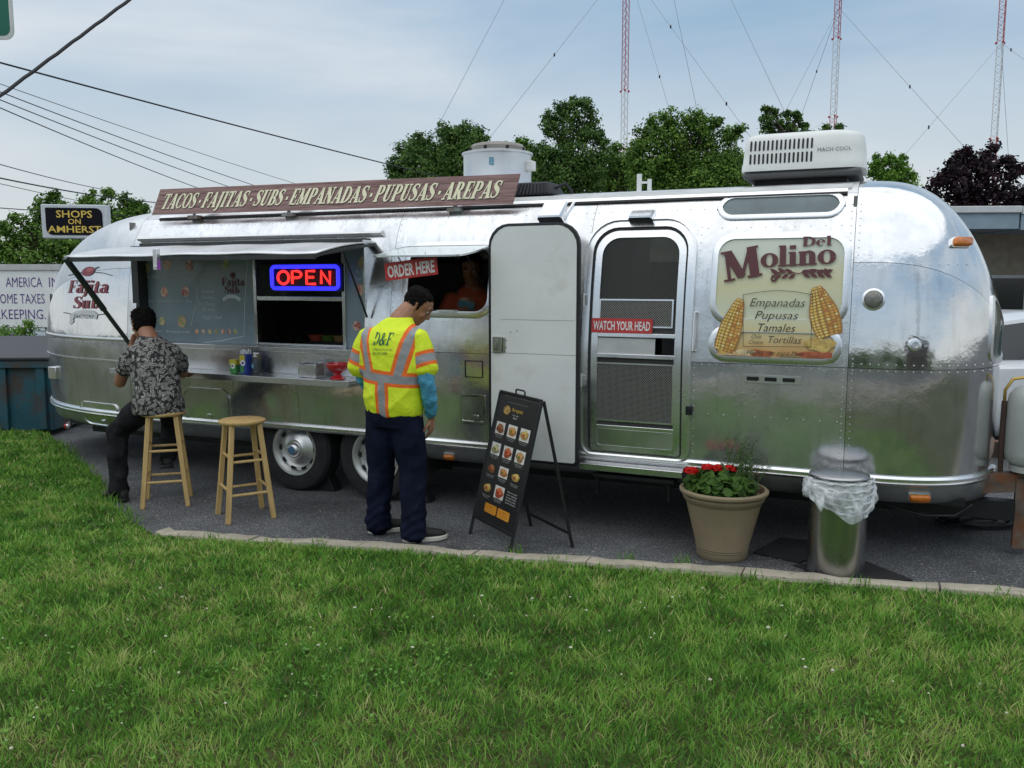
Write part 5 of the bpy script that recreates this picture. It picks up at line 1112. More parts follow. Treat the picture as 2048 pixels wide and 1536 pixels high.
# ---- pedal bin with bag
bc = gnd(1692, 1166); bc.y += .175
bn = thing('pedal_bin', 'round brushed steel pedal bin with a clear plastic bag over its rim', 'bin', bc)
BST = alu('bin_steel', .26, .05, .03, 3, .42, .15)
Rb = .165; Hb = .59
MB().lathe([(Rb-.006, .016), (Rb, .02), (Rb, Hb), (Rb-.004, Hb+.002), (Rb-.008, Hb-.02)], 48).build('drum', BST, bn, ang=40)
MB().lathe([(.0001, 0), (Rb+.008, 0), (Rb+.009, .006), (Rb+.007, .015), (Rb-.01, .02)], 40).build('base_ring', BLACK, bn, ang=40)
MB().lathe([(Rb+.004, Hb+.006), (Rb+.007, Hb+.013), (Rb+.003, Hb+.022), (Rb-.02, Hb+.028), (.09, Hb+.036), (.0001, Hb+.04)], 48).build('lid', BST, bn, ang=60)
MB().lathe([(Rb-.002, Hb-.002), (Rb+.003, Hb+.0), (Rb+.003, Hb+.007), (Rb-.002, Hb+.007)], 40).build('lid_seal', BLACK, bn)
mb = MB(); mb.b2((-.15, -.235, .008), (-.03, -.155, .030)); mb.build('pedal', BLACK, bn, bevel=.006).rotation_euler.z = math.radians(-32)
mb = MB(); mb.tube([(-.125, -.215, .034), (-.05, -.215, .034), (-.05, -.20, .034), (-.125, -.20, .034)], .003, 6); mb.build('pedal_trim', STEEL, bn).rotation_euler.z = math.radians(-32)
def bag_mat():
    m = bpy.data.materials.new('clear_bag'); m.use_nodes = True; n = m.node_tree; lk = n.links.new; b = n.nodes['Principled BSDF']; b.inputs['Base Color'].default_value = (.85, .87, .88, 1); b.inputs['Roughness'].default_value = .3
    t = n.nodes.new('ShaderNodeTexCoord'); a = n.nodes.new('ShaderNodeTexNoise'); a.inputs['Scale'].default_value = 13; a.inputs['Detail'].default_value = 4; a.inputs['Distortion'].default_value = 1.2; lk(t.outputs['Object'], a.inputs['Vector'])
    lw = n.nodes.new('ShaderNodeLayerWeight'); lw.inputs[0].default_value = .45
    q = n.nodes.new('ShaderNodeMapRange'); q.inputs[1].default_value = .40; q.inputs[2].default_value = .68; q.inputs[3].default_value = .42; q.inputs[4].default_value = .95; lk(a.outputs['Fac'], q.inputs[0])
    ad = n.nodes.new('ShaderNodeMath'); ad.operation = 'MAXIMUM'; lk(q.outputs[0], ad.inputs[0]); lk(lw.outputs['Facing'], ad.inputs[1])
    lk(ad.outputs[0], b.inputs['Alpha']); b.inputs['Subsurface Weight'].default_value = 0
    bm_ = n.nodes.new('ShaderNodeBump'); bm_.inputs['Strength'].default_value = .9; bm_.inputs['Distance'].default_value = .02; lk(a.outputs['Fac'], bm_.inputs['Height']); lk(bm_.outputs[0], b.inputs['Normal']); return m
mb = MB(); NA, NZ = 96, 16
for j in range(NZ+1):
    v = j/NZ
    for i in range(NA):
        a = 2*math.pi*i/NA; fr = -math.sin(a)               # front faces -y
        hang = .085+.15*max(0, math.sin((a-3.65)*1.05))**1.2+.02*math.sin(3*a+1) + (.05 if math.cos(a) < -.7 else 0)
        rad = Rb+.010+(.030*math.sin(v*math.pi*.75))*(1+.5*math.sin(2*a+.5))+.009*math.sin(7*a+6*v)+.006*math.sin(17*a-9*v)+.012*v*math.sin(5*a+2)
        if v < .15: rad = Rb+.009+.006*math.sin(11*a)
        mb.v.append((rad*math.cos(a), rad*math.sin(a), Hb+.004-hang*v+.006*math.sin(9*a)*v))
mb.f = [(j*NA+i, j*NA+(i+1) % NA, (j+1)*NA+(i+1) % NA, (j+1)*NA+i) for j in range(NZ) for i in range(NA)]
BAG = bag_mat(); mb.build('bag', BAG, bn, ang=180)
mb = MB()      # gathered folds of the bag along the rim
for k in range(5):
    pts = []
    for i in range(25):
        a = math.radians(188+i*7.0); pts.append(((Rb+.024+.006*math.sin(i*.9+k))*math.cos(a), (Rb+.024)*math.sin(a), Hb-.006-.016*k-(.028*k)*math.sin(math.pi*i/24)+.004*math.sin(i*1.7+k*2)))
    mb.tube(pts, [.004+.0035*abs(math.sin(i*.7+k)) for i in range(25)], 6)
mb.tube([((Rb+.02)*math.cos(math.radians(190)), (Rb+.02)*math.sin(math.radians(190)), Hb+.002), (-Rb-.035, -.06, Hb-.04), (-Rb-.03, -.08, Hb-.10)], [.014, .016, .006], 8)
mb.build('bag_folds', M('bag_white', (.72, .74, .75), .35, var=.1, scale=30, alpha=.72), bn)
# rubber mats
def flat_quad(name, pix, z, m_, label, cat, t=.008):
    ps = [gnd(*q) for q in pix]; c = sum(ps, Vector())/4; mb = MB(); mb.prism([(p.x-c.x, p.y-c.y) for p in ps], 0, t, lambda x, y, d: (x, y, d)); o = mb.build(name, m_, bevel=.003); o.location = (c.x, c.y, z); return tag(o, label, cat)
MATB = M('mat_rubber', (.014, .014, .015), .85, var=.3, bump=.5, bscale=120)
flat_quad('rubber_mat', ((1585, 1132), (1700, 1172), (1826, 1162), (1720, 1120)), .002, MATB, 'flat black rubber mat under the steel pedal bin', 'mat')
flat_quad('rubber_mat', ((1505, 1108), (1600, 1128), (1690, 1092), (1560, 1078)), .0025, MATB, 'black rubber mat between the flower pot and the bin', 'mat', .012)
# ---- folding menu board
A1, A2, A3, A4 = gnd(940, 1068), gnd(1018, 1112), gnd(1062, 1052), gnd(1145, 1095)
T1, T2 = (A1+A3)/2, (A2+A4)/2; T1.z = T2.z = .985
af = thing('menu_stand', 'black folding A frame menu board with arepa photos', 'menu stand', (A1+A2+A3+A4)/4); O_ = Vector(af.location)
FR = M('frame_black', (.013, .013, .014), .45, var=.2)
def bar(a, b, nm='frame_bar', w_=.022): MB().beam(a-O_, b-O_, w_, w_*.8, (0, 1, 0)).build(nm, FR, af, bevel=.003)
bar(A1, T1, 'leg'); bar(A2, T2, 'leg'); bar(A3, T1+Vector((.012, .012, 0)), 'leg'); bar(A4, T2+Vector((.012, .012, 0)), 'leg'); bar(T1, T2, 'top_bar', .026); bar(A1.lerp(T1, .13), A2.lerp(T2, .13), 'cross_bar'); bar(A3.lerp(T1, .10), A4.lerp(T2, .10), 'cross_bar', .018)
tm_ = (T1+T2)/2-O_; ux = (T2-T1).normalized(); MB().tube([tm_-ux*.06, tm_-ux*.06+Vector((0, 0, .035)), tm_-ux*.05+Vector((0, 0, .042)), tm_+ux*.05+Vector((0, 0, .042)), tm_+ux*.06+Vector((0, 0, .035)), tm_+ux*.06], .006, 8).build('carry_handle', FR, af)
c00, c10, c01, c11 = A1.lerp(T1, .145)-O_, A2.lerp(T2, .145)-O_, A1.lerp(T1, .985)-O_, A2.lerp(T2, .985)-O_
nrm = (c10-c00).cross(c01-c00).normalized(); nrm = -nrm if nrm.y > 0 else nrm
def MP(u, v, d): return tuple((c00*(1-u)+c10*u)*(v)+(c01*(1-u)+c11*u)*(1-v)+nrm*(.004+d))    # v runs downwards
MB().prism([(.03, 0), (.97, 0), (.97, 1), (.03, 1)], -.006, 0, MP).build('menu_panel', M('panel_black', (.017, .016, .016), .35, var=.3, scale=4), af)
AW, AH = (c10-c00).length, (c01-c00).length
FO = [((.75, .72, .68), (.20, .07, .02)), ((.78, .75, .70), (.42, .17, .04)), ((.72, .70, .66), (.36, .24, .06)), ((.76, .75, .72), (.35, .30, .16)), ((.70, .68, .62), (.34, .07, .02)), ((.74, .71, .66), (.32, .17, .06))]
def mphoto(u, v, w_, h_, i, plate=True):
    A_, B_ = FO[i % 6]; o = bpy.data.objects.new('photo_print', None); COL.objects.link(o); o.parent = af
    if plate: MB().add([MP(u+a*w_, v+b*h_, .0015) for a, b in ((-.5, .5), (.5, .5), (.5, -.5), (-.5, -.5))], [(0, 1, 2, 3)]).build('photo_ground', M('plate_%d' % (i % 6), A_, .35, var=.12, scale=15), o)
    n_ = 16
    for k, (rs, cc, du, dv) in enumerate(((.42, B_, 0, .05), (.28, tuple(min(1, x_*1.9+.03) for x_ in B_), .04, -.12), (.13, (.16, .22, .03) if i % 2 else (.45, .05, .02), -.08, .03))):
        MB().add([MP(u+du*w_+w_*rs*(1+.16*math.sin(3*a+i*2+k))*math.cos(a), v+dv*h_+h_*rs*.9*(1+.14*math.sin(2*a+i+k))*math.sin(a), .0022+.0006*k) for a in np.linspace(0, -2*math.pi, n_, endpoint=False)], [tuple(range(n_))]).build('food_print', M('mfood_%d_%d' % (i % 6, k), cc, .4, var=.45, scale=60), o)
i = 0
for row, v, pl in ((0, .265, True), (1, .435, True), (2, .595, False)):
    for u in (.20, .50, .80): mphoto(u, v, .22, .098 if pl else .085, i, pl if not (row == 2 and u == .5) else True); i += 1
mphoto(.20, .755, .22, .09, 8, False); mphoto(.5, .755, .23, .10, 4)
mb = MB()
def mtext(mb, s, u, v, h, w_, al='CENTER'):
    tv = text2d(s, 1, 0, .004); ww = max(p[0] for p in tv[0]); k = w_/ww; u0 = u-w_/2 if al == 'CENTER' else u; put_text(mb, ([(p[0]*k, -p[1]*h/.72) for p in tv[0]], [f[::-1] for f in tv[1]]), MP, u0, v, .002)
mtext(mb, 'Con todo', .5, .145, .014, .15); mtext(mb, '$8.50', .5, .168, .014, .1)
for v in (.328, .50, .655, .82):
    for u in (.2, .5, .8):
        if v > .8 and u > .7: continue
        mtext(mb, ['Pelua beef', 'Reina pepiada', 'Domino queso'][int(u*3)], u, v, .008, .19); mtext(mb, 'with cheese', u, v+.014, .007, .15)
for k, t_ in enumerate(('Choose your', 'extra toppings', 'avocado beans', 'plantain queso', 'and more')): mtext(mb, t_, .80, .725+k*.021, .011, .24)
mtext(mb, '____________', .5, .045, .012, .5); mb.build('menu_lettering', M('menu_stand_white', (.55, .55, .53), .5), af)
mb = MB(); mtext(mb, 'Arepas', .52, .112, .032, .27); mb.build('menu_title', M('menu_yellow', (.62, .40, .05), .5), af)
mb = MB(); mb.add([MP(.27+.085*math.cos(a), .112+.036*math.sin(a), .002) for a in np.linspace(0, -2*math.pi, 20, endpoint=False)], [tuple(range(20))]); mb.build('menu_emblem', M('emblem_tan', (.50, .30, .09), .5, var=.4, scale=40, var2=(.06, .03, .01), v2scale=45, v2amt=.42), af)
for u in (.38, .70): MB().add([MP(a, b, .002) for a, b in [(x_, y_) for x_, y_ in rr(.29, .072, .012, 3, u, .905)][::-1]], [tuple(range(16))]).build('orange_box', M('menu_orange', (.66, .26, .02), .5), af)
mb = MB()
for u in (.38, .70):
    for k, t_ in enumerate(('COMBO', 'two arepas and', 'one soft drink')): mtext(mb, t_, u, .892+k*.018, .009, .2)
mb.build('box_lettering', M('box_ink', (.25, .09, .01), .5), af)
# ---- wheel chocks
for px, py, lb in ((655, 982, 'black wheel chock between the two trailer tyres'), (842, 1005, 'black wheel chock behind the man in the safety shirt')):
    c = gnd(px, py); o = MB().add([(-.10, -.06, 0), (.10, -.06, 0), (.10, .06, 0), (-.10, .06, 0), (-.01, -.06, .13), (.03, -.06, .13), (.03, .06, .13), (-.01, .06, .13)], [(3, 2, 1, 0), (4, 5, 6, 7), (0, 1, 5, 4), (1, 2, 6, 5), (2, 3, 7, 6), (3, 0, 4, 7)]).build('wheel_chock', BLACK, bevel=.008)
    o.location = (c.x, c.y+.06, .001); o.rotation_euler.z = TYAW; tag(o, lb, 'wheel chock', 'wheel chocks')
# ---- on the counter
def on_counter(px, off=.14): return TL(wl(px, 740, off)[0], off, 1.0035)
c = on_counter(471); o = thing('packet_box', 'green and yellow packet box left of the straws', 'box', c, TYAW)
MB().b2((-.034, -.03, 0), (.034, .03, .105)).build('box', M('packet_green', (.04, .22, .05), .4, var=.15), o, bevel=.003); MB().b2((-.035, -.031, .065), (.035, .031, .108)).build('box_band', M('packet_yellow', (.50, .42, .05), .4), o)
MB().lathe([(.022, 0), (.022, .002)], 16, (0, -.0315, .055), ax='y').build('emblem', M('sign_white', (0, 0, 0)), o); MB().b2((-.012, -.0345, .048), (.008, -.0338, .066)).build('emblem_mark', M('logo_grey', (0, 0, 0)), o)
c = on_counter(493); o = thing('straw_box', 'blue and yellow box holding white straws', 'box', c, TYAW)
MB().b2((-.036, -.036, 0), (.036, .036, .155)).build('box', M('straw_blue', (.015, .035, .22), .4), o, bevel=.003); MB().b2((-.0365, -.0368, .075), (.018, -.0362, .150)).build('box_panel', M('packet_yellow', (0, 0, 0)), o); MB().b2((-.03, -.0372, .01), (.005, -.0364, .06)).build('box_panel', M('packet_green', (0, 0, 0)), o)
MB().lathe([(.024, 0), (.024, .002)], 16, (-.002, -.0385, .085), ax='y').build('emblem', M('sign_white', (0, 0, 0)), o); MB().b2((-.012, -.0405, .075), (.008, -.0398, .094)).build('emblem_mark', M('straw_blue', (0, 0, 0)), o)
for k in range(14): x, y = RNG.uniform(-.028, .028, 2); MB().tube([(x, y, .02), (x*1.15, y*1.15, .185+RNG.uniform(-.012, .012))], .004, 6).build('straw', M('straw_white', (.75, .76, .76), .4), o)
c = on_counter(511, .10); o = thing('soap_bottle', 'dark grey pump bottle with white pump beside the straws', 'bottle', c, TYAW)
MB().lathe([(.0001, 0), (.036, 0), (.038, .01), (.038, .10), (.03, .118), (.012, .122), (.012, .13), (.0001, .13)], 20, sc=(1, .8)).build('bottle', M('bottle_grey', (.045, .05, .055), .35), o, ang=50)
mb = MB(); mb.lathe([(.013, .13), (.013, .142), (.005, .143), (.005, .16), (.0001, .16)], 12); mb.beam((-.01, 0, .16), (.035, 0, .16), .014, .012); mb.build('pump', M('sign_white', (0, 0, 0)), o); MB().lathe([(.016, 0), (.016, .002)], 12, (0, -.0325, .06), sc=(.8, 1.3), ax='y').build('drop_mark', M('label_blue', (0, 0, 0)), o)
c = on_counter(623); o = thing('napkin_box', 'brushed metal napkin dispenser on the counter', 'napkin box', c, TYAW)
mb = MB(); mb.b2((-.085, -.06, 0), (.085, .06, .006)); mb.b2((-.085, .052, .006), (.085, .06, .11)); mb.b2((-.085, -.06, .006), (-.079, .051, .11)); mb.b2((.079, -.06, .006), (.085, .051, .11)); mb.b2((-.078, -.06, .006), (.078, -.054, .10)); mb.build('case', STEEL, o, bevel=.002); MB().b2((-.072, -.05, .008), (.072, .045, .092)).build('napkins', M('napkin', (.30, .30, .29), .8), o)
c = on_counter(675, .19); o = tag(MB().lathe([(.0001, 0), (.058, 0), (.06, .006), (.05, .016), (.03, .03), (.026, .04), (.03, .046), (.06, .062), (.082, .09), (.088, .118), (.086, .121), (.080, .112), (.055, .07), (.0001, .055)], 32).build('footed_bowl', M('bowl_red', (.42, .012, .016), .15, coat=.6, var=.06), ang=50), 'glossy red footed bowl at the end of the counter', 'bowl'); o.location = c
# ---- neon OPEN sign
def glow(name, c, s_): return M(name, tuple(x_*.4 for x_ in c), .3, emit=c, es=s_)
NB, NR = glow('neon_blue', (.03, .03, 1.0), 1.5), glow('neon_red', (1.0, .035, .03), 1.3)
ny = -(MY-.06); n0, n1 = wl(541, 530, ny), wl(681, 581, ny); nw, nh = n1[0]-n0[0], n0[1]-n1[1]
ns = thing('neon_sign', 'lit OPEN sign with red letters and blue border in the serving window', 'neon sign', TL((n0[0]+n1[0])/2, ny, n1[1]), TYAW)
MB().prism(rr(nw+.02, nh+.02, .03, 4, 0, nh/2), -.03, -.014).build('backing', M('neon_back', (.008, .008, .012), .4), ns)
def NT(pts, r_, m_, nm): MB().tube([(x, -.006, z) for x, z in pts], r_, 8).build(nm, m_, ns)
bo = rr(nw-.03, nh-.03, .03, 5, 0, nh/2); NT(bo+bo[:2], .0155, NB, 'border_tube')
lw_, lh = nw*.155, nh*.50; z0 = nh*.25
for k, ch in enumerate('OPEN'):
    x = -nw*.385+k*nw*.208
    if ch == 'O': NT([(x+lw_*.5+lw_*.52*math.cos(a), z0+lh/2+lh*.5*math.sin(a)) for a in np.linspace(0, 2*math.pi, 25)], .011, NR, 'letter_tube')
    if ch == 'P': NT([(x, z0), (x, z0+lh)]+[(x+lw_*.45+lw_*.4*math.sin(a), z0+lh*.74+lh*.26*math.cos(a)) for a in np.linspace(0, math.pi, 9)]+[(x+.012, z0+lh*.48)], .011, NR, 'letter_tube')
    if ch == 'E': NT([(x+lw_*.75, z0+lh), (x, z0+lh), (x, z0), (x+lw_*.8, z0)], .011, NR, 'letter_tube'); NT([(x, z0+lh*.52), (x+lw_*.65, z0+lh*.52)], .011, NR, 'letter_tube')
    if ch == 'N': NT([(x, z0), (x, z0+lh), (x+lw_*.8, z0), (x+lw_*.8, z0+lh)], .011, NR, 'letter_tube')
for x in (-nw*.3, nw*.3): MB().tube([(x, -.01, nh), (x+.02, .0, nh+.09), (x-.01, .02, 2.04-n1[1])], .002, 5).build('wire', DARKM, ns)
# ---- ORDER HERE sign
oy = .33; a, b = wl(770, 543, oy), wl(875, 532, oy); hgt = .125
os_ = thing('order_sign', 'red ORDER HERE sign hanging tilted under the glass flap', 'sign', TL((a[0]+b[0])/2, oy, (a[1]+b[1])/2), TYAW); L_ = (b[0]-a[0]); rot = math.radians(6.2)
def OS(x, z, d): return (x*math.cos(rot)-z*math.sin(rot), -d, x*math.sin(rot)+z*math.cos(rot))
MB().prism(rr(L_, hgt, .006, 3), -.002, .002, OS).build('plate', M('sign_red', (0, 0, 0)), os_)
mb = MB(); tv = text2d('ORDER HERE', 1, 0, .03); ww = max(p[0] for p in tv[0]); k = L_*.9/ww; put_text(mb, ([(p[0]*k, p[1]*hgt*.66/.72) for p in tv[0]], tv[1]), OS, -L_*.45, -hgt*.33, .003); mb.build('lettering', M('sign_white', (0, 0, 0)), os_)
for x in (-L_*.36, L_*.28): p = OS(x, hgt*.45, 0); MB().tube([p, (p[0]+.005, .0, p[2]+.05), (p[0], .0, 1.915-os_.location.z)], .0022, 5).build('hook', M('zinc', (0, 0, 0)), os_)
# ---- hose on the ground and cable under the body
HOSE = M('hose_black', (.012, .012, .013), .5)
c = gnd(1975, 1060); mb = MB(); pts = []
for i in range(150):
    a = i*.33; r_ = .17+.05*math.sin(i*.37); pts.append((c.x+.05*math.sin(i*.11)+1.25*r_*math.cos(a), c.y+.12+.62*r_*math.sin(a), .014+.028*(i/150)+.012*math.sin(i*.8)**2))
mb.tube(pts, .011, 6); o = mb.build('hose', HOSE); tag(o, 'tangled coil of black hose on the asphalt by the hitch', 'hose')
mb = MB(); a = [TL(*wl(1752, 1012, -.3)[:1], -.3, .36), TL(wl(1790, 1030, -.3)[0], -.3, .30), TL(wl(1850, 1040, -.3)[0], -.3, .27), TL(wl(1910, 1036, -.3)[0], -.3, .29), TL(wl(1945, 1018, -.3)[0], -.3, .37)]
mb.tube(_crv(a) if False else [tuple(p) for p in a], .011, 8); tag(mb.build('cable', HOSE), 'black cable sagging under the nose of the trailer', 'cable')
# ---- gas bottle
gp = wl(2066, 860, -.62); o = thing('gas_bottle', 'pale grey propane bottle on the trailer tongue', 'gas bottle', TL(gp[0], -.62, .546), TYAW)
zt_ = wl(2066, 772, -.62)[1]-.546
MB().lathe([(.0001, .03), (.10, .03), (.145, .07), (.155, .12), (.155, zt_-.12), (.145, zt_-.06), (.11, zt_-.015), (.05, zt_), (.0001, zt_)], 36).build('tank', M('bottle_paint', (.46, .49, .46), .5, var=.12, scale=5, var2=(.28, .22, .16), v2scale=9, v2amt=.3), o, ang=50)
MB().lathe([(.12, 0), (.12, .04), (.115, .04), (.115, 0)], 24).build('foot_ring', M('bottle_paint', (0, 0, 0)), o)
mb = MB(); mb.lathe([(.022, zt_), (.022, zt_+.06), (.0001, zt_+.06)], 12); mb.build('valve', M('brass', (.45, .30, .08), .3, 1.), o)
MB().tube([(0, 0, zt_+.04), (-.05, 0, zt_+.055), (-.13, -.01, zt_+.04), (-.17, -.02, zt_-.03), (-.17, -.02, zt_-.12)], .010, 8).build('gas_hose', M('brass', (0, 0, 0)), o); MB().tube([(-.17, -.02, zt_-.10), (-.172, -.02, zt_-.3), (-.165, 0, -.02)], .016, 8).build('gas_pipe', M('pipe_rust', (.08, .045, .035), .7), o)
# ================================================================== people
SKIN = M('skin_brown', (.37, .175, .10), .5, var=.14, scale=14, bump=.12, bscale=180, sub=.12)
SKIN2 = M('skin_tan', (.36, .19, .12), .5, var=.12, scale=14, sub=.1)
HAIR = M('hair_black', (.010, .008, .007), .8, spec=.12, var=.4, scale=60, bump=1., bscale=160)
def hand(mb, wrist, d, palm_n, side, curl=.5, size=1.):
    """wrist point, direction of the hand, palm normal, side = +1 if the thumb lies on cross(d, n)"""
    W = Vector(wrist); d = Vector(d).normalized(); n_ = Vector(palm_n); n_ = (n_-d*n_.dot(d)).normalized(); x = d.cross(n_)*side
    k = size
    loft(mb, [(W-d*.02*k, .024*k, .018*k, x, n_), (W+d*.01*k, .030*k, .017*k, x, n_), (W+d*.05*k, .040*k, .016*k, x, n_), (W+d*.085*k, .041*k, .014*k, x, n_), (W+d*.098*k, .036*k, .011*k, x, n_)], 12)
    for i, (o, L_, r_) in enumerate(((.030, .070, .0088), (.010, .080, .0092), (-.010, .074, .0088), (-.029, .058, .0078))):
        p = W+d*.088*k+x*o*k; a = 0; pts = [(*(p-d*.02*k), r_*k)]; q = p.copy()
        for sgm in (.45, .32, .23):
            a += curl*(.75+.12*i); dd = d*math.cos(a)+n_*math.sin(a); q = q+dd*L_*sgm*k; pts.append((*q, r_*k*(1-.12*len(pts)/3)))
        limb(mb, pts, 8)
    t0 = W+d*.025*k+x*.030*k; t1 = t0+(d*.6+x*.75+n_*.25).normalized()*.038*k; t2 = t1+(d*.9+x*.15+n_*.45).normalized()*.032*k; t3 = t2+(d*.85-x*.1+n_*.5).normalized()*.024*k
    limb(mb, [(*t0, .013*k), (*t1, .0115*k), (*t2, .0100*k), (*t3, .0085*k)], 8)
def head(mb, C, Rm, k=1.):
    """C: head centre; Rm: 3x3 rotation, local y = face direction"""
    X, Y, Z = Rm @ Vector((1, 0, 0)), Rm @ Vector((0, 1, 0)), Rm @ Vector((0, 0, 1)); C = Vector(C)
    prof = [(-.118, .030, .030, .050), (-.108, .046, .045, .042), (-.085, .058, .068, .026), (-.05, .067, .085, .010), (-.01, .073, .094, .0), (.03, .0765, .098, -.004), (.065, .072, .092, -.008), (.092, .056, .072, -.010), (.108, .034, .045, -.010), (.116, .012, .016, -.010)]
    loft(mb, [(C+Z*z*k+Y*y*k, rx*k, ry*k, X, Y) for z, rx, ry, y in prof], 18)
    f = lambda x, y, z: C+X*x*k+Y*y*k+Z*z*k
    limb(mb, [(*f(0, .088, .018), .011*k), (*f(0, .104, -.012), .013*k), (*f(0, .112, -.030), .016*k)], 8)                      # nose
    for s in (-1, 1): limb(mb, [(*f(s*.012, .094, -.034), .010*k), (*f(s*.018, .092, -.036), .009*k)], 6)
    limb(mb, [(*f(-.045, .082, .030), .012*k), (*f(0, .094, .034), .013*k), (*f(.045, .082, .030), .012*k)], 8)                # brow
    limb(mb, [(*f(-.022, .088, -.058), .010*k), (*f(0, .097, -.057), .0115*k), (*f(.022, .088, -.058), .010*k)], 8)            # lips
    limb(mb, [(*f(-.02, .087, -.071), .010*k), (*f(0, .095, -.071), .0115*k), (*f(.02, .087, -.071), .010*k)], 8)
    limb(mb, [(*f(-.015, .08, -.098), .018*k), (*f(.015, .08, -.098), .018*k)], 8)                                              # chin
    for s in (-1, 1):                                                                                                            # cheeks, ears
        limb(mb, [(*f(s*.042, .070, -.02), .020*k), (*f(s*.046, .058, -.04), .022*k)], 8)
        pts = [(*f(s*(.080+.010*math.sin(a/2)), -.008-.012*math.cos(a*.9), .002+.030*math.cos(a)), .0062*k) for a in np.linspace(-.3, 4.0, 9)]; limb(mb, pts, 6)
        limb(mb, [(*f(s*.074, -.002, .02), .010*k), (*f(s*.076, -.004, -.02), .008*k)], 6)
def face_bits(name, C, Rm, parent, k=1.):
    C = Vector(C); f = lambda x, y, z: tuple(C+Rm @ Vector((x*k, y*k, z*k)))
    for s in (-1, 1):
        MB().ball(f(s*.031, .0785, .008), .0115*k, 10, 8).build('eye', M('eye_white', (.55, .52, .48), .25), parent); MB().ball(f(s*.031, .0865, .007), .005*k, 8, 6).build('iris', M('iris_dark', (.012, .008, .006), .15), parent)
        mb = MB(); limb(mb, [(*f(s*.014, .099, .036), .004*k), (*f(s*.032, .095, .042), .0045*k), (*f(s*.052, .080, .036), .0025*k)], 6); mb.build('eyebrow', HAIR, parent)
HPROF = [(-.118, .030, .030, .050), (-.108, .046, .045, .042), (-.085, .058, .068, .026), (-.05, .067, .085, .010), (-.01, .073, .094, .0), (.03, .0765, .098, -.004), (.065, .072, .092, -.008), (.092, .056, .072, -.010), (.108, .034, .045, -.010), (.116, .012, .016, -.010)]
def hair(C, Rm, parent, mat_, k=1., amp=.003, line=.02, back=-.07, side=-.005, thick=.011):
    """short hair: a rough shell over the skull that stops at the hairline, sideburns and nape"""
    mb = MB(); NU = 72; C = Vector(C); zs_ = np.concatenate([np.linspace(-.10, .09, 26), [.100, .108, .114, .119, .123]]); NV = len(zs_); H_ = np.array(HPROF); keep = {}
    rr_ = np.random.default_rng(3)
    for j, z in enumerate(zs_):
        zc3 = min(z, .117); rx, ry, yc = (np.interp(zc3, H_[:, 0], H_[:, i]) for i in (1, 2, 3)); over = max(0, z-.100)/.023
        for i in range(NU):
            a = 2*math.pi*i/NU; sn = math.sin(a); t = thick*(1+.25*math.sin(a*5+j)*math.sin(j*.9))+rr_.normal(0, amp*.5)
            lim = float(np.interp(sn, [-1, -.45, -.05, .12, .30, .55, 1], [back, back, side-.035, side-.02, line+.01, line+.035, line+.05]))+rr_.normal(0, .006)
            ok = z >= lim; keep[(i, j)] = ok
            t = -.006 if not ok else t*min(1, .25+(z-lim)/.035)
            x_, y_ = (rx+t)*math.cos(a)*(1-.75*over**2), (ry+t)*sn*(1-.75*over**2)+yc; mb.v.append(tuple(C+Rm @ Vector((x_*k, y_*k, z*k+t*.3))))
    mb.v.append(tuple(C+Rm @ Vector((0, -.01*k, .125*k))))
    for j in range(NV-1):
        for i in range(NU):
            i2 = (i+1) % NU
            if keep[(i, j+1)] or keep[(i2, j+1)]: mb.f.append((j*NU+i, j*NU+i2, (j+1)*NU+i2, (j+1)*NU+i))
    mb.f += [((NV-1)*NU+i, (NV-1)*NU+(i+1) % NU, NV*NU) for i in range(NU)]
    return mb.build('hair', mat_, parent, ang=180)
def RotZX(yaw, pitch, roll=0): return Matrix.Rotation(yaw, 3, 'Z') @ Matrix.Rotation(pitch, 3, 'X') @ Matrix.Rotation(roll, 3, 'Y')
XV, YV = Vector((1, 0, 0)), Vector((0, 1, 0))
def trunk(mb, rows, n=20):
    """rows: (x, y, z, rx, ry, yaw)"""
    loft(mb, [((x, y, z), rx, ry, (math.cos(a), math.sin(a), 0), (-math.sin(a), math.cos(a), 0)) for x, y, z, rx, ry, a in rows], n)
def shoe(parent, P, yaw, upper, sole, L_=.29, h=.10, logo=None, pitch=0.):
    o = bpy.data.objects.new('shoe', None); COL.objects.link(o); o.parent = parent; o.location = P; o.rotation_euler = (pitch, 0, yaw)
    f = np.linspace(0, 1, 12); mb = MB()
    loft(mb, [((0, -L_*.32+L_*t, .022+hh/2), wd, hh/2, XV, Vector((0, 0, 1))) for t, wd, hh in ((.0, .022, .05), (.05, .036, .085), (.18, .041, h), (.34, .042, h*.98), (.48, .044, h*.72), (.64, .049, h*.56), (.80, .049, h*.48), (.92, .038, h*.38), (.985, .018, h*.25))], 16); mb.build('upper', upper, o, ang=180)
    mb = MB(); ol = []
    for t, wd in ((-.02, .012), (.03, .036), (.15, .042), (.35, .040), (.5, .044), (.68, .053), (.82, .052), (.94, .040), (1.01, .016)): ol.append((wd, -L_*.32+L_*t))
    ol = ol+[(-a, b) for a, b in ol[::-1]]; mb.prism(ol, 0, .032, lambda x, y, d: (x, y, d+.006*max(0, (y-.1)/.1)+(.008*max(0, (-y-.05)/.05) if d < .01 else 0))); mb.build('sole', sole, o, bevel=.006)
    if logo is not None:
        for s in (-1, 1):
            mb = MB(); mb.tube([(s*.043, -.045, .045), (s*.050, .0, .040), (s*.046, .05, .075)], [.012, .016, .004], 8); mb.build('stripe', logo, o)
    return o

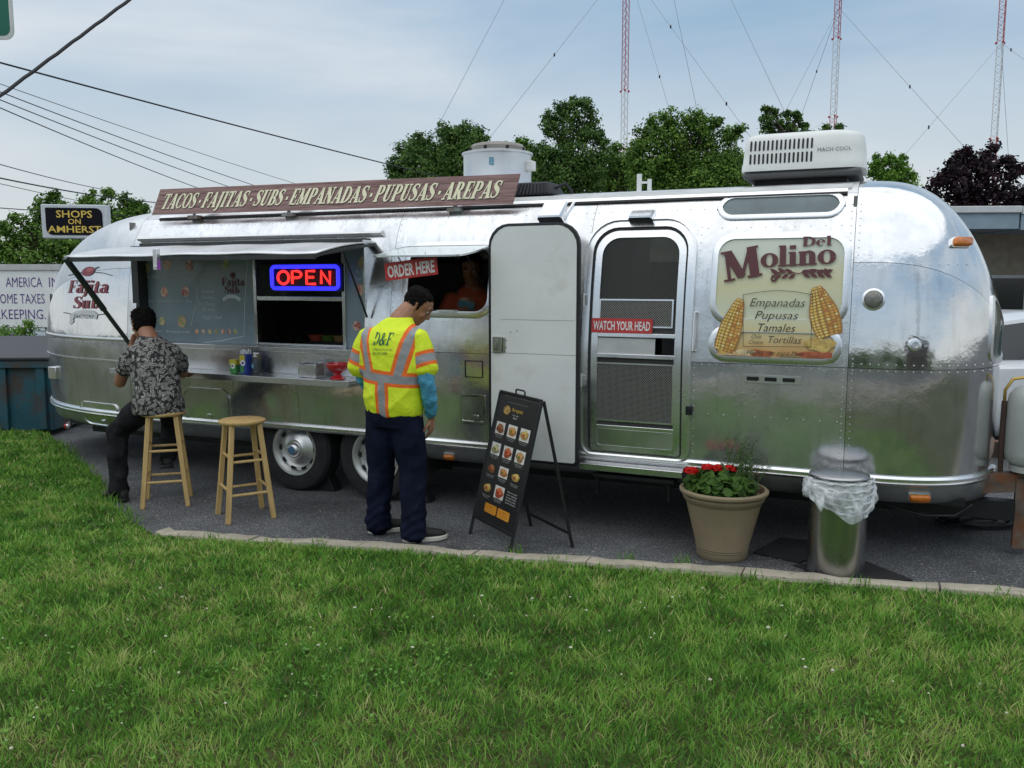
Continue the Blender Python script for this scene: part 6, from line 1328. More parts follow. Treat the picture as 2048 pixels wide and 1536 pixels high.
# ---------------------------------------------------------------- man in the high-visibility shirt
mp_pos = (gnd(745, 1066)+gnd(808, 1086))/2+Vector((.06, 0, 0))
HV = thing('person', 'man in yellow and orange safety shirt and navy trousers reading the menu board', 'person', mp_pos, math.radians(-19))
HC = Vector((.115, .14, 1.588)); HR = RotZX(math.radians(-64), math.radians(-40), math.radians(8))
mb = MB(); head(mb, HC, HR, 1.0)
limb(mb, [(.01, .02, 1.42, .078), (.03, .045, 1.49, .070), (.062, .085, 1.54, .066), (.09, .115, 1.575, .062)])
trunk(mb, [(0, 0, .86, .165, .13, 0), (0, 0, 1.0, .175, .14, 0), (0, 0, 1.2, .18, .13, 0), (0, .0, 1.38, .16, .11, 0), (.01, .02, 1.45, .10, .08, 0)])
armR = [(.175, .0, 1.385, .066), (.232, -.02, 1.25, .056), (.258, -.045, 1.09, .048), (.262, -.005, .97, .041), (.245, .055, .845, .029)]
armL = [(-.165, .0, 1.385, .066), (-.225, .01, 1.25, .056), (-.245, .03, 1.09, .048), (-.22, .12, .99, .041), (-.16, .22, .93, .029)]
limb(mb, armR); limb(mb, armL)
hand(mb, (.243, .058, .835), (-.10, .22, -1), (-1, .1, -.1), -1, .42); hand(mb, (-.152, .228, .926), (.35, .7, -.5), (.6, -.2, -.6), 1, .5)
for s in (-1, 1): limb(mb, [(s*.10, 0, .86, .10), (s*.125, .01-s*.02, .48, .062), (s*.155, -s*.05, .10, .045)])
fuse(mb, 'body', SKIN, HV, .0075, 3)
face_bits('face', HC, HR, HV); hair(HC, HR, HV, M('hair_dark', (.009, .0075, .007), .8, spec=.12, var=.5, scale=90, bump=1, bscale=200), 1.0, .006, .035, -.066, -.02, .008)
# undershirt sleeves
mb = MB(); limb(mb, [(.22, -.015, 1.28, .062), (.246, -.032, 1.18, .060), (.261, -.045, 1.09, .057), (.264, -.012, .97, .052), (.249, .045, .862, .041)], 14)
TEAL = M('sleeve_blue', (.07, .30, .45), .75, var=.3, scale=14, bump=1., bscale=26)
fuse(mb, 'undershirt_sleeve', TEAL, HV, .010, 4, lambda c: folds(c, .005, 60, 1.3)); mb = MB(); limb(mb, [(-.21, .005, 1.28, .062), (-.24, .02, 1.18, .060), (-.247, .035, 1.09, .057), (-.222, .115, .995, .050), (-.172, .20, .94, .041)], 14)
fuse(mb, 'undershirt_sleeve', TEAL, HV, .010, 4, lambda c: folds(c, .005, 60, 1.3))
# trousers
NAVY = M('trouser_navy', (.008, .011, .026), .9, spec=.1, var=.45, scale=7, bump=1., bscale=16)
mb = MB(); trunk(mb, [(0, -.005, 1.0, .185, .15, 0), (0, -.01, .93, .194, .160, 0), (0, -.012, .85, .196, .160, 0), (0, -.01, .78, .185, .14, 0)])
limb(mb, [(-.085, -.005, .84, .118), (-.108, .0, .66, .112), (-.130, .038, .47, .097), (-.145, .03, .28, .088), (-.157, .04, .10, .091), (-.157, .045, .055, .093)], 16); limb(mb, [(.085, -.005, .84, .118), (.108, .0, .66, .114), (.130, .003, .47, .098), (.145, -.035, .28, .089), (.157, -.062, .10, .092), (.157, -.055, .055, .094)], 16)
fuse(mb, 'trousers', NAVY, HV, .0115, 5, lambda c: folds(c, .0105, 30, 2.1)*np.clip(1.15-c[:, 2], .35, 1)+.004*np.sin(c[:, 2]*95+4*np.sin(c[:, 0]*20))*(c[:, 2] < .24))
SH_D = M('shoe_black', (.018, .017, .016), .7, var=.3); SH_W = M('shoe_sole', (.62, .58, .50), .6, var=.08)
shoe(HV, (-.150, .075, .002), math.radians(-42), SH_D, SH_W, .30, .11, SH_W); shoe(HV, (.170, -.03, .002), math.radians(-52), SH_D, SH_W, .30, .11, SH_W)
# shirt with tape bands
def vest_mat():
    m = bpy.data.materials.new('hi_vis_shirt'); m.use_nodes = True; n = m.node_tree; b = n.nodes['Principled BSDF']; lk = n.links.new
    t = n.nodes.new('ShaderNodeTexCoord'); sp = n.nodes.new('ShaderNodeSeparateXYZ'); lk(t.outputs['Object'], sp.inputs[0]); X, Y, Z = sp.outputs
    def A(nm): q = n.nodes.new('ShaderNodeAttribute'); q.attribute_name = nm; return q.outputs['Fac']
    def m2(op, a, b_=None, c=None):
        q = n.nodes.new('ShaderNodeMath'); q.operation = op
        for i, v in enumerate((a, b_, c)):
            if v is None: continue
            if isinstance(v, (int, float)): q.inputs[i].default_value = v
            else: lk(v, q.inputs[i])
        return q.outputs[0]
    sl, al = A('sleeve'), A('along'); tor = m2('LESS_THAN', sl, .5); arm = m2('GREATER_THAN', sl, .5)
    def band(c, coord, mask, w0, w1):      # -> (orange, silver)
        d = m2('ABSOLUTE', m2('SUBTRACT', coord, c)); return m2('MULTIPLY', m2('LESS_THAN', d, w1), mask), m2('MULTIPLY', m2('LESS_THAN', d, w0), mask)
    back = m2('LESS_THAN', Y, .03); zb = m2('ADD', Z, m2('MULTIPLY', X, .10))
    up = m2('MULTIPLY', tor, m2('GREATER_THAN', zb, 1.12)); dn = m2('MULTIPLY', tor, m2('LESS_THAN', zb, 1.12))
    # curved braces: distance from the middle grows towards the shoulder
    ax = m2('ABSOLUTE', X); gr = m2('MULTIPLY', m2('MAXIMUM', m2('SUBTRACT', Z, 1.12), 0), .26)
    bs = [band(1.12, zb, tor, .026, .050), band(m2('ADD', gr, .100), ax, up, .026, .050), band(0., m2('ADD', X, .0), m2('MULTIPLY', dn, back), .025, .048), band(.165, al, arm, .026, .050)]
    org = bs[0][0]; sil = bs[0][1]
    for o_, s_ in bs[1:]: org = m2('MAXIMUM', org, o_)
    for o_, s_ in bs[1:]: sil = m2('MAXIMUM', sil, s_)
    # the horizontal tape keeps its orange edge in front of the braces
    nz_ = n.nodes.new('ShaderNodeTexNoise'); nz_.inputs['Scale'].default_value = 9; nz_.inputs['Detail'].default_value = 5; lk(t.outputs['Object'], nz_.inputs['Vector'])
    r = n.nodes.new('ShaderNodeValToRGB'); r.color_ramp.elements[0].position = .3; r.color_ramp.elements[1].position = .75; r.color_ramp.elements[0].color = (.66, .82, .012, 1); r.color_ramp.elements[1].color = (.84, .94, .03, 1); lk(nz_.outputs['Fac'], r.inputs[0])
    x1 = n.nodes.new('ShaderNodeMix'); x1.data_type = 'RGBA'; lk(org, x1.inputs[0]); lk(r.outputs[0], x1.inputs[6]); x1.inputs[7].default_value = (.90, .16, .015, 1)
    x2 = n.nodes.new('ShaderNodeMix'); x2.data_type = 'RGBA'; lk(sil, x2.inputs[0]); lk(x1.outputs[2], x2.inputs[6]); x2.inputs[7].default_value = (.30, .30, .30, 1)
    lk(x2.outputs[2], b.inputs['Base Color']); b.inputs['Roughness'].default_value = .7
    wv_ = n.nodes.new('ShaderNodeTexNoise'); wv_.inputs['Scale'].default_value = 13; wv_.inputs['Detail'].default_value = 3; wv_.inputs['Distortion'].default_value = .8; lk(t.outputs['Object'], wv_.inputs['Vector']); bm_ = n.nodes.new('ShaderNodeBump'); bm_.inputs['Strength'].default_value = .8; bm_.inputs['Distance'].default_value = .012; lk(wv_.outputs['Fac'], bm_.inputs['Height']); lk(bm_.outputs[0], b.inputs['Normal']); return m
def mesh_co(o):
    me = o.data; co = np.zeros(len(me.vertices)*3); me.vertices.foreach_get('co', co); return co.reshape(-1, 3)
mb = MB(); trunk(mb, [(.006, -.005, .86, .198, .165, 0), (.006, -.008, .93, .212, .180, 0), (.005, -.01, 1.03, .213, .180, 0), (.003, -.014, 1.16, .212, .170, 0), (.002, -.02, 1.28, .213, .158, 0), (.004, -.018, 1.36, .206, .142, 0), (.008, -.004, 1.425, .175, .115, 0), (.018, .020, 1.475, .118, .092, 0), (.030, .042, 1.508, .086, .080, 0)], 26)
for s in (-1, 1): limb(mb, [(s*.165, -.005, 1.385, .082), (s*.208, -.012, 1.30, .084), (s*.236, -.02, 1.215, .082), (s*.252, -.028, 1.150, .081)], 16)
vs_ = fuse(mb, 'safety_shirt', vest_mat(), HV, .0105, 6, lambda c: folds(c, .0065, 24, .7)*np.clip(1.50-c[:, 2], .12, .5)*2)
co = mesh_co(vs_); sh0 = np.array([.17, -.005, 1.385]); ad_ = np.array([.085, -.023, -.235]); ad_ /= np.linalg.norm(ad_); q = co*np.array([np.sign(co[:, 0]), np.ones(len(co)), np.ones(len(co))]).T if False else co.copy(); q[:, 0] = np.abs(q[:, 0])
al_ = (q-sh0) @ ad_; lim = .198+.06*np.clip(1.36-co[:, 2], -.2, .3); sleeve = np.clip((q[:, 0]-lim)/.02+.5, 0, 1)
for nm, val in (('sleeve', sleeve), ('along', al_)): a_ = vs_.data.attributes.new(nm, 'FLOAT', 'POINT'); a_.data.foreach_set('value', val.astype(np.float32))
bv = BVHTree.FromObject(vs_, bpy.context.evaluated_depsgraph_get()) if False else BVHTree.FromPolygons([tuple(v) for v in co], [tuple(p.vertices) for p in vs_.data.polygons])
def onback(x, z, d):
    h = bv.ray_cast(Vector((x, -.6, z)), Vector((0, 1, 0))); y = h[0].y if h[0] is not None else -.15; return (x, y-.002-d, z)
mb = MB(); tot = serif_w('D&F', 1.); serif(mb, 'D&F', lambda x, y, d: onback(-.074+x/tot*.138, 1.335+y*.080, d+.004), 0, 0, 1., 0, 1., .16, fat=.8); mb.build('shirt_lettering', M('shirt_green', (.005, .12, .06), .7), HV)
mb = MB()
for t_, z, h in (('CONSTRUCTION, INC.', 1.300, .013), ('301-277-0082', 1.272, .018)): tv = text2d(t_, 1, 0, 0); ww = max(p[0] for p in tv[0]); put_text(mb, ([(p[0]/ww*(.145 if h < .015 else .11), p[1]*h/.72) for p in tv[0]], tv[1]), onback, -.066, z, .004)
mb.build('shirt_small_print', M('shirt_ink', (.03, .07, .04), .7), HV)

# ---------------------------------------------------------------- seated man
SB = Vector((st1.location.x-.045, st1.location.y, 0))
SM = thing('person', 'man in black and white leaf print shirt sitting at the counter', 'person', SB, math.radians(22))
HC = Vector((-.075, .235, 1.415)); HR = RotZX(math.radians(28), math.radians(-20), math.radians(4))
mb = MB(); head(mb, HC, HR, 1.0)
limb(mb, [(-.02, .10, 1.24, .075), (-.035, .14, 1.31, .066), (-.058, .195, 1.36, .062), (-.07, .22, 1.39, .058)])
trunk(mb, [(0, -.01, .76, .13, .10, 0), (0, 0, .95, .145, .105, 0), (-.01, .05, 1.12, .175, .115, 0), (-.015, .085, 1.22, .16, .10, 0), (-.02, .10, 1.28, .09, .07, 0)])
aL = [(-.15, .085, 1.20, .060), (-.225, .10, 1.06, .052), (-.262, .16, .955, .046), (-.235, .27, 1.03, .040), (-.175, .345, 1.215, .030)]
aR = [(.13, .085, 1.20, .060), (.19, .15, 1.07, .052), (.205, .26, 1.00, .045), (.12, .36, 1.035, .038), (.03, .40, 1.05, .030)]
limb(mb, aL); limb(mb, aR)
hand(mb, (-.168, .352, 1.228), (.35, -.05, .75), (.5, -.7, .3), 1, .75); hand(mb, (.02, .402, 1.052), (-1, .1, .0), (0, 0, -1), 1, .35)
limb(mb, [(-.08, .04, .80, .060), (-.19, .125, .675, .058), (-.295, .21, .555, .050), (-.31, .17, .10, .040)]); limb(mb, [(.075, .04, .80, .060), (.10, .32, .59, .052), (.055, .20, .28, .040)])
fuse(mb, 'body', SKIN, SM, .0075, 3)
face_bits('face', HC, HR, SM); hair(HC, HR, SM, HAIR, 1.0, .013, .05, -.088, -.03, .013)
def leafshirt():
    m = bpy.data.materials.new('leaf_print'); m.use_nodes = True; n = m.node_tree; b = n.nodes['Principled BSDF']; lk = n.links.new
    t = n.nodes.new('ShaderNodeTexCoord'); nz_ = n.nodes.new('ShaderNodeTexVoronoi'); nz_.inputs['Scale'].default_value = 36; lk(t.outputs['Object'], nz_.inputs['Vector'])
    # every voronoi cell turns the stripes its own way: fronds
    mul = n.nodes.new('ShaderNodeVectorMath'); mul.operation = 'SCALE'; mul.inputs[3].default_value = 6.28; lk(nz_.outputs['Color'], mul.inputs[0])
    ro_ = n.nodes.new('ShaderNodeVectorRotate'); ro_.rotation_type = 'EULER_XYZ'; lk(t.outputs['Object'], ro_.inputs['Vector']); lk(mul.outputs[0], ro_.inputs['Rotation'])
    wv_ = n.nodes.new('ShaderNodeTexWave'); wv_.inputs['Scale'].default_value = 33; wv_.inputs['Distortion'].default_value = 2.5; wv_.inputs['Detail'].default_value = 2; lk(ro_.outputs[0], wv_.inputs['Vector'])
    g = n.nodes.new('ShaderNodeMath'); g.operation = 'MULTIPLY'; q = n.nodes.new('ShaderNodeMapRange'); q.inputs[1].default_value = .75; q.inputs[2].default_value = .15; q.inputs[3].default_value = .2; q.inputs[4].default_value = 1.5; lk(nz_.outputs['Distance'], q.inputs[0]); lk(q.outputs[0], g.inputs[0]); lk(wv_.outputs['Fac'], g.inputs[1])
    r = n.nodes.new('ShaderNodeValToRGB'); r.color_ramp.elements[0].position = .34; r.color_ramp.elements[1].position = .5; r.color_ramp.elements[0].color = (.014, .013, .013, 1); r.color_ramp.elements[1].color = (.36, .345, .31, 1); lk(g.outputs[0], r.inputs[0]); lk(r.outputs[0], b.inputs['Base Color']); b.inputs['Roughness'].default_value = .8; return m
mb = MB(); trunk(mb, [(.01, -.03, .715, .192, .150, 0), (.008, -.035, .80, .192, .154, 0), (.01, -.01, .93, .176, .142, 0), (0, .02, 1.05, .178, .132, 0), (-.01, .05, 1.15, .182, .122, 0), (-.015, .075, 1.225, .165, .108, 0), (-.02, .10, 1.285, .11, .082, 0), (-.028, .118, 1.315, .078, .07, 0)], 24)
limb(mb, [(-.135, .075, 1.195, .078), (-.195, .09, 1.11, .076), (-.235, .115, 1.04, .073)], 16); limb(mb, [(.12, .075, 1.195, .078), (.165, .115, 1.12, .076), (.195, .175, 1.06, .072)], 16)
fuse(mb, 'leaf_shirt', leafshirt(), SM, .0105, 6, lambda c: folds(c, .009, 26, 1.9))
CHAR = M('trouser_black', (.020, .020, .022), .9, spec=.1, var=.5, scale=8, bump=1., bscale=16)
mb = MB(); trunk(mb, [(0, -.02, .88, .15, .115, 0), (0, -.02, .82, .165, .13, 0), (0, -.015, .765, .165, .13, 0)])
limb(mb, [(-.075, .03, .80, .100), (-.19, .12, .675, .102), (-.30, .21, .555, .090), (-.31, .195, .38, .080), (-.315, .17, .18, .074), (-.315, .165, .085, .078)], 16); limb(mb, [(.075, .0, .815, .112), (.095, .17, .72, .10), (.10, .33, .585, .088), (.08, .27, .44, .078), (.055, .20, .31, .072)], 16)
fuse(mb, 'trousers', CHAR, SM, .0105, 5, lambda c: folds(c, .009, 30, .4))
shoe(SM, (-.32, .18, .002), math.radians(42), SH_D, BLACK, .29, .10); shoe(SM, (.055, .22, .225), math.radians(5), SH_D, BLACK, .29, .10, pitch=math.radians(-12))

# ---------------------------------------------------------------- server inside
ip = wl(938, 560, -.62); IS_ = thing('person', 'server in an orange shirt inside the order window looking at a phone', 'person', TL(ip[0]+.03, -.62, .58), TYAW+math.radians(180+18))
HC = Vector((-.0, .06, 1.265)); HR = RotZX(0, math.radians(-25)); mb = MB(); head(mb, HC, HR, .97)
limb(mb, [(0, .0, 1.08, .07), (0, .03, 1.18, .056), (0, .05, 1.22, .054)]); trunk(mb, [(0, 0, .60, .17, .12, 0), (0, 0, .85, .175, .115, 0), (0, 0, 1.05, .17, .10, 0), (0, 0, 1.11, .10, .07, 0)])
for s in (-1, 1):
    limb(mb, [(s*.165, 0, 1.03, .058), (s*.215, .02, .90, .05), (s*.215, .09, .80, .044), (s*.13, .20, .86, .038), (s*.055, .265, .925, .027)]); hand(mb, (s*.05, .27, .93), (-s*.5, .45, .55), (-s*.3, -.8, .4), s, .55, .95)
fuse(mb, 'body', SKIN, IS_, .008, 3); face_bits('face', HC, HR, IS_, .97); hair(HC, HR, IS_, HAIR, 1., .006, .04, -.09, -.03, .018)
mb = MB(); trunk(mb, [(0, 0, .58, .205, .15, 0), (0, 0, .75, .205, .15, 0), (0, 0, .92, .205, .14, 0), (0, 0, 1.03, .185, .118, 0), (0, 0, 1.09, .12, .085, 0), (0, .005, 1.125, .07, .062, 0)], 22)
for s in (-1, 1): limb(mb, [(s*.155, 0, 1.03, .076), (s*.20, .01, .945, .074), (s*.212, .02, .89, .070)])
fuse(mb, 'orange_shirt', M('shirt_orange', (.55, .10, .035), .8, var=.12, scale=10), IS_, .011, 5, lambda c: folds(c, .005, 30, .2))
mb = MB(); limb(mb, [(-.09, 0, .50, .10), (-.1, 0, .0, .07)]); limb(mb, [(.09, 0, .50, .10), (.1, 0, .0, .07)]); trunk(mb, [(0, 0, .40, .16, .12, 0), (0, 0, .60, .18, .13, 0)]); fuse(mb, 'trousers', CHAR, IS_, .014, 4)
ph = tag(MB().b2((-.032, -.004, -.062), (.032, .004, .062)).build('phone', M('phone_teal', (.12, .27, .29), .3, var=.2), bevel=.006), 'teal smartphone in the hands of the orange shirted server', 'phone')
ph.matrix_world = Matrix.Translation(IS_.location) @ Matrix.Rotation(IS_.rotation_euler.z, 4, 'Z') @ Matrix.Translation((0, .325, .985)) @ Matrix.Rotation(math.radians(-28), 4, 'X') @ Matrix.Rotation(math.radians(72), 4, 'Y')
# ================================================================== background
BARK = M('bark', (.07, .055, .042), .95, var=.35, scale=5, bump=.8, bscale=25)
LEAF_D = leaf_mat('leaf_dark', (.034, .085, .016), (.155, .27, .058)); LEAF_M = leaf_mat('leaf_mid', (.042, .105, .016), (.22, .37, .065)); LEAF_B = leaf_mat('leaf_bright', (.045, .12, .014), (.22, .40, .05)); LEAF_P = leaf_mat('leaf_purple', (.006, .004, .006), (.045, .022, .030))
def tree(name, label, blobs, Y, mat_, trunk_px=None, dens=1., leaf=.10, group=None, zg=0., depth=.8, cat='tree'):
    """blobs: (px, py, radius px) of foliage masses at distance Y; leaves fill the masses, limbs reach into them"""
    k = Y/F_PX; cs = []
    for px, py, rp in blobs: c = at(px, py, Y); cs.append((np.array([c.x, c.y+RNG.uniform(-depth, depth)*rp*k, c.z]), rp*k*1.06))
    xs_ = [c[0][0] for c in cs]; base = Vector((at(trunk_px, 561, Y).x if trunk_px else float(np.mean(xs_)), Y, zg)); o = thing(name, label, cat, base, 0, group)
    P_, N_, T_ = [], [], []
    zmin, zmax = min(c[0][2] for c in cs), max(c[0][2]+c[1] for c in cs)
    for c, r in cs:
        m_ = int(dens*1250*(r/.8)**2)+90; d = RNG.normal(size=(m_, 3)); d /= np.linalg.norm(d, axis=1, keepdims=True)
        # little twigs clusters inside the mass
        nc = max(8, int(m_/30)); ce = RNG.normal(size=(nc, 3)); ce /= np.linalg.norm(ce, axis=1, keepdims=True); ce *= (RNG.random(nc)**.42)[:, None]*r
        idx = RNG.integers(0, nc, m_); q = ce[idx]+RNG.normal(0, .16*r+.03, (m_, 3)); P_.append(c+q*np.array([1, 1, .88])); N_.append(q/r+RNG.normal(0, .7, (m_, 3))+np.array([0, 0, .5])); T_.append(np.clip(.45+.28*RNG.normal(size=nc)[idx]+RNG.normal(0, .16, m_), 0, 1))
    P_, N_, T_ = np.concatenate(P_), np.concatenate(N_), np.concatenate(T_); P_ -= np.array(base)
    cards('crown', P_, N_, RNG.uniform(.6, 1.3, len(P_))*leaf*.74, T_, mat_, o, .6, 5)
    mb = MB(); H_ = zmax-zg; top = np.array([float(np.mean(xs_))-base.x, 0, (zmin+zmax)/2-zg]); r0 = .016*H_+.05
    mb.tube([(0, 0, 0), tuple(top*np.array([.25, 1, .45])), tuple(top)], [r0, r0*.75, r0*.42], 9); mb.build('trunk', BARK, o)
    mb = MB()
    for c, r in cs:
        e = c-np.array(base); st_ = top*np.array([.5, 1, RNG.uniform(.55, .95)]); st_[2] = min(st_[2], max(.3, e[2]-.2)); md_ = (st_+e)/2+RNG.normal(0, .12, 3); mb.tube([tuple(st_), tuple(md_), tuple(e), tuple(e+np.array([0, 0, r*.6]))], [r0*.34, r0*.22, r0*.12, r0*.04], 5)
    mb.build('limbs', BARK, o); return o
GT = 'trees beyond the trailer'
tree('tree', 'dark rounded tree left of the roof exhaust fan', [(842, 285, 22), (818, 300, 26), (855, 305, 24), (803, 330, 26), (838, 330, 34), (868, 340, 26), (790, 345, 16), (815, 370, 30), (855, 380, 34)], 42, LEAF_D, None, 1.1, .10, GT)
tree('tree', 'dark tree with two humps just behind the exhaust fan', [(890, 262, 20), (925, 262, 22), (952, 268, 18), (905, 288, 30), (945, 295, 28), (968, 290, 14), (890, 315, 30), (930, 330, 38), (970, 325, 26), (900, 355, 34), (950, 370, 34)], 44, LEAF_D, 925, 1.1, .10, GT)
tree('tree', 'small yellow green tree peeking out right of the exhaust fan', [(1045, 290, 15), (1025, 300, 16), (1062, 300, 16), (1040, 325, 26), (1075, 330, 24), (1050, 360, 30)], 46, LEAF_B, 1050, 1.0, .10, GT)
tree('tree', 'tallest dark tree with an open crown left of the first radio mast', [(1150, 208, 16), (1125, 218, 17), (1172, 216, 17), (1098, 236, 17), (1140, 240, 24), (1182, 240, 18), (1098, 262, 19), (1130, 272, 24), (1165, 268, 22), (1190, 272, 20), (1208, 290, 14), (1085, 300, 20), (1110, 318, 30), (1150, 315, 30), (1188, 318, 26), (1085, 350, 34), (1130, 360, 38), (1175, 360, 34)], 44, LEAF_D, 1145, 1.05, .095, GT)
tree('tree', 'low green tree between the tall tree and the broad tree', [(1232, 300, 14), (1218, 325, 24), (1250, 330, 26), (1210, 360, 32), (1255, 368, 30)], 47, LEAF_M, None, 1., .10, GT)
tree('tree', 'broad leafy green tree left of the air conditioner', [(1302, 243, 18), (1335, 240, 20), (1380, 240, 22), (1405, 250, 22), (1432, 246, 14), (1290, 272, 24), (1330, 275, 32), (1375, 275, 34), (1420, 280, 28), (1455, 272, 22), (1475, 262, 12), (1280, 310, 30), (1325, 320, 40), (1380, 325, 40), (1430, 320, 34), (1465, 318, 28), (1285, 355, 36), (1340, 370, 40), (1400, 370, 40), (1460, 365, 34)], 40, LEAF_M, 1370, 1.1, .095, GT)
tree('tree', 'feathery upright tree top rising behind the air conditioner', [(1533, 218, 8), (1530, 236, 11), (1552, 222, 8), (1556, 240, 13), (1575, 232, 9), (1590, 228, 8), (1600, 236, 8), (1580, 250, 14), (1540, 258, 16), (1606, 250, 8), (1560, 275, 26), (1600, 280, 22), (1650, 258, 8), (1680, 256, 7), (1660, 275, 14), (1630, 290, 24)], 36, LEAF_D, 1565, 1.3, .085, GT)
tree('tree', 'bright green rounded tree right of the air conditioner', [(1758, 322, 14), (1782, 318, 15), (1805, 326, 14), (1745, 342, 20), (1775, 345, 26), (1810, 348, 20), (1828, 352, 9), (1770, 375, 30), (1810, 375, 26)], 34, LEAF_B, 1780, 1.4, .085, GT)
tree('tree', 'dark purple leaved tree at the right edge', [(1932, 303, 13), (1990, 300, 14), (1915, 322, 17), (1948, 320, 20), (1980, 322, 20), (2010, 328, 18), (1890, 345, 22), (1930, 348, 28), (1975, 350, 30), (2020, 350, 22), (2040, 340, 10), (1870, 375, 22), (1910, 380, 32), (1960, 385, 34), (2010, 385, 30), (2050, 395, 24), (1860, 398, 16), (1935, 410, 34), (2030, 410, 28)], 26, LEAF_P, 1950, 1.2, .085, GT)
GL = 'trees at the left behind the sign boards'
tree('tree', 'dark green tree behind and left of the SHOPS ON sign', [(112, 398, 16), (92, 408, 16), (128, 412, 15), (75, 430, 24), (110, 435, 28), (42, 445, 17), (18, 462, 17), (45, 475, 32), (85, 475, 36), (5, 490, 26), (125, 475, 34), (30, 510, 32), (80, 520, 36), (130, 515, 34), (-25, 500, 30), (-30, 540, 34)], 30, LEAF_M, 70, 1.2, .085, GL)
tree('tree', 'dark green tree right of the SHOPS ON sign behind the rear of the trailer', [(218, 394, 15), (190, 398, 14), (165, 408, 15), (250, 402, 16), (270, 408, 13), (290, 418, 10), (205, 420, 26), (245, 425, 26), (170, 435, 26), (280, 435, 20), (160, 470, 32), (205, 460, 32), (250, 460, 32), (150, 510, 34), (200, 500, 34)], 32, LEAF_M, 215, 1.2, .085, GL)
tree('tree', 'continuous low green tree filling the skyline behind the exhaust fan', [(870+i*38, 352+8*math.sin(i*2.3), 30) for i in range(17)], 52, LEAF_M, 1100, 1.1, .11, GT)
# shrub by the dumpster
tree('shrub', 'light green bushy shrub above the dumpster at the left edge', [(12, 668, 22), (40, 662, 16), (58, 650, 9), (30, 690, 26), (60, 690, 20), (-10, 690, 26), (10, 710, 26), (55, 710, 22), (80, 690, 10)], 12.5, LEAF_B, 25, 3.2, .030, None, -.12, .8, 'shrub')
# far wood and buildings across the road (seen only as reflections)
P_, N_, T_ = [], [], []
for s_ in np.arange(-34, 46, 3.4):
    c = np.array(TL(s_+RNG.uniform(-1, 1), 40+RNG.uniform(-3, 4), RNG.uniform(2.0, 3.4))); r = RNG.uniform(2.2, 3.6); m_ = 260; d = RNG.normal(size=(m_, 3)); d /= np.linalg.norm(d, axis=1, keepdims=True); P_.append(c+d*r*(RNG.random(m_)**.4)[:, None]); N_.append(d+RNG.normal(0, .5, (m_, 3))); T_.append(np.clip(RNG.normal(.45, .2, m_), 0, 1))
wd = cards('wood', np.concatenate(P_), np.concatenate(N_), np.full(sum(map(len, P_)), .42), np.concatenate(T_), LEAF_D, None, .7, 5); tag(wd, 'belt of trees across the road mirrored in the aluminium', 'wood', kind='stuff')
for s_, off_, w_, d_, h_, lb, cl in ((22, 27, 11, 8, 5.2, 'dark brick shop across the road mirrored in the trailer nose', (.10, .075, .065)), (-6, 30, 14, 8, 3.8, 'low grey shop across the road mirrored in the side panels', (.22, .23, .25))):
    o = thing('building', lb, 'building', TL(s_, off_, 0), TYAW); MB().b2((-w_/2, -d_, 0), (w_/2, 0, h_)).build('wall', M('shop_wall_%d' % s_, cl, .9, var=.2), o); MB().b2((-w_/2-.3, -d_-.3, h_), (w_/2+.3, .3, h_+.35)).build('roof', DARKM, o)
    for k in range(5): x_ = -w_/2+(k+.5)*w_/5; MB().b2((x_-.7, .003, .8), (x_+.7, .05, 2.4)).build('window', M('shop_glass', (.012, .014, .016), .1, spec=.7), o)
up_ = thing('utility_pole', 'wooden utility pole across the road mirrored in the trailer nose', 'utility pole', TL(14, 17, 0), TYAW)
mb = MB(); mb.tube([(0, 0, 0), (0, 0, 10)], [.17, .12], 10); mb.build('pole', BARK, up_); MB().b2((-1.2, -.06, 9.2), (1.2, .06, 9.35)).build('crossarm', BARK, up_)
# ---- radio masts
MR, MW = M('mast_red', (.42, .035, .03), .6), M('mast_white', (.62, .62, .62), .6)
GUY = M('guy_wire', (.22, .23, .25), .6)
def mast(px, cuts_px, first_white, guys, label, Y=150., H_=104.):
    b = at(px, 150, Y); o = thing('radio_mast', label, 'radio mast', (b.x, b.y, 0), 0, 'radio masts')
    zs_ = [0]+[at(px, y, Y).z for y in cuts_px]+[H_]; w_ = .62; wh = first_white
    for z0, z1 in zip(zs_[:-1], zs_[1:]):
        mb = MB(); L3 = [(w_*math.cos(a), w_*math.sin(a)) for a in (.4, .4+2.094, .4+4.189)]
        for x, y in L3: mb.tube([(x, y, z0), (x, y, z1)], .062, 5)
        n = max(1, int((z1-z0)/1.25)); dz = (z1-z0)/n
        for i in range(n):
            for k in range(3): a, c = L3[k], L3[(k+1) % 3]; mb.beam((*a, z0+i*dz), (*c, z0+(i+.5)*dz), .045, .045); mb.beam((*c, z0+(i+.5)*dz), (*a, z0+(i+1)*dz), .045, .045)
        mb.build('mast_section', MW if wh else MR, o); wh = not wh
    for z in zs_[1:-1]:
        mb = MB(); [mb.ball((w_*1.25*math.cos(a), w_*1.25*math.sin(a), z), .2, 6, 4) for a in (.4, 2.5, 4.6)]; mb.build('mast_lamp', MR, o)
    for zpx, ex, ey, eY, ins in guys:
        p0 = Vector((0, 0, at(px, zpx, Y).z)); e = at(ex, ey, eY); p1 = e-Vector(o.location); p1 = p0+(p1-p0)*1.25
        g = MB().tube([p0, p1], .034, 4).build('guy_wire', GUY, o)
        for t in ins: q = p0.lerp(p1, t); MB().ball(q, (.14, .14, .30), 6, 5).build('insulator', DARKM, g)
mast(1250, (298, 182), False, [(-76, 980, 275, 128, (.45,)), (-480, 880, 245, 118, ()), (-73, 1340, 225, 135, (.62,)), (-68, 1480, 245, 120, (.35, .72)), (-427, 1395, 225, 140, ()), (-430, 1565, 215, 118, ())], 'red and white radio mast behind the tall tree')
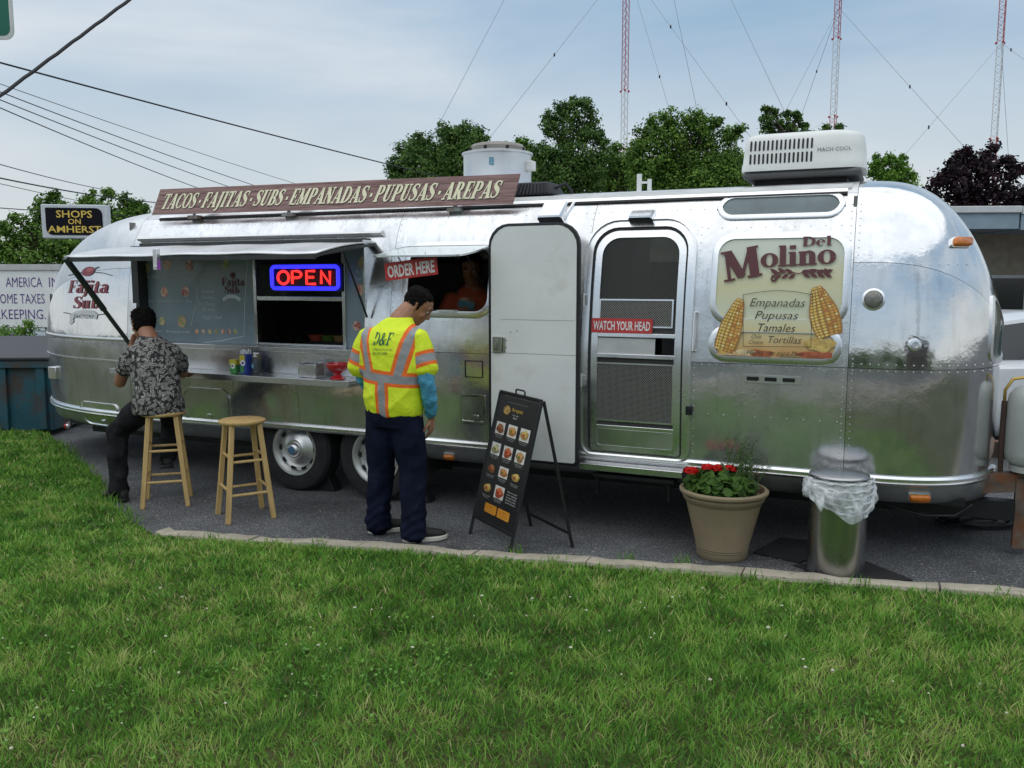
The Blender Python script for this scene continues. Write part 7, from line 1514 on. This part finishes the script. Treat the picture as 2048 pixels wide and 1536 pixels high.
mast(1671, (233, 77), False, [(18, 1575, 215, 135, ()), (18, 1610, 210, 165, (.5,)), (15, 1925, 290, 120, (.5,))], 'red and white radio mast above the air conditioner')
mast(1998, (277, 85), False, [(88, 1805, 315, 118, (.62,)), (85, 2060, 128, 130, (.3,)), (85, 2016, 300, 150, ())], 'red and white radio mast at the right edge above the purple tree')
# ---- overhead wires at the left
WIRE = M('wire_black', (.012, .012, .014), .5)
def wire(label, a, b, Ya, Yb, r_, sag=0., wob=0., ext=(.25, .2)):
    p, q = at(*a, Ya), at(*b, Yb); d = q-p; p, q = p-d*ext[0], q+d*ext[1]; pts = []
    for i in range(25): t = i/24; x = p.lerp(q, t); x.z -= sag*4*t*(1-t)-0; x.z += wob*math.sin(i*2.1)*.6; pts.append(x)
    return tag(MB().tube(pts, r_, 6).build('overhead_wire', WIRE), label, 'wire', 'overhead wires')
wire('thick black wrapped cable crossing the upper left corner', (0, 192), (258, 0), 8, 9, .017, .0, .006)
wire('long black wire running down to the roof sign behind EMPANADAS', (0, 120), (870, 349), 12, 22, .013, .06)
for i, (a, b) in enumerate((((0, 163), (565, 357)), ((0, 179), (495, 364)), ((0, 195), (446, 367)), ((0, 211), (383, 369)))):
    wire(['thin uppermost of four parallel wires above the left end of the roof sign', 'second of four parallel wires above the left end of the roof sign', 'third of four parallel wires above the left end of the roof sign', 'lowest of four parallel wires above the left end of the roof sign'][i], a, b, 22, 36, (.009, .013, .013, .014)[i], .1)
wire('thin wire just above the trees at the far left', (0, 326), (190, 374), 18, 26, .010, .05); wire('darker wire passing over the SHOPS ON sign', (0, 349), (310, 401), 17, 26, .015, .12); wire('faint wire under the darker wire at the far left', (0, 364), (290, 424), 30, 40, .012, .1); wire('low wire passing behind the top of the SHOPS ON sign', (0, 415), (262, 432), 22, 27, .013, .02)
# ---- SHOPS ON sign
sy = 19.; c = at(149, 443, sy); sg = thing('pylon_sign', 'white framed black SHOPS ON AMHERST sign with yellow letters', 'sign', (c.x, c.y, -.7), math.radians(9))
zc2 = c.z+.7; w_, h_ = 122/F_PX*sy, 66/F_PX*sy; WHT = M('cabinet_white', (.62, .64, .66), .4)
MB().b2((-w_/2, 0, zc2-h_/2), (w_/2, .28, zc2+h_/2)).build('cabinet', WHT, sg, bevel=.02)
fo_ = rr(w_*.86, h_*.80, (.14, .02, .14, .02), 5, 0, zc2); MB().prism(fo_, .003, .012).build('face', M('face_black', (.005, .005, .010), .7, spec=.2), sg)
YEL = M('letter_gold', (.80, .55, .10), .5)
for t_, z, ww, hh in (('SHOPS', .115, .64, .19), ('ON', -.075, .23, .14), ('AMHERST', -.325, .94, .18)):
    mb = MB(); tv = text2d(t_, 1, 0, .012); wd_ = max(p[0] for p in tv[0]); put_text(mb, ([(p[0]/wd_*w_*.86*ww, p[1]*hh*h_/.74*1.15) for p in tv[0]], tv[1]), FLAT, -w_*.86*ww/2, zc2+z*h_, .015); mb.build('word', YEL, sg)
MB().tube([(.15, .14, 0), (.15, .14, zc2-h_/2)], .07, 10).build('post', M('post_grey', (.35, .36, .37), .5), sg)
# ---- tax service board
by = 15.; x0, x1 = at(-90, 561, by).x, at(118, 561, by).x; zt2, zb2 = at(50, 533, by).z, at(50, 655, by).z; wd_ = x1-x0
tb = thing('letter_board', 'white letter board with purple AMERICA INCOME TAXES lettering', 'sign', ((x0+x1)/2, by, -.6)); zo = .6
MB().b2((-wd_/2, 0, zb2+zo), (wd_/2, .22, zt2+zo)).build('board', M('board_white', (.88, .88, .86), .5, var=.05), tb, bevel=.01); MB().b2((-wd_/2-.03, -.03, zt2+zo-.06), (wd_/2+.03, .25, zt2+zo+.04)).build('top_frame', M('board_frame', (.55, .55, .54), .5), tb)
for x in (-wd_*.35, wd_*.35): MB().b2((x-.06, .06, 0), (x+.06, .16, zb2+zo)).build('post', M('post_grey', (0, 0, 0)), tb)
PUR = M('letter_purple', (.10, .045, .24), .5)
for t_, xa, xb, yb_, h in (('AMERICA', 12, 85, 574, 20), ('IN', 97, 118, 574, 20), ('COME TAXES', -12, 90, 607, 20), ('BOOKKEEPING.', -60, 92, 638, 20)):
    mb = MB(); a, b = at(xa, yb_, by), at(xb, yb_, by); tv = text2d(t_, 1, 0, -.004); ww = max(p[0] for p in tv[0]); k = (b.x-a.x)/ww; put_text(mb, ([(p[0]*k, p[1]*h/F_PX*by/.72) for p in tv[0]], tv[1]), FLAT, a.x-tb.location.x, a.z+zo, .004); mb.build('line_of_letters', PUR, tb)
# ---- dumpster
dx1_, dy_ = at(104, 780, 9.6).x, 9.6; dt = at(50, 712, 9.6).z
dm = thing('dumpster', 'rusty blue green steel dumpster with black lid at the left edge', 'dumpster', (dx1_, dy_, 0), math.radians(3))
DP = M('dumpster_paint', (.014, .085, .115), .6, var=.3, scale=3, bump=.3, bscale=30, var2=(.085, .038, .02), v2scale=2.3, v2amt=.47, rvar=.1)
mb = MB(); mb.b2((-2.3, 0, .06), (0, 1.4, dt-.10)); mb.build('body', DP, dm, bevel=.01)
for x in (-.10, -.52, -.95, -1.4, -1.85): MB().b2((x-.045, -.05, .08), (x+.045, -.001, dt-.12)).build('rib', DP, dm, bevel=.008)
MB().b2((-2.34, -.07, dt-.13), (.04, .0, dt-.05)).build('rim', DP, dm, bevel=.008)
mb = MB(); mb.add([(-2.34, -.08, dt-.05), (.05, -.08, dt-.05), (.05, 1.45, dt+.10), (-2.34, 1.45, dt+.10), (-2.34, -.08, dt-.01), (.05, -.08, dt-.01), (.05, 1.45, dt+.14), (-2.34, 1.45, dt+.14)], [(3, 2, 1, 0), (4, 5, 6, 7), (0, 1, 5, 4), (1, 2, 6, 5), (2, 3, 7, 6), (3, 0, 4, 7)]); mb.build('lid', M('lid_black', (.016, .017, .019), .5, var=.3), dm, bevel=.01)
# ---- cars
def make_car(paint):
    o = bpy.data.objects.new('car', None); COL.objects.link(o); L_ = 4.6
    st_ = [(-2.28, .42, .70, .60, .62), (-2.2, .30, .84, .80, .74), (-1.6, .24, .92, .89, .84), (-.8, .22, .95, .91, .87), (.3, .22, .96, .91, .87), (1.0, .23, .92, .90, .84), (1.7, .25, .84, .87, .78), (2.15, .32, .72, .76, .64), (2.30, .42, .62, .56, .50)]
    mb = MB(); n = 12
    for x, zb__, zt__, wb, wt in st_: mb.v += [(x, s*w2, z) for s, w2, z in ((-1, wb*.88, zb__), (-1, wb, zb__+.12), (-1, wb, (zb__+zt__)/2), (-1, wt*1.02, zt__-.05), (-1, wt*.93, zt__), (0, 0, zt__+.02), (1, wt*.93, zt__), (1, wt*1.02, zt__-.05), (1, wb, (zb__+zt__)/2), (1, wb, zb__+.12), (1, wb*.88, zb__), (0, 0, zb__))]
    k = len(st_); mb.f = [(i*n+j, i*n+(j+1) % n, (i+1)*n+(j+1) % n, (i+1)*n+j) for i in range(k-1) for j in range(n)]+[tuple(range(n-1, -1, -1)), tuple((k-1)*n+j for j in range(n))]; mb.build('body', paint, o, ang=50)
    gs_ = [(-1.75, .93, .93, .80), (-1.15, .93, 1.33, .66), (-.5, .95, 1.43, .64), (.2, .95, 1.42, .64), (.65, .95, 1.32, .66), (1.25, .92, .93, .78)]
    mb = MB()
    for x, z0, z1, w2 in gs_: mb.v += [(x, -.82, z0), (x, -w2, z1-.03), (x, -w2*.85, z1), (x, w2*.85, z1), (x, w2, z1-.03), (x, .82, z0)]
    mb.f = [(i*6+j, i*6+j+1, (i+1)*6+j+1, (i+1)*6+j) for i in range(5) for j in range(5)]; mb.build('cabin', paint, o, ang=30)
    CG = M('car_glass', (.012, .014, .016), .08, spec=.7)
    for s in (-1, 1):
        for pts in (((-1.42, .98), (-1.02, 1.29), (-.48, 1.37), (-.45, .99)), ((-.38, .99), (-.40, 1.37), (.22, 1.36), (.60, 1.27), (1.0, .98))):
            w3 = lambda z: .825-(z-.93)/.47*.165; MB().add([(x, s*(w3(z)+.012), z) for x, z in pts], [tuple(range(len(pts)))]).build('side_window', CG, o)
        for x in (-1.38, 1.42):
            wh_ = bpy.data.objects.new('wheel', None); COL.objects.link(wh_); wh_.parent = o; wh_.location = (x, s*.80, .32)
            MB().lathe([(.2, -.10), (.30, -.10), (.32, -.07), (.32, .07), (.30, .10), (.2, .10)], 32, ax='y').build('tyre', TYRE, wh_, ang=40)
            mb = MB(); mb.lathe([(.205, s*.085), (.20, s*.102), (.18, s*.09)], 28, ax='y')
            for i in range(5): a = i*1.2566; mb.beam((0, s*.10, 0), (.19*math.cos(a), s*.095, .19*math.sin(a)), .035, .02, (0, 1, 0))
            mb.build('rim', CHR, wh_, ang=40); MB().lathe([(.0001, s*.05), (.2, s*.05)], 24, ax='y').build('brake', DARKM, wh_)
        MB().b2((1.95, s*.60-.12, .62), (2.2, s*.60+.12, .74)).build('headlight', M('lamp_clear', (.6, .62, .64), .1), o, bevel=.03); MB().b2((-2.27, s*.58-.12, .70), (-2.15, s*.58+.14, .84)).build('tail_light', RED, o, bevel=.03); MB().b2((-.2, s*.905-.01, .84), (.0, s*.905+.012, .865)).build('door_handle', paint, o, bevel=.005)
    MB().add([(1.21, -.70, .965), (1.21, .70, .965), (.72, .58, 1.30), (.72, -.58, 1.30)], [(0, 1, 2, 3)]).build('windscreen', CG, o); MB().add([(-1.71, .70, .97), (-1.71, -.70, .97), (-1.2, -.56, 1.31), (-1.2, .56, 1.31)], [(0, 1, 2, 3)]).build('rear_window', CG, o)
    return o
cw = make_car(M('car_white', (.70, .71, .72), .3, var=.03, coat=.6)); c = gnd(2000, 940); cw.location = (c.x+1.25, c.y+1.25, 0); cw.rotation_euler.z = math.radians(-6); tag(cw, 'white sedan parked behind the nose of the trailer', 'car', 'parked cars')
cg = make_car(M('car_grey', (.16, .18, .19), .3, var=.05, coat=.6)); cg.location = (at(40, 600, 18.5).x, 18.5, -.72); cg.rotation_euler.z = math.radians(8); tag(cg, 'grey car roof showing between the shrub and the letter board', 'car', 'parked cars')
# ---- low building at the right
bd = thing('building', 'low tan brick shop with pale flat eaves at the right edge', 'building', (at(2000, 561, 15).x, 15, 0), math.radians(-4))
ze = at(2000, 413, 14.2).z; FAS = M('fascia_white', (.62, .64, .63), .6, var=.08); FAB = M('fascia_blue', (.28, .36, .42), .6, var=.1); BRK = M('tan_wall', (.36, .31, .24), .9, var=.2, scale=7, bump=.5, bscale=40)
MB().b2((-4.5, .9, 0), (9, 9, ze-.18)).build('wall', BRK, bd)
MB().b2((-4.8, -.6, ze-.08), (.0, 9.5, ze+.03)).build('roof', FAS, bd, bevel=.01); MB().b2((-4.75, -.55, ze-.34), (-.02, 9.4, ze-.08)).build('fascia', FAB, bd)
mb = MB(); mb.add([(.004, -.6, ze-.10), (5, -3.6, ze-.10), (5, 9, ze-.10), (.004, 9, ze-.10), (.004, -.6, ze+.025), (5, -3.6, ze+.025), (5, 9, ze+.025), (.004, 9, ze+.025)], [(3, 2, 1, 0), (4, 5, 6, 7), (0, 1, 5, 4), (1, 2, 6, 5), (2, 3, 7, 6), (3, 0, 4, 7)]); mb.build('roof', FAS, bd)
mb = MB(); mb.add([(.01, -.56, ze-.36), (4.9, -3.5, ze-.36), (4.9, 8.9, ze-.36), (.01, 8.9, ze-.36), (.01, -.56, ze-.105), (4.9, -3.5, ze-.105), (4.9, 8.9, ze-.105), (.01, 8.9, ze-.105)], [(3, 2, 1, 0), (4, 5, 6, 7), (0, 1, 5, 4), (1, 2, 6, 5), (2, 3, 7, 6), (3, 0, 4, 7)]); mb.build('fascia', FAB, bd)
for x in (-.9, .35, 1.6): 
    f = MB().b2((x-.55, .86, .9), (x+.55, .93, 1.85)).build('window', M('window_frame_white', (.6, .6, .6), .5), bd); MB().b2((x-.49, .845, .96), (x+.49, .858, 1.79)).build('pane', M('shop_glass', (.012, .014, .016), .1, spec=.7), f)
MB().tube([(.18, .83, 1.42), (.22, .83, 1.45), (.27, .83, 1.42), (.32, .83, 1.45), (.37, .83, 1.42)], .012, 6).build('neon_scribble', NR, bd)
# ---- grit and dead leaves on the asphalt
mb = MB()
for k in range(420):
    s_ = RNG.uniform(-2.2, 5.6); e_ = float(lawn_edge(s_)); o_ = e_-.16-RNG.exponential(.22)
    if o_ < -1.2: continue
    q = TL(s_, o_, .004); r_ = RNG.uniform(.003, .009); a0 = RNG.uniform(0, 6); pts = [(q.x+r_*RNG.uniform(.6, 1.3)*math.cos(a0+a), q.y+r_*RNG.uniform(.5, 1.1)*math.sin(a0+a)) for a in (0, 1.3, 2.5, 3.7, 5.)]
    mb.add([(x_, y_, .003) for x_, y_ in pts]+[(q.x, q.y, .003+r_*.6)], [(i, (i+1) % 5, 5) for i in range(5)])
tag(mb.build('grit', M('grit_pale', (.34, .32, .27), .9, var=.5, scale=60), smooth=False), 'pale grit and crumbs scattered on the asphalt along the kerb', 'grit', kind='stuff')
# ---- green road sign at the top left
gy_ = 6.; c0 = at(30, 80, gy_); gs2 = thing('road_sign', 'green road sign with white border cut off by the upper left corner', 'road sign', (c0.x-.45, gy_, 0))
MB().prism(rrb(-.45, .45, c0.z, c0.z+.60, .06), 0, .004).build('plate', M('road_green', (.0, .13, .075), .4), gs2)
MB().rings([(rrb(-.45, .45, c0.z, c0.z+.60, .06), .0045), (rrb(-.45, .45, c0.z, c0.z+.60, .06), .0055), (rrb(-.425, .425, c0.z+.025, c0.z+.575, .045), .0055)], False).build('border', M('road_white', (.62, .62, .60), .5), gs2)
MB().tube([(-.2, .04, 0), (-.2, .04, c0.z+.5)], .03, 8).build('post', M('post_grey', (0, 0, 0)), gs2)
